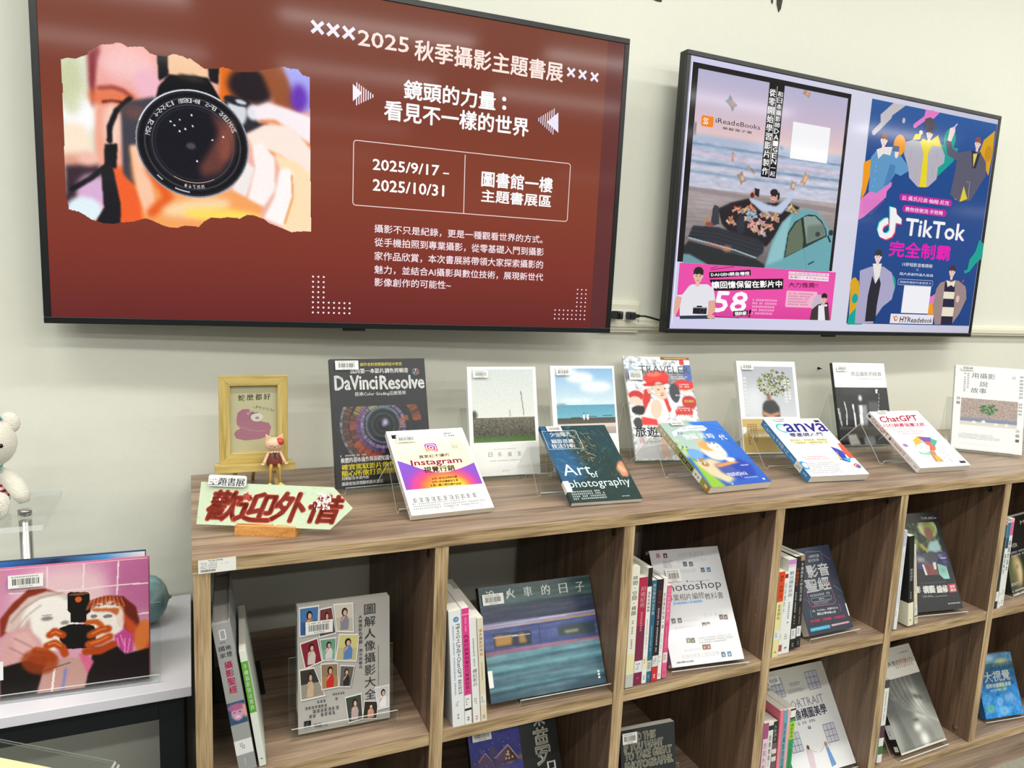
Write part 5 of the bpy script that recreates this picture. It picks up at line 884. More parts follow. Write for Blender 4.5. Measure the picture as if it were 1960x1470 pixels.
sp = Art(P[7]*1000, H_); sp.rect(0, 0, sp.w, H_, '9fb0ba').rect(sp.w*.3, 12, sp.w*.75, 20, '202428').vtext('圖解人像攝影大全', sp.w*.2, 28, sp.w*.8, 140, '6c8494', .02).rect(0, 150, sp.w, 182, 'ece8d0').rect(0, 186, sp.w, H_, '5a6066')
b = book('paperback_book', P, 'grey portrait photography guide covered with small snapshots of women, nearest upper cubby', 'b4b6b8', A, G1, spine_art=sp); sticker(b, H_, 13, 26, 58, 48, 20)
holder(P, Z1, -.012, .168, .024, .125, 'clear acrylic stand holding the grey snapshot-covered guide', 'clear stands in the cubbies')
# train book
P = (0.4956,0.0270,-0.3547,-0.0352,0.4862,0.2397,0.2064,0.0180); A = Art(P[5]*1000, P[6]*1000); W_, H_ = A.w, A.h; ra = Ras(0, 0, W_, H_, 160, '46606a', .6)
def tyy(x, y): return 0
y1_, y2_, y3_, y4_, y5_ = [q[1] for q in [(76.8,42.3),(73.2,66.8),(71.7,77.6),(65.8,117.7),(64.5,126.9)]]
ra.vg(0, y1_-6, '2a3f42', '4c6a68').vg(y1_-6, y2_, '35405a', '323a58').vg(y2_, y3_, '8a86b0', 'a8a4c8').vg(y3_, y4_, '5060a0', '4c5c9c').vg(y4_, y5_, 'b06878', '6a6a90').vg(y5_, H_, '5a8c98', '3c5866')
ra.noise(9, 1.2, 60, seed=4).noise(10, 2.5, 90, (ra.Y > y5_), seed=5)
for i, (yy, cl) in enumerate(((.62, '8fc4cc'), (.68, '35485a'), (.74, '80bcc4'), (.82, '3a4a62'), (.9, '6ca8b0'), (.97, '2f4350'), (.12, '5f7c78'), (.2, '27363c'))): ra.l([(0, yy*H_), (W_, yy*H_-4)], 3.5, cl, 3, .7)
ra.l([(0, y2_+5), (W_, y2_+3)], 2, 'd0cce8', .8).l([(0, y3_), (W_, y3_-1)], 2.4, 'c8a070', .8); ra.noise(3, 0, seed=6)
ra.p([(19.1,86.6),(97.9,89.8),(94.7,114.9),(18.1,112.4)], '2c3040', 1).p([(22.6,90.3),(57.2,92.2),(54.6,110.7),(21.4,110.2)], 'c09048', 2).p([(69.7,91.1),(82.1,91.3),(85.5,109.5),(70,110.1)], 'b0884c', 2).l([(19.1,93.8),(93.9,95.6)], 1.8, 'c8d0e0', .6).p([(153.6,89.6),(235.6,91.6),(233.3,112.6),(152.2,107.5)], '3a4c54', 1.5).e(182.4,101.7, 16, 3, 'c8b890', 1.5).l([(114.5,80.4),(113.1,117.4)], 1.6, '28304c', .5)
A.pic(ra)
for ch, q in zip('追火車的日子', [(23.3,16.5),(64.2,17.3),(101,17.5),(139.4,18.4),(177.4,19.8),(214.3,21)]): A.text(ch, q[0]-9, q[1]-9.5, q[0]+9, q[1]+9.5, 'f4f4f0', .02, 1)
q = [(225.9,186.9),(224.1,196.2)]; [A.rect(q[0][0]-2, q[0][1]-6+i*5.5, q[0][0]+2.4, q[0][1]-2.2+i*5.5, 'eef2f2') for i in range(3)]
q = [(-3.2,150.1),(4.7,179.8)]; A.rect(0, q[0][1], 9, q[1][1], 'eceeec')
b = book('hardcover_book', P, 'wide teal hardcover with a blurred speeding train, leaning back', '1a2426', A, G1, hard=True); sticker(b, H_, 5, 14, 48, 34, 21)
holder(P, Z1, .055, .248, .014, .12, 'clear acrylic stand holding the wide train book', 'clear stands in the cubbies')
# photo editing book
P = (0.8910,0.0195,-0.3547,-0.1178,0.5880,0.1705,0.2390,0.0180); A = Art(P[5]*1000, P[6]*1000); W_, H_ = A.w, A.h; A.rect(0, 0, W_, H_, 'dcdde0')
for t_, a_, b_, c_, d_ in (('合成光製造完影', 67.7,8.6, 132.6,17.7), ('在曝光不足的照片', 61.1,22.5, 138.1,32.1), ('消除紅眼', 59.6,45.5, 102.8,53), ('在多重曝光', 96.7,139.9, 158.8,147.9), ('修復破損相片', 48.3,149.2, 82.5,153.1), ('皮膚瑕疵的修補', 22.9,160.8, 85.5,169.6), ('合成夜景照片', 20.7,175, 74.4,185.8), ('亮度與對比', 79.4,175.7, 131.1,184.8), ('復古黑白照片', 34.7,206.5, 77,212.3), ('在城市夜景上施加塗鴉', 26.7,216.6, 114.5,225.9)): A.text(t_, a_, b_, c_, d_, 'bcbec2', 0, 1)
A.text('Photoshop', 11,72.7, 156.9,95.1, '2c2e34', .0, 2).text('專業相片編修', 19.5,95.6, 110.4,110.2, '34363c', .0, 1).text('教科書', 110.4,99.5, 155.5,113.1, '34363c', .0, 1).rect(31.2,111.6, 103,117.6, 'a8ccf0').scrib(33.5,111.8, 101.2,117.5, '3878b8', 1).ell(76.4,70.8, 2.2, 2.2, '3878c0').scrib(81.9,70.7, 130.3,74.4, '9098a8', 1)
for (x_, y_), c1, c2 in zip([(19.4,11.7),(36.7,12.9),(80,34),(94.7,35),(120.1,49.7),(134.8,50.2),(138.5,151.2),(149.5,152.1),(24.1,148.9),(38.9,149.2),(93.5,163.3),(104,163.4),(49.3,190.1),(59.6,191.1),(83.1,206.8),(93,207.2),(123.4,225.5),(137.9,225.9)], 'c09090 503038 404850 505860 506070 4878a0 402c28 483430 3c3c40 484848 50302c 6a5048 5c5840 4c4840 7a4038 804840 586878 5878a8'.split()*1, '988 caa 788 899 89a 8bd 877 988 999 aaa a88 b99 aa8 998 c88 c99 9ab 9bd'.split()):
    A.rect(x_-4.6, y_-5, x_+4.6, y_+5, c1).ell(x_, y_+1, 2.4, 3, ''.join(ch*2 for ch in c2), n=10)
A.scrib(27.5,23.6, 53.9,39.5, 'a0a0a4', 4).scrib(73.3,186.1, 158.3,200.3, 'b8babc', 3, seed=3).text('旗標出版', 12.4,228.6, 51.9,232.6, '404044', 0, 1)
sp = Art(P[7]*1000, H_); sp.rect(0, 0, sp.w, H_, 'd0d2d4').rect(0, 6, sp.w, 30, '2a2a2e').rect(0, H_-40, sp.w, H_-6, '8090a8')
b = book('paperback_book', P, 'pale silvery photo editing textbook with large dark lettering, leaning back', 'd4d6d8', A, G1, spine_art=sp, finish=vmat('shiny_print', .2, coat=.5)); sticker(b, H_, 27, 44, 62, 70, 22)
holder(P, Z1, -.005, .178, .010, .14, 'clear acrylic stand holding the silvery photo editing textbook', 'clear stands in the cubbies')
# navy video book
P = (1.2726,0.0277,-0.3547,0.0030,0.5214,0.1364,0.1931,0.0214); A = Art(P[5]*1000, P[6]*1000); W_, H_ = A.w, A.h; A.rect(0, 0, W_, H_, '232b42').grad(0, 0, W_, H_, ['2b3550', '222a40', '1e2638'])
q = [(58.4,9.8),(105.5,13),(103.5,36.1)]; A.line([q[0], q[1], q[2]], .9, '8fb4c4')
A.text('IG時代行銷', 64.5,18.2, 96.9,25.6, 'e8ecf2', .01, 1).text('圖文影音!', 59.8,27.5, 94.2,34.4, 'e8ecf2', .01, 1).text('影音', 46.1,40.8, 114.5,69, 'f4f6f8', .035).text('聖經', 29.5,72.2, 104.8,100.3, 'f4f6f8', .035)
q = [(28.7,92.4),(27.4,124.5),(31.9,132.4),(97.9,134),(107,129.6),(105.7,89.9),(102.4,72.4)]; A.line(q, 1.1, 'c05878')
A.scrib(35.2,104.8, 100.2,112.9, 'c0c8d4', 1).rrect(35,114.7, 97.6,122.8, 2, 'c0c8d4', .7).text('蕭秋水', 57.9,116.9, 75.9,120.4, 'e0e4ea', 0, 1).scrib(39.4,123.9, 92.3,130.8, 'a0a8b4', 2)
A.tq('IG、YouTube、抖音TikTok', [(29.7,139),(108.4,141.4),(29.2,144)], 'f0f2f4', .03).tq('爆紅必學攻略心法', [(40.6,147.1),(97.8,149.2),(40,152.5)], 'f0f2f4', .03).tq('影片結構、文案規劃、AI快速生成!', [(14.9,159.4),(121.9,162.5),(14.2,165.4)], 'e0405c', .03)
A.line([(25.5,138.8),(23,138.8),(20.9,153.6),(24.5,154.1)], .9, '40b0b8').line([(112.3,138.2),(115.7,138.3),(114,152.9),(110.9,152.8)], .9, 'c05878')
q = [(7.7,173.2),(69.2,175),(67.6,188.3),(5.2,187.1)]; A.rect(q[0][0], q[1][1]+2, q[2][0], q[3][1]-3, '38a8cc').scrib(q[0][0]+4, q[1][1]+5, q[2][0]-8, q[3][1]-6, 'eef6f8', 2)
q = [(68.9,175.9),(133,177.8),(131.8,186.8),(67.6,188.3)]; A.rect(q[0][0], q[1][1]+1, q[2][0], q[3][1]-8, 'd84070').scrib(q[0][0]+5, q[1][1]+5, q[2][0]-4, q[3][1]-12, 'f8e8ee', 1)
for q, cl in (([(104,16.8),(129.6,35.2)], 'c05878'), ([(114.6,93.9),(137,112.9)], '9ab4c8'), ([(120.7,82.3),(131.5,91.3)], 'a05080'), ([(119.8,119.1),(124.6,123.5)], '8090b0'), ([(14.8,111.8),(26.4,120.6)], '70809c')): A.line(q, .8, cl)
q = [(135.5,138.1),(136.7,166.3)]; A.rect(W_-3.5, q[0][1], W_, q[1][1], 'e8e8e4')
b = book('paperback_book', P, 'navy blue video making book with big white characters, leaning back', '242c40', A, G1, spine='R')
holder(P, Z1, -.004, .15, .012, .11, 'clear acrylic stand holding the navy video book', 'clear stands in the cubbies')
# black composition book
P = (1.6000,0.0388,-0.3547,-0.1425,0.5003,0.1770,0.2434,0.0200); A = Art(P[5]*1000, P[6]*1000); W_, H_ = A.w, A.h; A.rect(0, 0, W_, H_, '1f2123')
x0, y0 = 81,24.9; x1, y1 = 186.7,102.1; ra = Ras(0, y0, W_-14, y1, 80, '2c4424'); ra.noise(26, 2.5, seed=2).noise(14, 0, seed=3)
ra.e(134.4,38.9, 30, 26, 'c8c890', 2, 20).e(137.8,41.3, 20, 17, '8a9a50', 2, 20).e(133.2,54.9, 13, 18, '8a5848', 1.5).p([(131.2,73),(157.6,71),(160.2,96.1),(155.4,101.5),(113.7,99.1),(122.2,82.7)], 'a8ccd0', 2).p([(91.6,73.1),(103.6,79.4),(117.6,96),(103.8,95.2)], 'd8a838', 1.5).e(99,67.9, 9, 9, '181a1a', 1.5).p([(90.4,51.6),(95.3,79),(85.3,91.9),(63.4,90.7)], 'c8d8a0', 5, .7); A.pic(ra)
ra = Ras(0, y1, W_-6, y1+38, 60, '3c3a6c'); ra.noise(16, 3, seed=4).p([(102.7,98.5),(139.1,99.4),(134,126),(97.6,121.6)], '44484a', 2).l([(142.5,122),(174.7,119.5)], 3, '14141c', 1).l([(146.4,118.9),(169.9,116.9)], 1.5, 'c8c0e0', .6).e(86.4,117.6, 13, 6, 'c8c898', 1.5); A.pic(ra)
q = [(86.5,129.8),(129.7,130.2),(129.9,157.9),(88.6,156.3)]; A.poly(q, '8a4a48').poly([(86.5,129.8),(92.1,129.7),(95.5,156.3),(88.6,156.3)], 'e8e8e8').poly([(121,127),(131.1,126.3),(127.9,143.4),(120.5,144.7)], 'e4e4e0').line([(102.9,130.8),(103.6,152.9)], 1.6, '5a2c2c')
A.poly([(133.9,130.4),(160.7,138.8),(161.1,169.4),(142.8,169),(131.6,156.9)], '8cc8c4').poly([(139.7,141.9),(154.2,145),(147.9,154.6)], '9cb860')
A.tq('影', [(50.9,182),(63.3,181.8),(48.5,197.3)], 'f0f0ec', .03).tq('構圖', [(69.6,181.8),(105.4,182.5),(68.4,199.2)], 'f4f4f0', .04, 2).ell(107,191.3, 1.6, 1.6, 'd83840').tq('編修', [(112.5,183.6),(147.1,183.8),(110.2,201.3)], 'f4f4f0', .04, 2).poly([(149.9,182.2),(173.7,182.1),(171.5,202.3),(147.1,202.8)], 'b83440').tq('實戰', [(154.4,185.6),(170.2,185.6),(153.3,192.5)], 'f4e8e8', .03).tq('講座', [(153.1,193.8),(170.1,193.7),(152.5,200.3)], 'f4e8e8', .03)
A.text('TOM ANG', 122.5,10.9, 163.3,17.8, 'f0f0f0', .03, 1).rect(165.7,13.9, 171.2,16.6, 'e0e0e0').text('TOM ANG', 60.8,204.3, 92.4,209.6, 'b8b8b8', .02, 1).scrib(92.3,207.1, 139.3,211.3, 'a0a0a0', 1).scrib(68.9,173.2, 148.5,178.5, '60646a', 1).text('邁向專業數位攝影', 133.1,227.2, 172,230.6, 'f0f0f0', .02, 1)
b = book('paperback_book', P, 'black photography book with a straw hat picture and film strip, leaning back', '1f2123', A, G1)
holder(P, Z1, -.002, .185, .008, .13, 'clear acrylic stand holding the black straw hat picture book', 'clear stands in the cubbies')
# portrait lighting book at the right edge
P = (2.0070,0.0377,-0.3547,0.1330,0.2548,0.1900,0.1982,0.0187); A = Art(P[5]*1000, P[6]*1000); W_, H_ = A.w, A.h; A.rect(0, 0, W_, H_, '16181a'); ya_ = [(62.6,102.6)][0][1]
ra = Ras(0, ya_, W_, H_, 60, '2c3424'); ra.e(38, ya_+38, 30, 44, 'b8a478', 7).e(52, ya_+46, 16, 36, 'e8d0a0', 5).e(46, ya_+30, 7, 3, '2a2018', 2).e(30, ya_+60, 18, 30, '4a4430', 8, 0, .6).e(10, ya_+40, 14, 50, '56603c', 8); A.pic(ra)
A.text('M', 93.6,15.8, 116.8,25.7, 'e8dcb8', .03, 1).text('TOWER', -11.1,70.3, 63,81, 'c8ccc8', .0, 1).scrib(21.3,89.6, 134.8,106.7, 'c8ccc8', 2).scrib(1.5,171.1, 50.9,179.4, 'e8e8d8', 2).scrib(4.8,189, 106.2,206.7, 'e8e8e8', 2)
b = book('paperback_book', P, 'black book with a shadowy half lit face, cut by the right frame edge', '16181a', A, G1)
holder(P, Z1, -.004, .19, .008, .11, 'clear acrylic stand holding the shadowy face book', 'clear stands in the cubbies')
# lower row
P = (0.5092,0.0700,-0.7178,-0.0078,0.4746,0.1998,0.2500,0.0150); A = Art(P[5]*1000, P[6]*1000); W_, H_ = A.w, A.h
q = [(113.5,49.3),(119.4,104.9)]; xs = q[0][0]; A.rect(0, 0, W_, H_, '1e201f'); ra = Ras(0, 0, xs, H_, 90, '2c2c78'); yq0 = [(54.6,18.1)][0][1]; yq1 = [(61.9,90.9)][0][1]
ra.vg(0, yq0, '28286c', '34349a').vg(yq0, yq1, '34349a', '3c3c8c').vg(yq1, H_, '3c3c8c', '20204c').noise(4, 3, seed=3).e(xs*.3, yq1-6, 40, 14, '2a2a50', 8)
ra.p([(68.9,92.3),(85.4,53.9),(103.1,81),(90.9,89.2),(74.7,89)], '4a2c34', 1).p([(52,85.9),(56.2,68.7),(83.7,52.8),(86.8,56.5),(69.5,87.9),(60.2,90.6)], '6a4c70', 1.2).l([(53.9,72.8),(84.6,53.3),(103.9,81.2)], 2, 'd8b0b0', .6).p([(16.1,78.6),(21.3,66.2),(32.6,60.3),(47.5,80.5),(42.4,91.4),(15.1,85.8)], '6c4a60', 1.5).l([(16.7,74.3),(33.5,60.4),(47.7,79)], 2, 'b898b0', .6)
for p_ in [(83.5,66.5),(80.1,71.2),(84.5,72),(77.2,78.2),(84.3,78.8),(91.8,77.3),(39.6,86.4)]: ra.e(p_[0], p_[1], 2, 2.4, 'f8c890', .6)
ra.e(50.4,60, 6, 8, '5c4c64', 2).e(110.4,81, 7, 5, 'a07868', 2).l([(71.4,87.6),(95,86.3)], 2, 'c8b8c8', .8).e(32.6,98.3, 50, 24, '584878', 8)
for i in range(26): ra.e(rng.rand()*xs, 20+rng.rand()*(yq1-20), .9, .9, '98a0e0', .3)
A.pic(ra); q = [(166,25.5),(157.3,110.3)]; cxx = (q[0][0]+q[1][0])/2; A.text('築', cxx-13, q[0][1]-40, cxx+13, q[0][1]+6, 'e4e4e2', .02, 1).text('夢', cxx-17, q[0][1]+9, cxx+17, q[1][1]-4, 'e8e8d8', .02).text('日', cxx+6, q[1][1]-8, cxx+24, q[1][1]+26, 'f0f0ee', .03, 1)
b = book('paperback_book', P, 'dark book with snowy thatched houses under indigo night sky, lower cubby', '1e201f', A, G2); q = [(11,19.1),(56.2,44.4)]; sticker(b, H_, 8, q[0][1]-8, 50, q[0][1]+16, 23)
P = (0.8246,0.0555,-0.7178,-0.0724,0.1995,0.1331,0.2000,0.0180); A = Art(P[5]*1000, P[6]*1000); W_, H_ = A.w, A.h; A.rect(0, 0, W_, H_, '2b3033')
for t_, (x_, y_), (x2, y2) in (('READ THIS', *[(13.8,8.8),(84.8,27.3)]), ('IF YOU WANT', *[(8.3,29.7),(102.6,45.6)]), ('TO TAKE GREAT', *[(9.6,48.3),(123.4,64.5)]), ('PHOTOGRAPHS.', *[(9.9,69.2),(126.7,83.9)])):
    ym_ = (y_+y2)/2; A.text(t_, x_ if t_[0] != 'R' else 14, ym_-8, x2, ym_+8, 'cfcdb8', .11)
    
b = book('paperback_book', P, 'small charcoal book with bold cream lettering about taking great photographs', '2b3033', A, G2, finish=pm_matte); sticker(b, H_, 3, 5, 38, 28, 24)
holder(P, Z2, -.004, .155, .010, .10, 'clear acrylic stand holding the charcoal lettered book', 'clear stands in the cubbies')
P = (1.2877,0.0342,-0.7178,-0.0161,0.6097,0.1900,0.2385,0.0150); A = Art(P[5]*1000, P[6]*1000); W_, H_ = A.w, A.h; A.rect(0, 0, W_, H_, 'dcdcdc').grad(0, 0, W_, H_, ['d2d0c4', 'e0e0e2', 'e6e8ea'])
def win(q):
    x0 = (q[0][0]+q[3][0])/2; x1 = (q[1][0]+q[2][0])/2; y0 = (q[0][1]+q[1][1])/2; y1 = (q[2][1]+q[3][1])/2
    A.rect(x0, y0, x1, y1, 'c8c8d4')
    for i in range(4): A.line([(x0+(x1-x0)*i/3, y0), (x0+(x1-x0)*i/3, y1)], 1.1, '4a4c6c').line([(x0, y0+(y1-y0)*i/3), (x1, y0+(y1-y0)*i/3)], 1.1, '4a4c6c')
win([(124.5,18.4),(160.9,17.7),(161.9,59.2),(122.7,60.4)]); win([(125.6,141),(162.1,141.4),(162.4,182.2),(127.9,182.6)]); win([(10.8,18.6),(44.8,19.3),(46.2,61.3),(11.5,62.4)]); win([(14.7,143.5),(47.1,142),(48.5,184),(13.7,184)])
A.text('PORTRAIT', 37.7,73.6, 156.3,92.8, '8a8a94', .0, 1).text('人像構圖美學', 33.9,96.1, 154.6,119.1, '34345c', .02).scrib(55.2,121.7, 114.4,131.9, '8a8a90', 1).scrib(65.2,34.5, 110.1,43.5, '7c7c8c', 2).scrib(56,49.2, 115.1,58.3, '9090a0', 3, seed=4).scrib(77.8,135.9, 93,149.9, '70707c', 1, True)
A.poly([(57.2,181.2),(68.9,183.5),(71.8,195.9),(67.9,227.4),(52.3,224.3),(53.6,198.3)], 'd8c4cc').ell(62.4,180, 4, 5, '5a4038').line([(65.4,186.5),(85.4,194.3)], 1.2, 'd8b8a8').line([(93.1,196.3),(113.9,184.5)], 1.2, 'd8b8a8').poly([(114.9,189.2),(122.6,189.1),(130.5,229.4),(115,232.3),(114.8,210.1)], '6a94cc').ell(117.9,183, 4, 6, 'a8806c').line([(121.9,181.5),(131.6,188.6)], 1.2, 'd8b8a8')
b = book('paperback_book', P, 'pale portrait composition book with drawn windows and two dancing women', 'd0cfc8', A, G2, finish=pm_matte); sticker(b, H_, 2, 12, 36, 30, 25)
holder(P, Z2, .0, .19, .008, .12, 'clear acrylic stand holding the pale window-patterned book', 'clear stands in the cubbies')
P = (1.6088,0.0088,-0.7178,0.0271,0.5922,0.1726,0.2417,0.0199); A = Art(P[5]*1000, P[6]*1000); W_, H_ = A.w, A.h; A.rect(0, 0, W_, H_, 'cfccc2'); yq = [(112.1,73.5)][0][1]; ra = Ras(0, yq, W_, H_-4, 110, '70726c')
ra.vg(yq, H_, '4c4e4a', '8a8c86').e(113.8,147.7, 34, 52, 'a8a8a0', 12, -15).e(123.2,143.2, 10, 38, 'dcdcd4', 5, -8).e(111.8,161.8, 14, 10, 'd4d4cc', 4).e(92.2,177.4, 11, 3, '4a4a46', 2, 5).e(90,194.2, 14, 10, 'e0e0d8', 4).e(128,127.4, 20, 4, '3a3c38', 3, 20).e(75.7,150.5, 16, 30, '6c6e68', 8).e(83.6,121, 30, 20, '5c5e58', 8)
for i in range(26):
    o_ = i*3.2; ra.l([(20+o_*1.4, yq), (34+o_*1.3, yq+40+i), (70+o_, yq+74+i*1.2), (120+o_, yq+90+i*2)], 1.6, ('c8c8c0', '8a8c84', '3c3e3a', 'e0e0d8')[i % 4], 1.4, .5)
for i in range(22): o_ = i*3; ra.l([(112+o_*.8, yq+76), (134+o_*.8, yq+120), (150+o_, yq+190)], 2, ('d0d0c8', '6c6e68', 'ecece4')[i % 3], 2, .4)
for i in range(16): ra.l([(2+i*2., yq+10), (6+i*2.2, yq+90), (20+i*2.4, H_)], 2, ('3c3e3a', '2c2e2a', '60625c')[i % 3], 2, .5)
ra.e(100.4,222.6, 14, 16, 'e4e4dc', 6).e(8.9,197.5, 14, 40, '9a9c96', 9)
A.pic(ra); A.text('人像的', 67.1,31.9, 112.2,46.2, '3c3c40', .0, 1).text('感動力', 109.6,31.9, 162.2,45.7, 'e08858', .02, 1).scrib(118.8,14.3, 158.8,20.5, '6c6c6c', 1).scrib(91.4,44, 160.5,55.1, 'a09888', 1).line([(95.7,7.9),(161.5,8.4)], .4, 'a8a49c').line([(14, H_-7), (W_-8, H_-7)], .8, '3a4038')
sp = Art(P[7]*1000, H_); sp.rect(0, 0, sp.w, H_, '1a1b1a').scrib(sp.w*.25, 90, sp.w*.7, 160, 'c8c8c0', 1, True).rect(0, 172, sp.w, 205, 'e4e6e8').scrib(sp.w*.3, 178, sp.w*.7, 198, '404448', 3).rect(sp.w*.2, 222, sp.w*.8, 234, 'd8d8d0')
b = book('paperback_book', P, 'tall grey book with black and white portrait of a woman with windblown hair', '1c1d1c', A, G2, spine_art=sp)
holder(P, Z2, -.012, .172, .008, .13, 'clear acrylic stand holding the black and white hair portrait book', 'clear stands in the cubbies')
P = (1.9794,0.0399,-0.7178,-0.1263,0.4029,0.1360,0.1630,0.0200); A = Art(P[5]*1000, P[6]*1000); W_, H_ = A.w, A.h; ra = Ras(0, 0, W_, H_, 90, '2c7cb8')
ra.vg(0, 24, '4c86b0', '5a8a9c').vg(24, 34, '5c6c68', '2c5c74').vg(34, 80, '1c5070', '2c70a8').vg(80, H_, '3484c8', '3c94dc').noise(9, 1.5, seed=2).noise(9, 4, m=(ra.Y > 60), seed=3)
for x_, y_, rx, ry, cl in ((76, 88, 17, 10, '78b090'), (74, 90, 10, 6, '4c90a0'), (62, 124, 11, 10, '78b8e8'), (90, 116, 8, 10, '8cb0dc'), (106, 116, 6, 11, '98b8e0'), (24, 138, 14, 10, '6cb49c'), (70, 148, 16, 10, '80c0e8'), (112, 130, 8, 12, '5898d8'), (20, 110, 12, 8, '50a0d8')): ra.e(x_, y_, rx, ry, cl, 3).e(x_, y_, rx*.5, ry*.5, '3878b8', 2, 0, .4)
ra.e(50, 10, 22, 8, '9cc0d8', 4).e(95, 20, 22, 5, 'c0b888', 3)
A.pic(ra); A.text('大視覺', 23.1,44.7, 116.1,71.5, 'f0f4f4', .02).text('國家地理攝影典藏', 24.9,75.4, 113.9,86.6, 'e8e8c8', .0, 1).scrib(32.4,90, 98.7,97.1, 'd0dce4', 1)
b = book('paperback_book', P, 'small blue nature photography book with an aerial water picture, far right lower cubby', '2c6c9c', A, G2, page='9a9a9a'); sticker(b, H_, 1, 20, 12, 36, 26, blank=True)
holder(P, Z2, -.008, .14, .008, .09, 'clear acrylic stand holding the blue aerial water book', 'clear stands in the cubbies')

# ================= upright books, spines out =================
def spine(name, P, label, col, bands=(), title=None, tcol='303030', ty=(.18, .62), small=None, group='', tag_y=None, tag_col='f0f0ec', hard=False, foot=None, second=None, bold=.01):
    a = Art(P[5]*1000, P[6]*1000); W_, H_ = a.w, a.h; a.rect(0, 0, W_, H_, col)
    for y0, y1, c in bands: a.rect(0, y0*H_, W_, y1*H_, c)
    if title: a.vtext(title, W_*.22, ty[0]*H_, W_*.8, ty[1]*H_, tcol, bold)
    if second: a.vtext(second[0], W_*.28, second[1]*H_, W_*.74, second[2]*H_, second[3], .01)
    if small: a.scrib(W_*.32, small[0]*H_, W_*.66, small[1]*H_, small[2] if len(small) > 2 else tcol, 1, True, seed=len(label))
    if tag_y is not None: a.rect(0, (tag_y-.055)*H_, W_, (tag_y+.055)*H_, tag_col).scrib(W_*.2, (tag_y-.035)*H_, W_*.8, (tag_y+.03)*H_, '3c3c3c', 3, seed=len(label))
    if foot: a.scrib(W_*.25, .93*H_, W_*.75, .975*H_, foot, 1, True, seed=3)
    return book(name, P, label, col, a, group, face='spine', hard=hard)
g = 'upright books in the first cubby'
P = (0.0619,0.0059,-0.3587,-0.0505,-0.0005,0.0258,0.2520,0.2000,0.1496); A = Art(P[5]*1000, P[6]*1000); W_, H_ = A.w, A.h; A.rect(0, 0, W_, H_, 'a4a6a4'); A.rrect(W_*.34, 11, W_*.64, 26, .5, 'f0f0f0', 1.3)
for ch, (ux, uy) in zip('國地家理', ((.3, 41), (.66, 41), (.3, 52), (.66, 52))): A.text(ch, ux*W_-3.8, uy-4, ux*W_+3.8, uy+4, '2c2c2c', .03, 1)
A.scrib(W_*.26, 29, W_*.76, 33, '606060', 1).vtext('攝影聖經', W_*.28, 62, W_*.72, 118, 'd85078', .04, 2)
ra = Ras(0, 132, W_, 170, 30, '3c5878'); ra.e(W_*.5, 152, 9, 12, 'd8a0c0', 1).e(W_*.48, 141, 12, 6, 'b06890', 1).e(W_*.5, 158, 4, 1.4, 'f0f0f0', .5).e(W_*.34, 150, 1.6, 1, '402838', .4).e(W_*.64, 150, 1.6, 1, '402838', .4).e(W_*.92, 150, 3, 12, 'e8a898', 1).noise(8, 0, seed=1); A.pic(ra)
A.rect(0, 198, W_, 223, 'eeeeec').scrib(W_*.3, 203, W_*.62, 214, '4c4c4c', 3).scrib(W_*.36, 230, W_*.5, 244, 'e0e0e0', 1, True)
book('hardcover_book', P, 'thick grey hardcover with a smiling girl photo and pink title on its spine', 'a4a6a4', A, g, face='spine', hard=True, page='c4c2bc')
P = (0.0918,0.0079,-0.3587,-0.0544,0.0081,0.0101,0.2000,0.1650,0.1473); spine('paperback_book', P, 'slim white book with a bright green title band on its spine', 'e6ece2', ((.09, .53, '62ae34'),), '手機攝影技法寶典', 'f4f8f0', (.11, .51), (.6, .72), g, None, foot='404840', second=None).__setitem__('group', g)
g = 'upright books in the second cubby'
P = (0.4140,0.0029,-0.3587,0.0000,-0.0198,0.0221,0.2231,0.1650,0.0790); A = Art(P[5]*1000, P[6]*1000); W_, H_ = A.w, A.h; A.rect(0, 0, W_, H_, 'edf0f0').ell(W_*.58, 17, 5, 5, '3878c0').text('社群', W_*.46, 14, W_*.72, 20, 'e8f0f8', 0, 1)
A.text('FB+IG+LINE+ChatGPT', W_*.55, 26, W_*.86, 128, '3c3e42', .02, 1, rot=90).vtext('集客社群行銷', W_*.56, 131, W_*.88, 160, '3c3e42', .02).scrib(W_*.22, 28, W_*.42, 160, '4888c8', 1, True, seed=4).scrib(W_*.3, 172, W_*.6, 182, '505050', 3).scrib(W_*.4, 196, W_*.62, 208, '606060', 2)
book('paperback_book', P, 'thick white book with black and blue social media lettering on its spine', 'edf0f0', A, g, face='spine')
spine('paperback_book', (0.4368,0.0030,-0.3587,-0.0000,-0.0112,0.0126,0.2226,0.1650,0.0712), 'book with hot pink spine, second from the left in its cubby', 'f0f0f0', ((0, .74, 'e83c90'), (.05, .056, 'f4d0e0'), (.85, .875, '2c2c2c')), '內容行銷×拍攝技巧×廣告收入', '46142c', (.22, .73), (.08, .2, 'f8d8e8'), g, .8, foot='202020')
spine('paperback_book', (0.4524,0.0027,-0.3587,-0.0001,-0.0103,0.0135,0.2033,0.1650,0.0878), 'white book between the hot pink and the cream spines', 'eeeeec', (), '爆紅影片', '34363a', (.48, .65), (.18, .46, '505258'), g, .79, foot='d84858')
spine('paperback_book', (0.4672,0.0021,-0.3587,-0.0001,-0.0170,0.0108,0.2024,0.1650,0.0893), 'thin cream book at the right of the second cubby stack', 'e6dcc0', (), '偉人攝影的奧祕', 'c07848', (.1, .36), (.42, .6, '9a7c58'), g, .78, 'e8e6e0', foot='505040')
g = 'upright books in the third cubby'
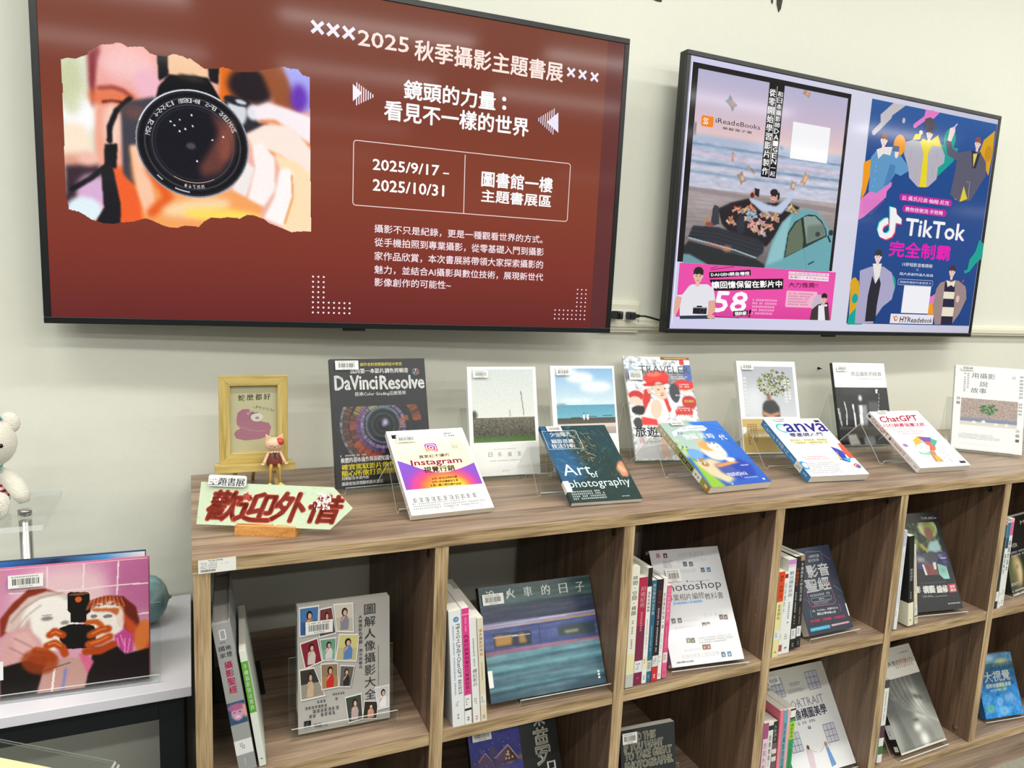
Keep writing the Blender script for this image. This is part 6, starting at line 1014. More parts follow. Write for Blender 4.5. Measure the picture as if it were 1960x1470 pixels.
spine('paperback_book', (0.7690,0.0045,-0.3587,-0.0002,0.0122,0.0179,0.2470,0.1650,0.0024), 'tall ivory book with black vertical title against the divider', 'eceadb', ((.72, .885, 'ebe3b2'), (.89, 1, 'c4c6c0')), '時間·空間·構圖', '34342e', (.07, .4), (.44, .68, '606058'), g, None, second=None)
spine('paperback_book', (0.7904,0.0084,-0.3587,0.0002,0.0113,0.0191,0.2220,0.1650,0.0012), 'crimson book with pale lettering, second in the third cubby', 'b4264c', ((.45, 1, '7c2448'),), '拍婚紀術', 'f0c8d0', (.08, .28), (.32, .5, 'e8a0b0'), g, .83, 'e4e6ea', foot='e05060')
spine('paperback_book', (0.8090,0.0071,-0.3587,0.0000,0.0145,0.0101,0.2392,0.1650,0.0032), 'white spined book with a black block at its top', 'eeeee8', ((0, .16, '1e1e1e'),), '攝影後期編輯', '38383a', (.2, .38), (.42, .7, '606060'), g, .82, 'ece6c0', foot='404048')
spine('paperback_book', (0.8196,0.0080,-0.3587,0.0000,0.0158,0.0110,0.2115,0.1650,-0.0046), 'teal blue book with a small round emblem on its spine', '2c6480', (), '數位攝影完全手冊', 'dce8ec', (.03, .34), (.44, .7, 'b8d0dc'), g, .84, 'c4c8c8', foot='a0c0d0')
spine('paperback_book', (0.8316,0.0075,-0.3587,0.0001,0.0125,0.0139,0.2128,0.1650,-0.0025), 'black book with red characters and white lettering on its spine', '241c20', ((.26, .42, '3c1c30'), (.86, 1, 'd02c30')), '商業人像', 'c03c34', (.1, .24), (.28, .72, 'e8e4e4'), g, .8, 'dcdcdc', foot='f8e8e8')
spine('paperback_book', (0.8467,0.0083,-0.3587,0.0000,0.0217,0.0085,0.2113,0.1650,-0.0088), 'narrow white book next to the pink spine in third cubby', 'eeeeea', (), '街拍攝影的第一課', '3c3e42', (.14, .5), (.55, .72, '606468'), g, .8, foot='404040')
spine('paperback_book', (0.8574,0.0081,-0.3587,-0.0000,0.0278,0.0108,0.1929,0.1650,-0.0048), 'rose pink book at the right of the third cubby stack', 'e8608c', ((.4, .72, 'dc4c80'),), '第一次拍照就上手', 'f8e0e8', (.03, .38), (.44, .68, 'f0b0c8'), g, .78, 'f0dcd8', foot='b83060')
g = 'upright books in the fourth cubby'
spine('paperback_book', (1.1408,0.0036,-0.3587,-0.0001,-0.0038,0.0164,0.1953,0.1650,0.0156), 'book with orange top and pale yellow lower spine', 'ece4a4', ((0, .35, 'e24a1c'),), '攝影·剪輯入門', '7a2410', (.04, .32), None, g, .74, 'e8eae8', second=('從零開始', .38, .56, '4c4430'), foot='5c5830')
spine('paperback_book', (1.1604,0.0062,-0.3587,0.0000,0.0066,0.0087,0.1880,0.1650,0.0037), 'very narrow white book with a red mark near its foot', 'eeefee', ((0.02, .07, '8a3030'), (.88, .96, 'b04c50')), '自媒體影片', 'a0a4ac', (.12, .5), None, g, .78)
spine('paperback_book', (1.1705,0.0071,-0.3587,0.0001,0.0076,0.0211,0.2144,0.1650,0.0107), 'thick white book with lilac tint at the top of its spine', 'ecefee', ((0, .05, 'c890c4'), (.05, .08, 'e4c8e0')), '數位攝影技術', '5878a8', (.12, .4), (.45, .68, '60646c'), g, .82, foot='404040')
spine('paperback_book', (1.1962,0.0088,-0.3587,0.0001,0.0341,0.0142,0.2114,0.1650,0.0074), 'black book with small orange characters, left of two dark spines', '1e1c1c', (), '手機錄影片', 'e06c34', (.12, .32), (.38, .74, 'd8d8d8'), g, .83, 'e0e2e4', foot='a8a8a8')
spine('paperback_book', (1.2121,0.0082,-0.3587,-0.0000,0.0447,0.0126,0.2108,0.1650,0.0142), 'black book with white vertical title, right of two dark spines', '201e1e', ((0, .06, 'a8846c'),), '手機攝影大師技巧全書', 'f0f0f0', (.08, .5), (.56, .74, 'b89468'), g, .82, 'e0e2e4', foot='909090')
g = 'upright books in the fifth cubby'
spine('paperback_book', (1.5162,0.0060,-0.3587,-0.0000,0.0116,0.0110,0.2434,0.1650), 'thin tall white book standing against the divider in the fifth cubby', 'e6e8ea', ((0, .16, 'c4c8d4'),), None, '808488', (.1, .3), (.2, .76, '9094a0'), g, .84, 'f0f0f0')
bk_ = spine('paperback_book', (1.5603,0.0015,-0.3587,-0.0003,0.0341,0.0160,0.2248,0.1650,0.1051), 'black book with a deep ivory band round its foot', '161717', ((.74, 1, 'ece6c8'),), '風景攝影', 'd8dadc', (.36, .5), (.62, .72, 'c0c4c4'), g, None, foot='606050')
P = (1.5603,0.0015,-0.3587,-0.0003,0.0341,0.0160,0.2248,0.1650,0.1051); MB().box((-.0006, .0, 0), (-.0001, P[7], P[6]*.26)).box((P[5]+.0001, 0, 0), (P[5]+.0006, P[7], P[6]*.26)).build('paper_band', mat('ivory_paper', 'e4e0cc', .5), bk_)
spine('paperback_book', (1.5831,0.0015,-0.3587,-0.0003,0.0447,0.0101,0.2003,0.1650,0.1465), 'narrow cream and lilac book leaning beside the black one', 'd8d0c0', ((.62, .66, 'e8dcb0'), (.895, .91, '404048')), None, '707080', (.1, .4), (.12, .6, '787890'), g, .82, 'd8dade', foot='303030')
g = 'upright books in the sixth cubby'
spine('paperback_book', (1.8829,0.0044,-0.3587,0.0000,0.0026,0.0095,0.2356,0.1650,0.0145), 'dark book with teal and pink head, against the sixth cubby divider', '20242c', ((0, .19, '1c6478'), (0, .05, 'e08c94')), None, 'c0c0c0', (.2, .4), (.22, .6, '38404c'), g, .86)
spine('paperback_book', (1.8943,0.0047,-0.3587,0.0000,0.0023,0.0113,0.2293,0.1650,0.0132), 'white book with blue foot lettering, middle of the sixth cubby stack', 'eaecea', ((0, .18, '2c7c94'), (.18, .3, '2c4c6c')), '攝影教室', '404448', (.36, .6), None, g, .84, foot='4878b8')
spine('paperback_book', (1.9088,0.0073,-0.3587,0.0000,0.0104,0.0137,0.2351,0.1650), 'white book with pink head, right of the sixth cubby stack', 'e8ebe8', ((0, .19, 'e06c9c'), (0, .04, 'f0b8c8')), '構圖的基本', '404448', (.24, .6), None, g, .84, foot='4878b8')
g = 'upright books in the lower fourth cubby'
spine('paperback_book', (1.1591,0.0200,-0.7218,-0.0000,0.0084,0.0128,0.1918,0.1650,0.0035), 'white book with magenta vertical title on the lower shelf', 'f0d8e4', ((0, .2, 'b05088'),), '旅拍人像攝影', 'c84c94', (.24, .8), None, g)
spine('paperback_book', (1.1738,0.0200,-0.7218,-0.0000,0.0119,0.0138,0.1893,0.1650,0.0068), 'white book with a small black square at the head, lower shelf', 'e8e8e6', ((.04, .1, '202020'),), '影像敘事', '484848', (.16, .5), (.5, .9, '707070'), g)
spine('paperback_book', (1.1909,0.0200,-0.7218,-0.0000,0.0202,0.0131,0.1862,0.1650,0.0197), 'book with black head and brown speckled spine, lower shelf', '6a5c5c', ((0, .28, '202022'), (.36, .42, 'e0d8d8'), (.46, .52, 'e0d8d8')), '人像用光', 'c8c8c8', (.04, .26), None, g)
spine('paperback_book', (1.2065,0.0200,-0.7218,-0.0000,0.0156,0.0103,0.2106,0.1650,0.0107), 'salmon pink book on the lower shelf beside a blue one', 'ee7c94', (), '美姿攝影寫真', 'f8d0dc', (.3, .9), None, g)
spine('paperback_book', (1.2174,0.0200,-0.7218,-0.0000,0.0162,0.0112,0.2088,0.1650,0.0098), 'light blue book with dark vertical title, lower shelf', '68aab8', (), '逆光攝影完全解析', '24485c', (.14, .8), None, g)
spine('paperback_book', (1.2290,0.0200,-0.7218,0.0000,0.0127,0.0080,0.2103,0.1650,0.0133), 'very thin pale pink book on the lower shelf beside a green one', 'f0b8c0', (), None, 'c06070', (.1, .2), (.2, .9, 'd08090'), g)
spine('paperback_book', (1.2364,0.0200,-0.7218,0.0000,0.0103,0.0149,0.2097,0.1650,0.0099), 'green book with a lime yellow title block, lower shelf', '2c9c60', ((.0, .12, '24302c'), (.02, .1, 'f0f0e8'), (.15, .36, 'a4d83c')), '攝影聖典', '2c6c34', (.17, .35), (.42, .9, '14502c'), g)
spine('paperback_book', (1.5301,0.0153,-0.7218,-0.0002,0.0572,0.0159,0.2110,0.1650,-0.0516), 'thin white spined book against the lower divider left of the hair portrait', 'e8e8e4', ((0, .1, '3c3c40'), (.55, .7, '4c2c34'), (.8, .9, '34743c')), None, '606060', (.1, .2), (.14, .5, '707478'), 'upright books in the lower fourth cubby', None)

# bookend behind the first stack
MB().box((0, 0, 0), (.002, .125, .14)).box((0, 0, 0), (.09, .125, .0015)).build('bookend', mat('black_bookend', '151617', .35), mw=Matrix.Translation((.030, .215, S+Z1)), bevel=.0004)
tag(bpy.data.objects['bookend'], 'black metal bookend behind the grey and green spines in the first cubby', 'bookend')
# ================= small things on top, left end =================
# wooden photo frame on a little easel ledge
fw = wood('pale_oak_frame', 'a8924c', 'c8b068', 'd8c480', 0, 3, .5); fw2 = wood('pale_oak_frame_z', 'a8924c', 'c8b068', 'd8c480', 2, 3, .5)
YF = .352
fr = empty('picture_frame', (.1125, YF, S+.0495), 'pale oak picture frame with a pink snake greeting card, standing on its easel ledge', 'picture frame')
fwid, fhgt, fb = .1255, .1705, .0195; x0, x1 = -fwid/2, fwid/2
for q, m_ in ((((x0, 0), (x1, 0), (x1-fb, fb), (x0+fb, fb)), fw), (((x0, fhgt), (x1, fhgt), (x1-fb, fhgt-fb), (x0+fb, fhgt-fb)), fw), (((x0, 0), (x0+fb, fb), (x0+fb, fhgt-fb), (x0, fhgt)), fw2), (((x1, 0), (x1-fb, fb), (x1-fb, fhgt-fb), (x1, fhgt)), fw2)):
    MB().prism(list(q), 0, .013).build('frame_rail', m_, fr, bevel=.0008)
MB().box((x0+.004, .008, .004), (x1-.004, .0125, fhgt-.004)).build('backing', mat('kraft_backing', '9a8860', .8), fr)
cd = Art((fwid-2*fb)*1000, (fhgt-2*fb)*1000); W_, H_ = cd.w, cd.h; cd.rect(0, 0, W_, H_, 'dad5b0')
k_ = W_/396.
def fq(*p): return [((x-175)*k_, (y-178)*k_) for x, y in p]
for ch, (x, y) in zip('蛇麼都好', fq((272, 288), (345, 285), (415, 284), (487, 282))): cd.text(ch, x-6, y-6, x+6, y+6, '26281e', .02, 1)
for i, ch in enumerate('ありがとう'): x, y = fq((400+i*30, 372+i*8))[0]; cd.text(ch, x-2.6, y-2.8, x+2.6, y+2.8, '3a3a2c', 0, 1)
cd.line(fq((370, 365), (378, 385)), .6, '3a3a2c').line(fq((530, 420), (548, 405)), .6, '3a3a2c')
cd.poly(fq((230, 470), (240, 420), (280, 390), (330, 390), (380, 420), (400, 440), (380, 480), (420, 500), (500, 520), (520, 560), (500, 640), (420, 665), (300, 672), (225, 650), (208, 610), (225, 580), (260, 565), (230, 520)), 'bd8098')
cd.line(fq((245, 540), (320, 575), (400, 592), (470, 590)), .7, 'e4c0cc')
for i in range(9):
    for j in range(6):
        x, y = fq((250+j*42+(i % 2)*21, 440+i*26))[0]
        if (i > 4 or j < 3): cd.ring(x, y, 2.0, .25, 'cfa0b2', 180, 360, 6)
cd.ell(*fq((400, 465))[0], 11.5, 8.5, 'eeece4').ell(*fq((402, 472))[0], 3.2, 2.4, 'a8506c').ell(*fq((402, 473))[0], 1.6, 1.1, 'e8d8d8').ell(*fq((327, 430))[0], 2, 2, 'f4f0ea').ell(*fq((347, 410))[0], 2, 2, 'f4f0ea').ell(*fq((327, 430))[0], .9, .9, '50202c').ell(*fq((347, 410))[0], .9, .9, '50202c').line(fq((355, 432), (385, 430), (410, 420)), .8, '5a3040')
cd.build('greeting_card', pm_matte, fr, Matrix.Translation((x0+fb, .0078, fb)))
MB().box((x0+fb-.001, .0055, fb-.001), (x1-fb+.001, .0068, fhgt-fb+.001)).build('glass', acrylic('picture_glass', (.97, .975, .97)), fr)
ez = empty('easel', (.1135, YF-.004, S), 'small pale oak easel ledge carrying the picture frame', 'easel')
MB().box((-.0725, -.016, .0372), (.0725, .020, .0493)).build('ledge', fw, ez, bevel=.001)
MB().box((-.0725, -.020, .0372), (.0725, -.016, .0515)).build('front_lip', fw, ez, bevel=.001)
for s in (-1, 1): MB().prism([(s*.042-.004, 0), (s*.042+.004, 0), (s*.034+.004, .0375), (s*.034-.004, .0375)], .004, .012).build('leg', fw2, ez, bevel=.0006)
MB().tube([(0, .016, .045), (0, .06, .001)], .0035, 6).build('rear_leg', fw2, ez)
# seated cat figurine: head, body, arms, legs and shoes
YC = YF-.030
cf = empty('cat_figurine', (.1465, YC, S+.0515), 'small resin cat figurine in a brown dress, sitting with dangling legs on the ledge', 'figurine')
skin_ = mat('cream_resin', 'e6c4a4', .35); dress = mat('brown_resin', '76342c', .4); blackm = mat('black_paint', '17171a', .4); redp = mat('red_paint', 'c8442c', .4); shoe = mat('yellow_resin', 'dcc678', .4); legm = mat('tan_resin', 'c09a4c', .45)
HZ = .040
hd = MB().ball((0, 0, HZ), (.0178, .0125, .0135), 20); hd.build('head', skin_, cf)
for s in (-1, 1): MB().prism([(s*.0175, HZ+.002), (s*.0155, HZ+.0205), (s*.003, HZ+.011)], -.005, .004).build('ear', skin_, cf, bevel=.0012)
MB().ball((.0092, -.0022, HZ+.0048), (.0090, .0098, .0088), 16).build('red_patch', redp, cf)
for s in (-1, 1): MB().tube([(s*.0065-.0035, -.0137, HZ+.0005), (s*.0065, -.0143, HZ-.0012), (s*.0065+.0035, -.0137, HZ+.0005)], .0004, 5).build('closed_eye', blackm, cf)
MB().ball((-.0005, -.0138, HZ-.0025), (.0013, .0010, .0009), 8).build('nose', blackm, cf)
MB().lathe([(.0018, .028), (.008, .027), (.011, .018), (.0148, .006), (.0145, .001), (.010, -.001)], (0, 0, 0), 18).build('dress', dress, cf)
MB().lathe([(.0030, .0295), (.0095, .0265), (.0108, .0235), (.0080, .0245)], (0, 0, 0), 10).build('collar', skin_, cf)
MB().ball((0, -.0108, .0242), (.0016, .0013, .0016), 8).tube([(-.0005, -.0112, .024), (-.0018, -.0126, .016)], .0006, 6).tube([(.0005, -.0112, .024), (.0018, -.0128, .013)], .0006, 6).tube([(0, -.0108, .0244), (-.0040, -.0105, .0262)], .0008, 6).tube([(0, -.0108, .0244), (.0040, -.0105, .0262)], .0008, 6).build('ribbon', blackm, cf)
for s in (-1, 1):
    MB().tube([(s*.0095, -.001, .025), (s*.0135, -.002, .017), (s*.0175, -.004, .008), (s*.0205, -.0055, .002)], [.0028, .0030, .0032, .0036], 10).ball((s*.0212, -.006, .0022), (.0042, .0040, .0028), 10).build('arm', skin_, cf)
    MB().tube([(s*.0065, -.006, .002), (s*.0072, -.0145, .0015), (s*.0085, -.0165, -.004), (s*.0085, -.0160, -.022), (s*.0095, -.0162, -.034)], [.0030, .0032, .0030, .0022, .0020], 10).build('leg', legm, cf)
    MB().ball((s*.0125, -.0200, -.0400), (.0085, .0075, .0062), 14, X=Matrix.Rotation(s*.6, 4, 'Y')).ball((s*.0098, -.0165, -.0345), (.0036, .0036, .0030), 10).build('shoe', shoe, cf)
# arrow sign in a wooden block
P = (0.0065,0.1209,0.0120,-0.4076,0.3159,0.2142,0.0676,0.0040); P = (P[0], P[1], P[2], P[3], P[4], P[5], P[6], .003); W_, H_ = P[5]*1000, P[6]*1000
tip = [(248,32.6)][0]; m = pose_m(P)
sr = empty('arrow_sign', mw=m, label='pale green arrow-shaped sign with large red characters, slotted in a wooden block', cat='sign')
tipx, tipz = tip[0]/1000., (H_-tip[1])/1000.
ol = [(0, 0), (W_/1000., 0), (tipx, tipz), (W_/1000., H_/1000.), (0, H_/1000.)]
MB().prism(ol, 0, .003).build('sign_board', mat('sign_board_green', 'd3e2c0', .45), sr, bevel=.0003)
A = Art(tip[0], H_); A.poly([(0, 0), (W_, 0), (tip[0], tip[1]), (W_, H_), (0, H_)], 'd3e4c4')
for i in range(60): A.ell(rng.rand()*W_, rng.rand()*H_, 1+rng.rand()*3, 1+rng.rand()*1.5, ('c8e0c0', 'dce8cc', 'e4ead8')[i % 3], i*40, 8)
for ch, (xx0, yy0), (xx1, yy1) in zip('歡迎外借', [(14.1,13.3),(61,14.2),(119.3,11.8),(174.1,13.4)], [(67.8,61.1),(124,60.8),(173.3,58.7),(230.6,58.7)]):
    A.text(ch, xx0+3, yy0, xx1-1, yy1-1, 'dc5642', .065, 2, shear=.32)
def star(x, y, r, col): A.poly([(x+r*(1 if k % 2 == 0 else .42)*math.sin(k*math.pi/5), y-r*(1 if k % 2 == 0 else .42)*math.cos(k*math.pi/5)) for k in range(10)], col)
for q, r_, cl in zip([(19.9,27.6),(33.5,27),(77.2,20.4),(138.9,29)], (2.6, 2.6, 8, 5), ('f0f0dc', 'f0f0dc', 'c03c30', 'f0f0dc')): star(q[0], q[1], r_, cl)
wx0, wy0 = 208,20.8
for i in range(120):      # irregular white flecks scattered over the last character
    x_, y_ = wx0+rng.randn()*12, wy0+rng.randn()*6+ (8 if i % 3 == 0 else 0); 
    if x_ < W_-2 and 2 < y_ < H_-2: A.ell(x_, y_, .7+rng.rand()*2.8, .5+rng.rand()*1.3, ('f2eeee', 'ecdcdc', 'f6f4f4')[i % 3], rng.rand()*180, 7)
A.build('sign_print', pm_gloss, sr, Matrix.Translation((0, -.0001, 0)))
bx, by = .0618, .0860; th_ = -.40
blk_o = MB().box((0, 0, 0), (.096, .006, .017)).box((0, .0105, 0), (.096, .034, .017)).box((0, .0055, 0), (.096, .011, .006)).build('sign_block', wood('beech_block', 'c07c3c', 'd89850', 'e8b068', 0, 3, .4), mw=Matrix.Translation((bx, by, S)) @ Matrix.Rotation(th_, 4, 'Z'), bevel=.0006)
tag(blk_o, 'small beech wood block holding the green arrow sign', 'sign block')
q = [(13.3,-11),(74.7,-13.6),(76.7,6.4),(15.2,6.4)]; x0, x1 = q[0][0], q[1][0]; y0_, y1_ = (q[0][1]+q[1][1])/2, (q[2][1]+q[3][1])/2
bd = empty('badge', mw=m @ Matrix.Translation((x0/1000., -.0052, (H_-y1_)/1000.)), label='silver white rounded badge with black characters clipped above the arrow sign', cat='badge')
A = Art(x1-x0, y1_-y0_); A.rrect(0, 0, A.w, A.h, 4, 'e6e8e8').text('主題書展', A.w*.03, A.h*.24, A.w*.96, A.h*.93, '2a2c30', .04, 1)
for i in range(22): A.ell(A.w*.02+rng.rand()*A.w*.26, A.h*.1+rng.rand()*A.h*.5, 1+rng.rand()*3, .8+rng.rand()*1.4, 'eef0f2', i*30, 8)
r_ = .004; pp_ = []
for cx, cz, a0 in ((A.w/1000-r_, r_, -90), (A.w/1000-r_, A.h/1000-r_, 0), (r_, A.h/1000-r_, 90), (r_, r_, 180)):
    for k in range(5): a = math.radians(a0+22.5*k); pp_.append((cx+r_*math.cos(a), cz+r_*math.sin(a)))
MB().prism(pp_, 0, .002).build('plate', mat('silver_badge', 'c8cccc', .3, .2), bd); A.build('badge_print', pm_gloss, bd, Matrix.Translation((0, -.0001, 0)))
MB().box((A.w/2000-.006, .002, 0), (A.w/2000+.006, .005, .012)).build('clip', mat('silver_badge', 'c8cccc', .3, .2), bd)

# ================= side table at the left =================
ZT = -.26
tb = empty('side_table', (-.005, .113, 0), 'white topped side table with a black metal frame, left of the bookcase', 'table')
def tbox(name, a, b, m_, bev=.001): return MB().box(a, b).build(name, m_, tb, bevel=bev)
tbox('table_top', (-.95, 0, S+ZT-.018), (0, .370, S+ZT), mat('white_melamine', 'e6e6ee', .28), .0012)
bkm = mat('black_powder_coat', '1c2024', .45, bump=.1, bscale=500)
for xx in (-.945, -.050):
    for yy in (.012, .325): tbox('leg', (xx, yy, 0), (xx+.038, yy+.038, S+ZT-.018), bkm)
tbox('apron', (-.907, .014, S+ZT-.058), (-.050, .036, S+ZT-.018), bkm); tbox('rear_apron', (-.907, .335, S+ZT-.058), (-.050, .357, S+ZT-.018), bkm)
tbox('side_rail', (-.035, .050, S+ZT-.058), (-.015, .325, S+ZT-.018), bkm)
MB().lathe([(0, 0), (.004, 0), (.0035, .003), (0, .003)], n=10, X=Matrix.Translation((-.0115, .03, S+ZT-.03)) @ Matrix.Rotation(math.pi/2, 4, 'Y')).build('bolt', bkm, tb)
# selfie photo book
HSX = [(205.4,54.8)][0]; HSK = ([(250,59.8)][0][0]-[(205.4,54.8)][0][0])/200.
P = (-0.3580,0.1628,-0.2560,-0.0549,0.1349,0.2900,0.1990,0.0200); A = Art(P[5]*1000, P[6]*1000); W_, H_ = A.w, A.h; ra = Ras(0, 0, W_, H_, 300, 'd89cb4', .4)
ra.vg(0, H_, 'd088b0', 'dca8b8'); ra.e(170, 50, 70, 50, 'eac4cc', 30).e(285, 30, 50, 60, 'b85c90', 30, 0, .7)
for pts in ([(147.3,-8.2),(147.2,38.8)], [(198,-3.4),(195.7,41.6)], [(246.6,1.2),(244,54.5)], [(96,36.9),(146.1,39.9),(195.7,40.4),(244.6,39.3),(292.6,40.5)], [(246.3,90.5),(292.1,89.6)]): ra.l(pts, 2.2, 'f4dce2', .8)
ra.p([(0, 0), (80, 0), (82, 60), (70, 130), (0, 150)], 'd06c28', 2).p([(78, 0), (84, 0), (82, 60), (76, 60)], 'e09868', 2)
ra.p([(83.2,75.6),(99.9,53.2),(120.9,33.5),(142,33.3),(158.9,41.3),(176,52),(145.9,58.5),(107.8,83.5),(82.9,104.7),(83.2,75.6)], '8a3020', 3).p([(89.1,95.8),(95.6,72.2),(120.8,45.8),(146.2,38.7),(172.9,44.1),(176,57),(173.2,106.7),(145.3,113),(107.6,103.1)], 'd8c0b8', 3)
ra.p([(114.1,85.5),(135.3,64.7),(154.5,53.3),(172.8,52.9),(172.6,65.3),(152.2,66.7),(135.1,77),(119.2,89.8)], '6a78c0', 2).e(150.9,90.1, 40, 44, 'f6f1ea', 5, -10).p([(114,89.2),(122.5,75.5),(125.3,110.3),(136.7,126.7),(120,114.6)], 'c8a8a8', 4).l([(97.5,82.2),(114.3,62.2),(137.6,47.7),(167.5,43.5)], 2, 'a88c88', 2).l([(103.6,95.2),(118.4,75),(137.4,60)], 1.6, 'b09894', 2).e(145.7,82, 8, 3.4, '8a8888', 1.5).e(170.2,91.3, 6, 3, '8a8888', 1.5).l([(139.4,76.3),(152.1,76.6)], 1.6, 'c0a8a0', 1)
ra.p([(82.8,114.4),(95.3,96.6),(116.1,89.4),(136.8,114.3),(140.9,127.3),(119.6,144.1),(90.5,152.1),(82.3,150.9)], 'd8a4a4', 4).p([(99.3,102),(120.2,99.8),(132.5,123.6),(121.8,139.4),(103.1,134.3)], 'e4b8b4', 4, .8).l([(101.3,107.2),(126.1,125.2)], 2, 'b07888', 2).l([(95,121),(119.7,139.1)], 2, 'b07888', 2)
ra.p([(204.2,67.7),(215.3,57.7),(233.2,55.3),(253.4,58.6),(271.5,78.1),(278,109.9),(290.5,137.4),(290.2,163.3),(255.1,117.2),(242,69.6)], '6a2418', 3).p([(205.3,70.4),(215.3,58.9),(237.7,57.6),(253.2,76),(253,96.5),(241.9,84.9),(210.7,78.6)], 'c05830', 3).e(227.2,95.8, 27, 34, 'f4ece4', 4).p([(204.1,72.8),(246.5,76.5),(246.3,90.5),(232.9,81.3),(210.7,78.6)], 'c86838', 2).e(230.6,88.6, 7, 3, '808080', 1.2).e(210.6,86.2, 5, 3, '808080', 1.2).e(248.5,95.9, 6, 12, 'f0d8d0', 1.5)
ra.p([(253.1,86.2),(268.9,103.6),(290.5,137.4),(290.3,158.1),(277.7,146),(255.1,112.1)], 'c84c28', 4).e(280.2,125.6, 12, 26, 'e07838', 5, 10)
ra.p([(239.2,120.3),(255.1,112.1),(267.6,124),(266.2,149.6),(254.7,153.1),(241.3,138.5)], 'c84890', 2)
for x_ in (755, 790, 825): pass
for pts in ([(243.7,126),(247.9,152.2),(245.9,174.9)], [(255,127.5),(254.7,158.2),(262.4,185.1)], [(261.8,128.4),(258.1,153.6),(260.1,184.7)], [(248.2,121.5),(254.8,142.9),(250.1,162.7)]): ra.l(pts, 1.8, 'e888bc', .6)
ra.p([(82.3,150.9),(119.6,144.1),(145,140.2),(144.3,202.3),(81.7,204.4)], '17120f', 3).p([(210.1,136.7),(243.6,138.8),(254.7,153.1),(291.5,147.9),(291,204.9),(196.2,200.4),(200.8,175.9)], '1a1212', 3).p([(144.9,150.2),(174.9,147),(196.7,152.6),(200.8,175.9),(196.2,200.4),(129.4,202.4),(140.5,159.5)], 'c49890', 3)
ra.l([(155.4,161.6),(150.7,200.8)], 3, 'f0e4e0', 1).l([(170.4,166.3),(165.7,198.2)], 4, '7c84c0', 1.5).l([(140.5,164.4),(177,156)], 1.6, '5a4c58', 1).p([(188,143.8),(201.1,145.6),(209.8,159.5),(200.8,178.4),(194.4,159.8)], 'd86890', 2)
ra.p([(173.9,45.5),(178.3,43.5),(202.2,46.1),(205.5,50.2),(205.8,78),(200.7,82.5),(200.6,95.1),(177.7,92.2),(177.9,77.2),(173.6,71.7)], '15130f', 1).e(189.4,56.5, 4.6, 4.6, 'd86020', .6).e(190.2,48, 14, 2, '7c4828', 1).p([(162.5,99),(177.7,94.7),(201.7,97.7),(210.5,101.3),(214.8,112),(210.1,136.7),(192.5,135.6),(172.9,134.2),(162.3,117.7)], '15130f', 1)
for c_, pts, wd in (('b84818', [(149.6,108.6),(156.1,103.2),(166.7,110.8)], 11), ('b84818', [(145.2,125.4),(155.9,121.8),(166.5,130.8),(169.6,141.2)], 11), ('c05020', [(130.3,130.8),(142.9,135),(153.4,146.4)], 12), ('a84014', [(125.9,142.5),(140.6,149.5)], 12), ('c85c20', [(201.7,95.2),(214.9,95.6),(221.5,102.7)], 8), ('b84c18', [(205.9,115.9),(219.2,110.1),(230.4,109)], 12), ('c05020', [(203.5,130.8),(219,127.8),(232.5,122)], 12), ('b04416', [(199,141.5),(218.9,143),(236.8,135.3)], 12)): ra.l(pts, wd, c_, 1.5)
for pts in ([(151.8,106.4),(157.1,104.1),(164.6,108.5)], [(147.3,123.2),(155.9,121.3),(164.4,128)], [(208.1,114.2),(219.2,109.1),(228.2,107.7)], [(206.8,129.2),(219,126.5),(230.2,121.7)], [(132.4,129.1),(142.9,133)]): ra.l(pts, 2.6, 'e8843c', 1.2, .8)
ra.e(135.3,148.8, 26, 20, '9c3c14', 5, 20, .8)
for i in range(26):
    x_ = 575+i*8; q = [((x_+j*6*(i-13)/13.), 378+abs(i-12)*2+j*16) for j in range(5)]
    (hx0, hy0), (hx1, hy1) = (HSX[0]+(q[0][0]-575)*HSK, HSX[1]+(q[0][1]-378)*HSK), (HSX[0]+(q[4][0]-575)*HSK, HSX[1]+(q[4][1]-378)*HSK); ra.l([(hx0, hy0), (hx1, hy1)], 1.6, ('a84820', 'd87040', '7c2c18')[i % 3], 1, .8)
ra.noise(3, 0, seed=3); A.pic(ra)
A.rect(0, [(83.4,141.3)][0][1], [(86.5,141.8)][0][0], [(83.1,170.5)][0][1], 'f0f0f0')
b = book('photo_book', P, 'large landscape photo book showing two women photographing themselves in pink tiles', 'c06a90', A, hard=True)
sticker(b, H_, [(95.3,10)][0][0], [(95.3,8.3)][0][1], [(142.2,14.8)][0][0], [(142,30.8)][0][1]-2, 30)
Q = (P[0]-.004, P[1]+.026, P[2], P[3], P[4], P[5]-.002, P[6]+.004, .014)
A = Art(Q[5]*1000, Q[6]*1000); A.grad(0, 0, A.w, 30, [(0, '1c2c50'), (.3, '2c70b8'), (.55, '203050'), (.8, '5098d0'), (1, 'e8e8e8')], False).rect(0, 30, A.w, A.h, '24406c')
book('photo_book', Q, 'blue covered book hidden behind the pink tile selfie book', '24406c', A, hard=True)
holder(P, ZT, .035, .305, .016, .12, 'clear acrylic stand holding the pink tile selfie book', None, False)
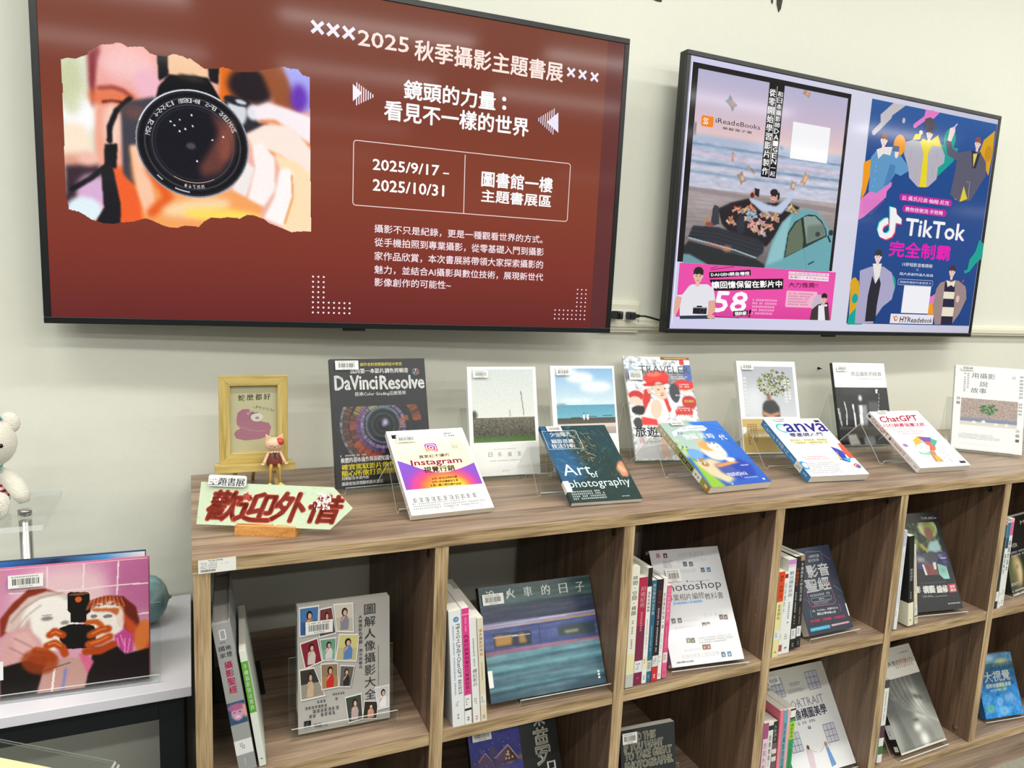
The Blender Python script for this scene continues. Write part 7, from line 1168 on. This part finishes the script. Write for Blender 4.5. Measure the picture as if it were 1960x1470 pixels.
# blue-green glazed gourd
cer = bpy.data.materials.new('mottled_celadon'); cer.use_nodes = True; nt = cer.node_tree; bb = nt.nodes['Principled BSDF']; n_ = nt.nodes.new('ShaderNodeTexNoise'); n_.inputs['Scale'].default_value = 28; n_.inputs['Detail'].default_value = 6; n_.inputs['Distortion'].default_value = 1.2
tc_ = nt.nodes.new('ShaderNodeTexCoord'); cr_ = nt.nodes.new('ShaderNodeValToRGB'); cr_.color_ramp.elements[0].color = lin('6b9ca6')+[1]; cr_.color_ramp.elements[1].color = lin('aeccc6')+[1]; cr_.color_ramp.elements[0].position = .35; cr_.color_ramp.elements[1].position = .68
nt.links.new(tc_.outputs['Object'], n_.inputs['Vector']); nt.links.new(n_.outputs['Fac'], cr_.inputs[0]); nt.links.new(cr_.outputs[0], bb.inputs['Base Color']); bb.inputs['Roughness'].default_value = .3
prof = [(.0, -.066), (.004, -.0655), (.022, -.060), (.038, -.046), (.047, -.024), (.0485, .002), (.0475, .022), (.043, .037), (.034, .048), (.022, .0555), (.010, .059), (.005, .0605), (.003, .0645), (.0, .066)]
vz = MB().lathe(prof, n=32, X=Matrix.Rotation(math.pi/2, 4, 'Y')).build('body', cer)
vr = empty('ceramic_gourd', (-.104, .375, S+ZT+.0465), 'mottled blue-green ceramic gourd lying behind the selfie book on the table', 'ornament'); vz.parent = vr
MB().tube([(-.03, -.012, .043), (-.02, -.018, .047), (.0, -.02, .043), (.024, -.016, .034)], .0016, 8).build('cord', mat('grey_cord', '5c7078', .6), vr)
# clear riser with steel posts
zr = .0
rs = empty('acrylic_riser', (-.22, .222, S+ZT), 'clear acrylic riser on steel posts, carrying the white teddy bear', 'riser')
hh = zr-ZT
def rnd(x0, y0, x1, y1, r):
    p = []
    for cx, cy, a0 in ((x1-r, y0+r, -90), (x1-r, y1-r, 0), (x0+r, y1-r, 90), (x0+r, y0+r, 180)):
        for k in range(6): a = math.radians(a0+18*k); p.append((cx+r*math.cos(a), cy+r*math.sin(a)))
    return p
MB().prism(rnd(-.36, 0, .001, .2, .006), hh-.009, hh, 'z', 0, 1).build('plate', [clear, cedge], rs)
stl = mat('brushed_steel', 'b4b4b0', .28, 1.0)
for px_, py_ in ((-.034, .060), (-.33, .060), (-.18, .15), (-.33, .15)):
    MB().lathe([(0, 0), (.0135, 0), (.0135, .004), (.0095, .0045), (.0095, hh-.0095), (.0, hh-.0095)], (px_, py_, 0), 24).build('post', stl, rs)
    MB().lathe([(0, hh+.0001), (.0100, hh+.0001), (.0105, hh+.002), (.0105, hh+.009), (.0098, hh+.010), (0, hh+.0104)], (px_, py_, 0), 24).build('cap', mat('chrome', 'd0d0d0', .08, 1.0), rs)
# teddy bear
fur = mat('white_plush', 'e9e6d8', .95, bump=1.0, bscale=420, sheen=.5); teal = mat('teal_felt', '6fb0b4', .9, bump=.5, bscale=600)
tb_ = empty('teddy_bear', (-.312, .325, S+zr+.0005), 'white plush teddy bear in a red striped vest sitting on the clear riser', 'teddy bear')
stripe = bpy.data.materials.new('red_white_stripes'); stripe.use_nodes = True; nt = stripe.node_tree; bb = nt.nodes['Principled BSDF']; g_ = nt.nodes.new('ShaderNodeTexCoord'); sx_ = nt.nodes.new('ShaderNodeSeparateXYZ'); mt = nt.nodes.new('ShaderNodeMath'); mt.operation = 'MULTIPLY'; mt.inputs[1].default_value = 105.
m2 = nt.nodes.new('ShaderNodeMath'); m2.operation = 'FRACT'; m3 = nt.nodes.new('ShaderNodeMath'); m3.operation = 'GREATER_THAN'; m3.inputs[1].default_value = .5; mx = nt.nodes.new('ShaderNodeMix'); mx.data_type = 'RGBA'; mx.inputs[6].default_value = lin('efeae4')+[1]; mx.inputs[7].default_value = lin('a01c38')+[1]
nt.links.new(g_.outputs['Object'], sx_.inputs[0]); nt.links.new(sx_.outputs[2], mt.inputs[0]); nt.links.new(mt.outputs[0], m2.inputs[0]); nt.links.new(m2.outputs[0], m3.inputs[0]); nt.links.new(m3.outputs[0], mx.inputs[0]); nt.links.new(mx.outputs[2], bb.inputs['Base Color']); bb.inputs['Roughness'].default_value = .9
HZ = .116
MB().ball((0, -.006, HZ), (.0455, .042, .0435), 32).build('head', fur, tb_)
for s in (-1, 1): MB().ball((s*.0335, .004, HZ+.0315), (.0165, .010, .0185), 20).build('ear', fur, tb_)
MB().ball((0, -.043, HZ-.010), (.018, .012, .0135), 20).build('muzzle', fur, tb_); MB().ball((0, -.0545, HZ-.005), (.006, .004, .0045), 12).build('nose', blackm, tb_)
for s in (-1, 1): MB().ball((s*.0275, -.0365, HZ+.0015), (.0044, .0035, .0044), 14).build('eye', mat('bead_black', '0c0c10', .1), tb_)
MB().lathe([(.0, .003), (.022, .002), (.0295, .012), (.0305, .03), (.026, .052), (.017, .070), (.010, .076)], (0, 0, 0), 28).build('striped_vest', stripe, tb_)
MB().lathe([(.016, .072), (.0215, .073), (.023, .0765), (.0215, .080), (.016, .081)], (0, -.002, 0), 28).tube([(.006, -.018, .077), (.014, -.024, .074), (.024, -.022, .0755)], .003, 8).build('scarf', teal, tb_)
MB().lathe([(.0, .030), (.003, .028), (.015, .004), (.018, 0), (.0, .0)], (.008, -.004, HZ+.040), 24).build('hat', teal, tb_)
for s in (-1, 1):
    MB().tube([(s*.016, -.004, .066), (s*.030, -.008, .056), (s*.042, -.014, .042), (s*.051, -.020, .028), (s*.055, -.024, .016)], [.010, .0135, .0145, .0135, .0075], 20).build('arm', fur, tb_)
    MB().tube([(s*.012, -.010, .020), (s*.018, -.030, .021), (s*.022, -.052, .020), (s*.023, -.062, .022)], [.014, .0175, .018, .012], 20).build('leg', fur, tb_)
    f_ = MB().ball((s*.023, -.062, .022), (.017, .0075, .022), 20).build('foot', fur, tb_)
    MB().tube([(s*.023-.006, -.0702, .020), (s*.023-.006, -.0702, .010)], .0011, 6).tube([(s*.023+.004, -.0702, .020), (s*.023+.004, -.0702, .010)], .0011, 6).tube([(s*.023-.008, -.0702, .015), (s*.023+.006, -.0702, .015)], .0011, 6).build('embroidery', teal, tb_)
# clear sign holder with yellow sheet, lower left corner
hx = empty('sign_holder', (-.057, -.514, 0), 'clear acrylic sign holder with a pale yellow sheet, bottom left corner', 'sign holder')
zt = S+.040; X = Matrix.Translation((0, 0, zt)) @ Matrix.Rotation(.0, 4, 'Z')
m_ = Matrix.Translation((-.0, 0, zt)) @ Matrix.Rotation(math.radians(-35), 4, 'Z') @ Matrix.Rotation(math.radians(-55), 4, 'X')
for nm, a, b_, mt_ in (('front_panel', (-.21, -.0, -.30), (0, .003, 0), [clear, cedge]), ('back_panel', (-.21, .0062, -.30), (0, .0092, 0), [clear, cedge])):
    mb = MB().box(a, b_, mis=[1, 1, 0, 0, 1, 1]); mb.v = [tuple(m_ @ Vector(v)) for v in mb.v]; mb.build(nm, mt_, hx)
mb = MB().box((-.207, .0035, -.297), (-.006, .0058, -.012)); mb.v = [tuple(m_ @ Vector(v)) for v in mb.v]; mb.build('yellow_sheet', mat('pale_yellow_paper', 'ece6ae', .7), hx)
A = Art(201, 285); A.scrib(86, 12, 118, 15, '8a8a70', 1).scrib(76, 19, 128, 22, '8a8a70', 1); A.build('sheet_print', pm_matte, hx, m_ @ Matrix.Translation((-.207, .0033, -.297)))
MB().tube([(-.10, .12, .012), (-.10, .12, zt-.20), (-.08, .09, zt-.13)], .008, 10).lathe([(0, 0), (.11, 0), (.11, .010), (.02, .014), (0, .014)], (-.10, .12, 0), 24).build('floor_stand', bkm, hx)

# ================= outlet, plugs, cable =================
ol_ = empty('power_outlet', (1.028, WY, S+.347), 'cream double power outlet on the wall between the two screens', 'outlet')
cp = mat('cream_plastic', 'e6e4d0', .4)
MB().box((-.075, -.014, -.035), (.029, 0, .035)).build('back_box', cp, ol_, bevel=.002)
MB().box((-.069, -.019, -.029), (.023, -.014, .029)).build('face_plate', cp, ol_, bevel=.0015)
MB().box((-.060, -.0205, -.012), (.010, -.019, .014)).build('socket', mat('white_plastic', 'f0f0ea', .35), ol_, bevel=.0005)
MB().box((-.075, -.012, -.044), (.029, 0, -.035)).build('box_foot', cp, ol_, bevel=.001)
rb = mat('black_rubber', '131314', .45)
pl1 = MB().box((0, -.034, -.010), (.017, 0, .010)).box((.003, -.040, -.007), (.012, -.034, .007)).build('power_plug', rb, mw=Matrix.Translation((.967, WY-.0205, S+.348)), bevel=.003)
tag(pl1, 'black power plug half hidden by the left television', 'plug')
pc = empty('power_cable', (1.012, WY-.0205, S+.347), 'black plug and cable running from outlet to right television', 'cable')
MB().box((-.002, -.026, -.0095), (.014, 0, .0095)).build('plug', rb, pc, bevel=.003)
MB().tube([(.012, -.016, 0), (.020, -.016, 0), (.030, -.016, 0)], [.0062, .0055, .0034], 12).build('strain_relief', rb, pc)
MB().tube([(.029, -.016, .0), (.045, -.016, .0), (.062, -.015, -.003), (.085, -.014, -.008), (.115, -.013, -.014), (.15, -.013, -.017)], .0026, 10).build('cord', rb, pc)
# small marks and fixings on the wall
tag(MB().lathe([(0, 0), (.004, 0), (.0035, .004), (.0016, .005), (.0016, .012), (0, .012)], n=12, X=Matrix.Rotation(math.pi/2, 4, 'X')).build('wall_hook', mat('dark_metal', '2c2a28', .4, .8), mw=Matrix.Translation((1.706, WY, S+.204))), 'tiny dark screw hook in the wall above the product photography book', 'hook')
dk = mat('dark_brown_card', '3a2a28', .7)
for i, (px_, pz_, pts) in enumerate(((1.06, 1.108, [(-.03, .03), (-.03, .003), (-.005, .0), (.006, .001), (.01, .03)]), (1.432, 1.150, [(-.012, .05), (-.008, .018), (0, .0), (.006, .008), (.012, .05)]), (1.408, 1.166, [(-.006, .035), (-.003, .004), (.001, .0), (.005, .035)]))):
    o = MB().prism(pts, -.002, 0).build('paper_cutout', dk, mw=Matrix.Translation((px_, WY, S+pz_)))
    tag(o, ('dark brown paper cutout at the top edge above the gap between screens', 'dark brown leaf-shaped paper cutout above the right television', 'tiny dark paper tip beside the leaf-shaped cutout')[i], 'decoration')
pt_ = MB()
for i in range(14): 
    a, b_ = rng.randn()*.010, rng.randn()*.030; r_ = .004+rng.rand()*.006
    pt_.ball((a, 0, b_), (r_, .0007, r_*1.5), 8)
tag(pt_.build('patch_marks', mat('white_filler', 'f2f3ee', .7), mw=Matrix.Translation((2.05, WY, S+.965))), 'white filler patch on the wall above the right television', 'wall patch', kind='stuff')
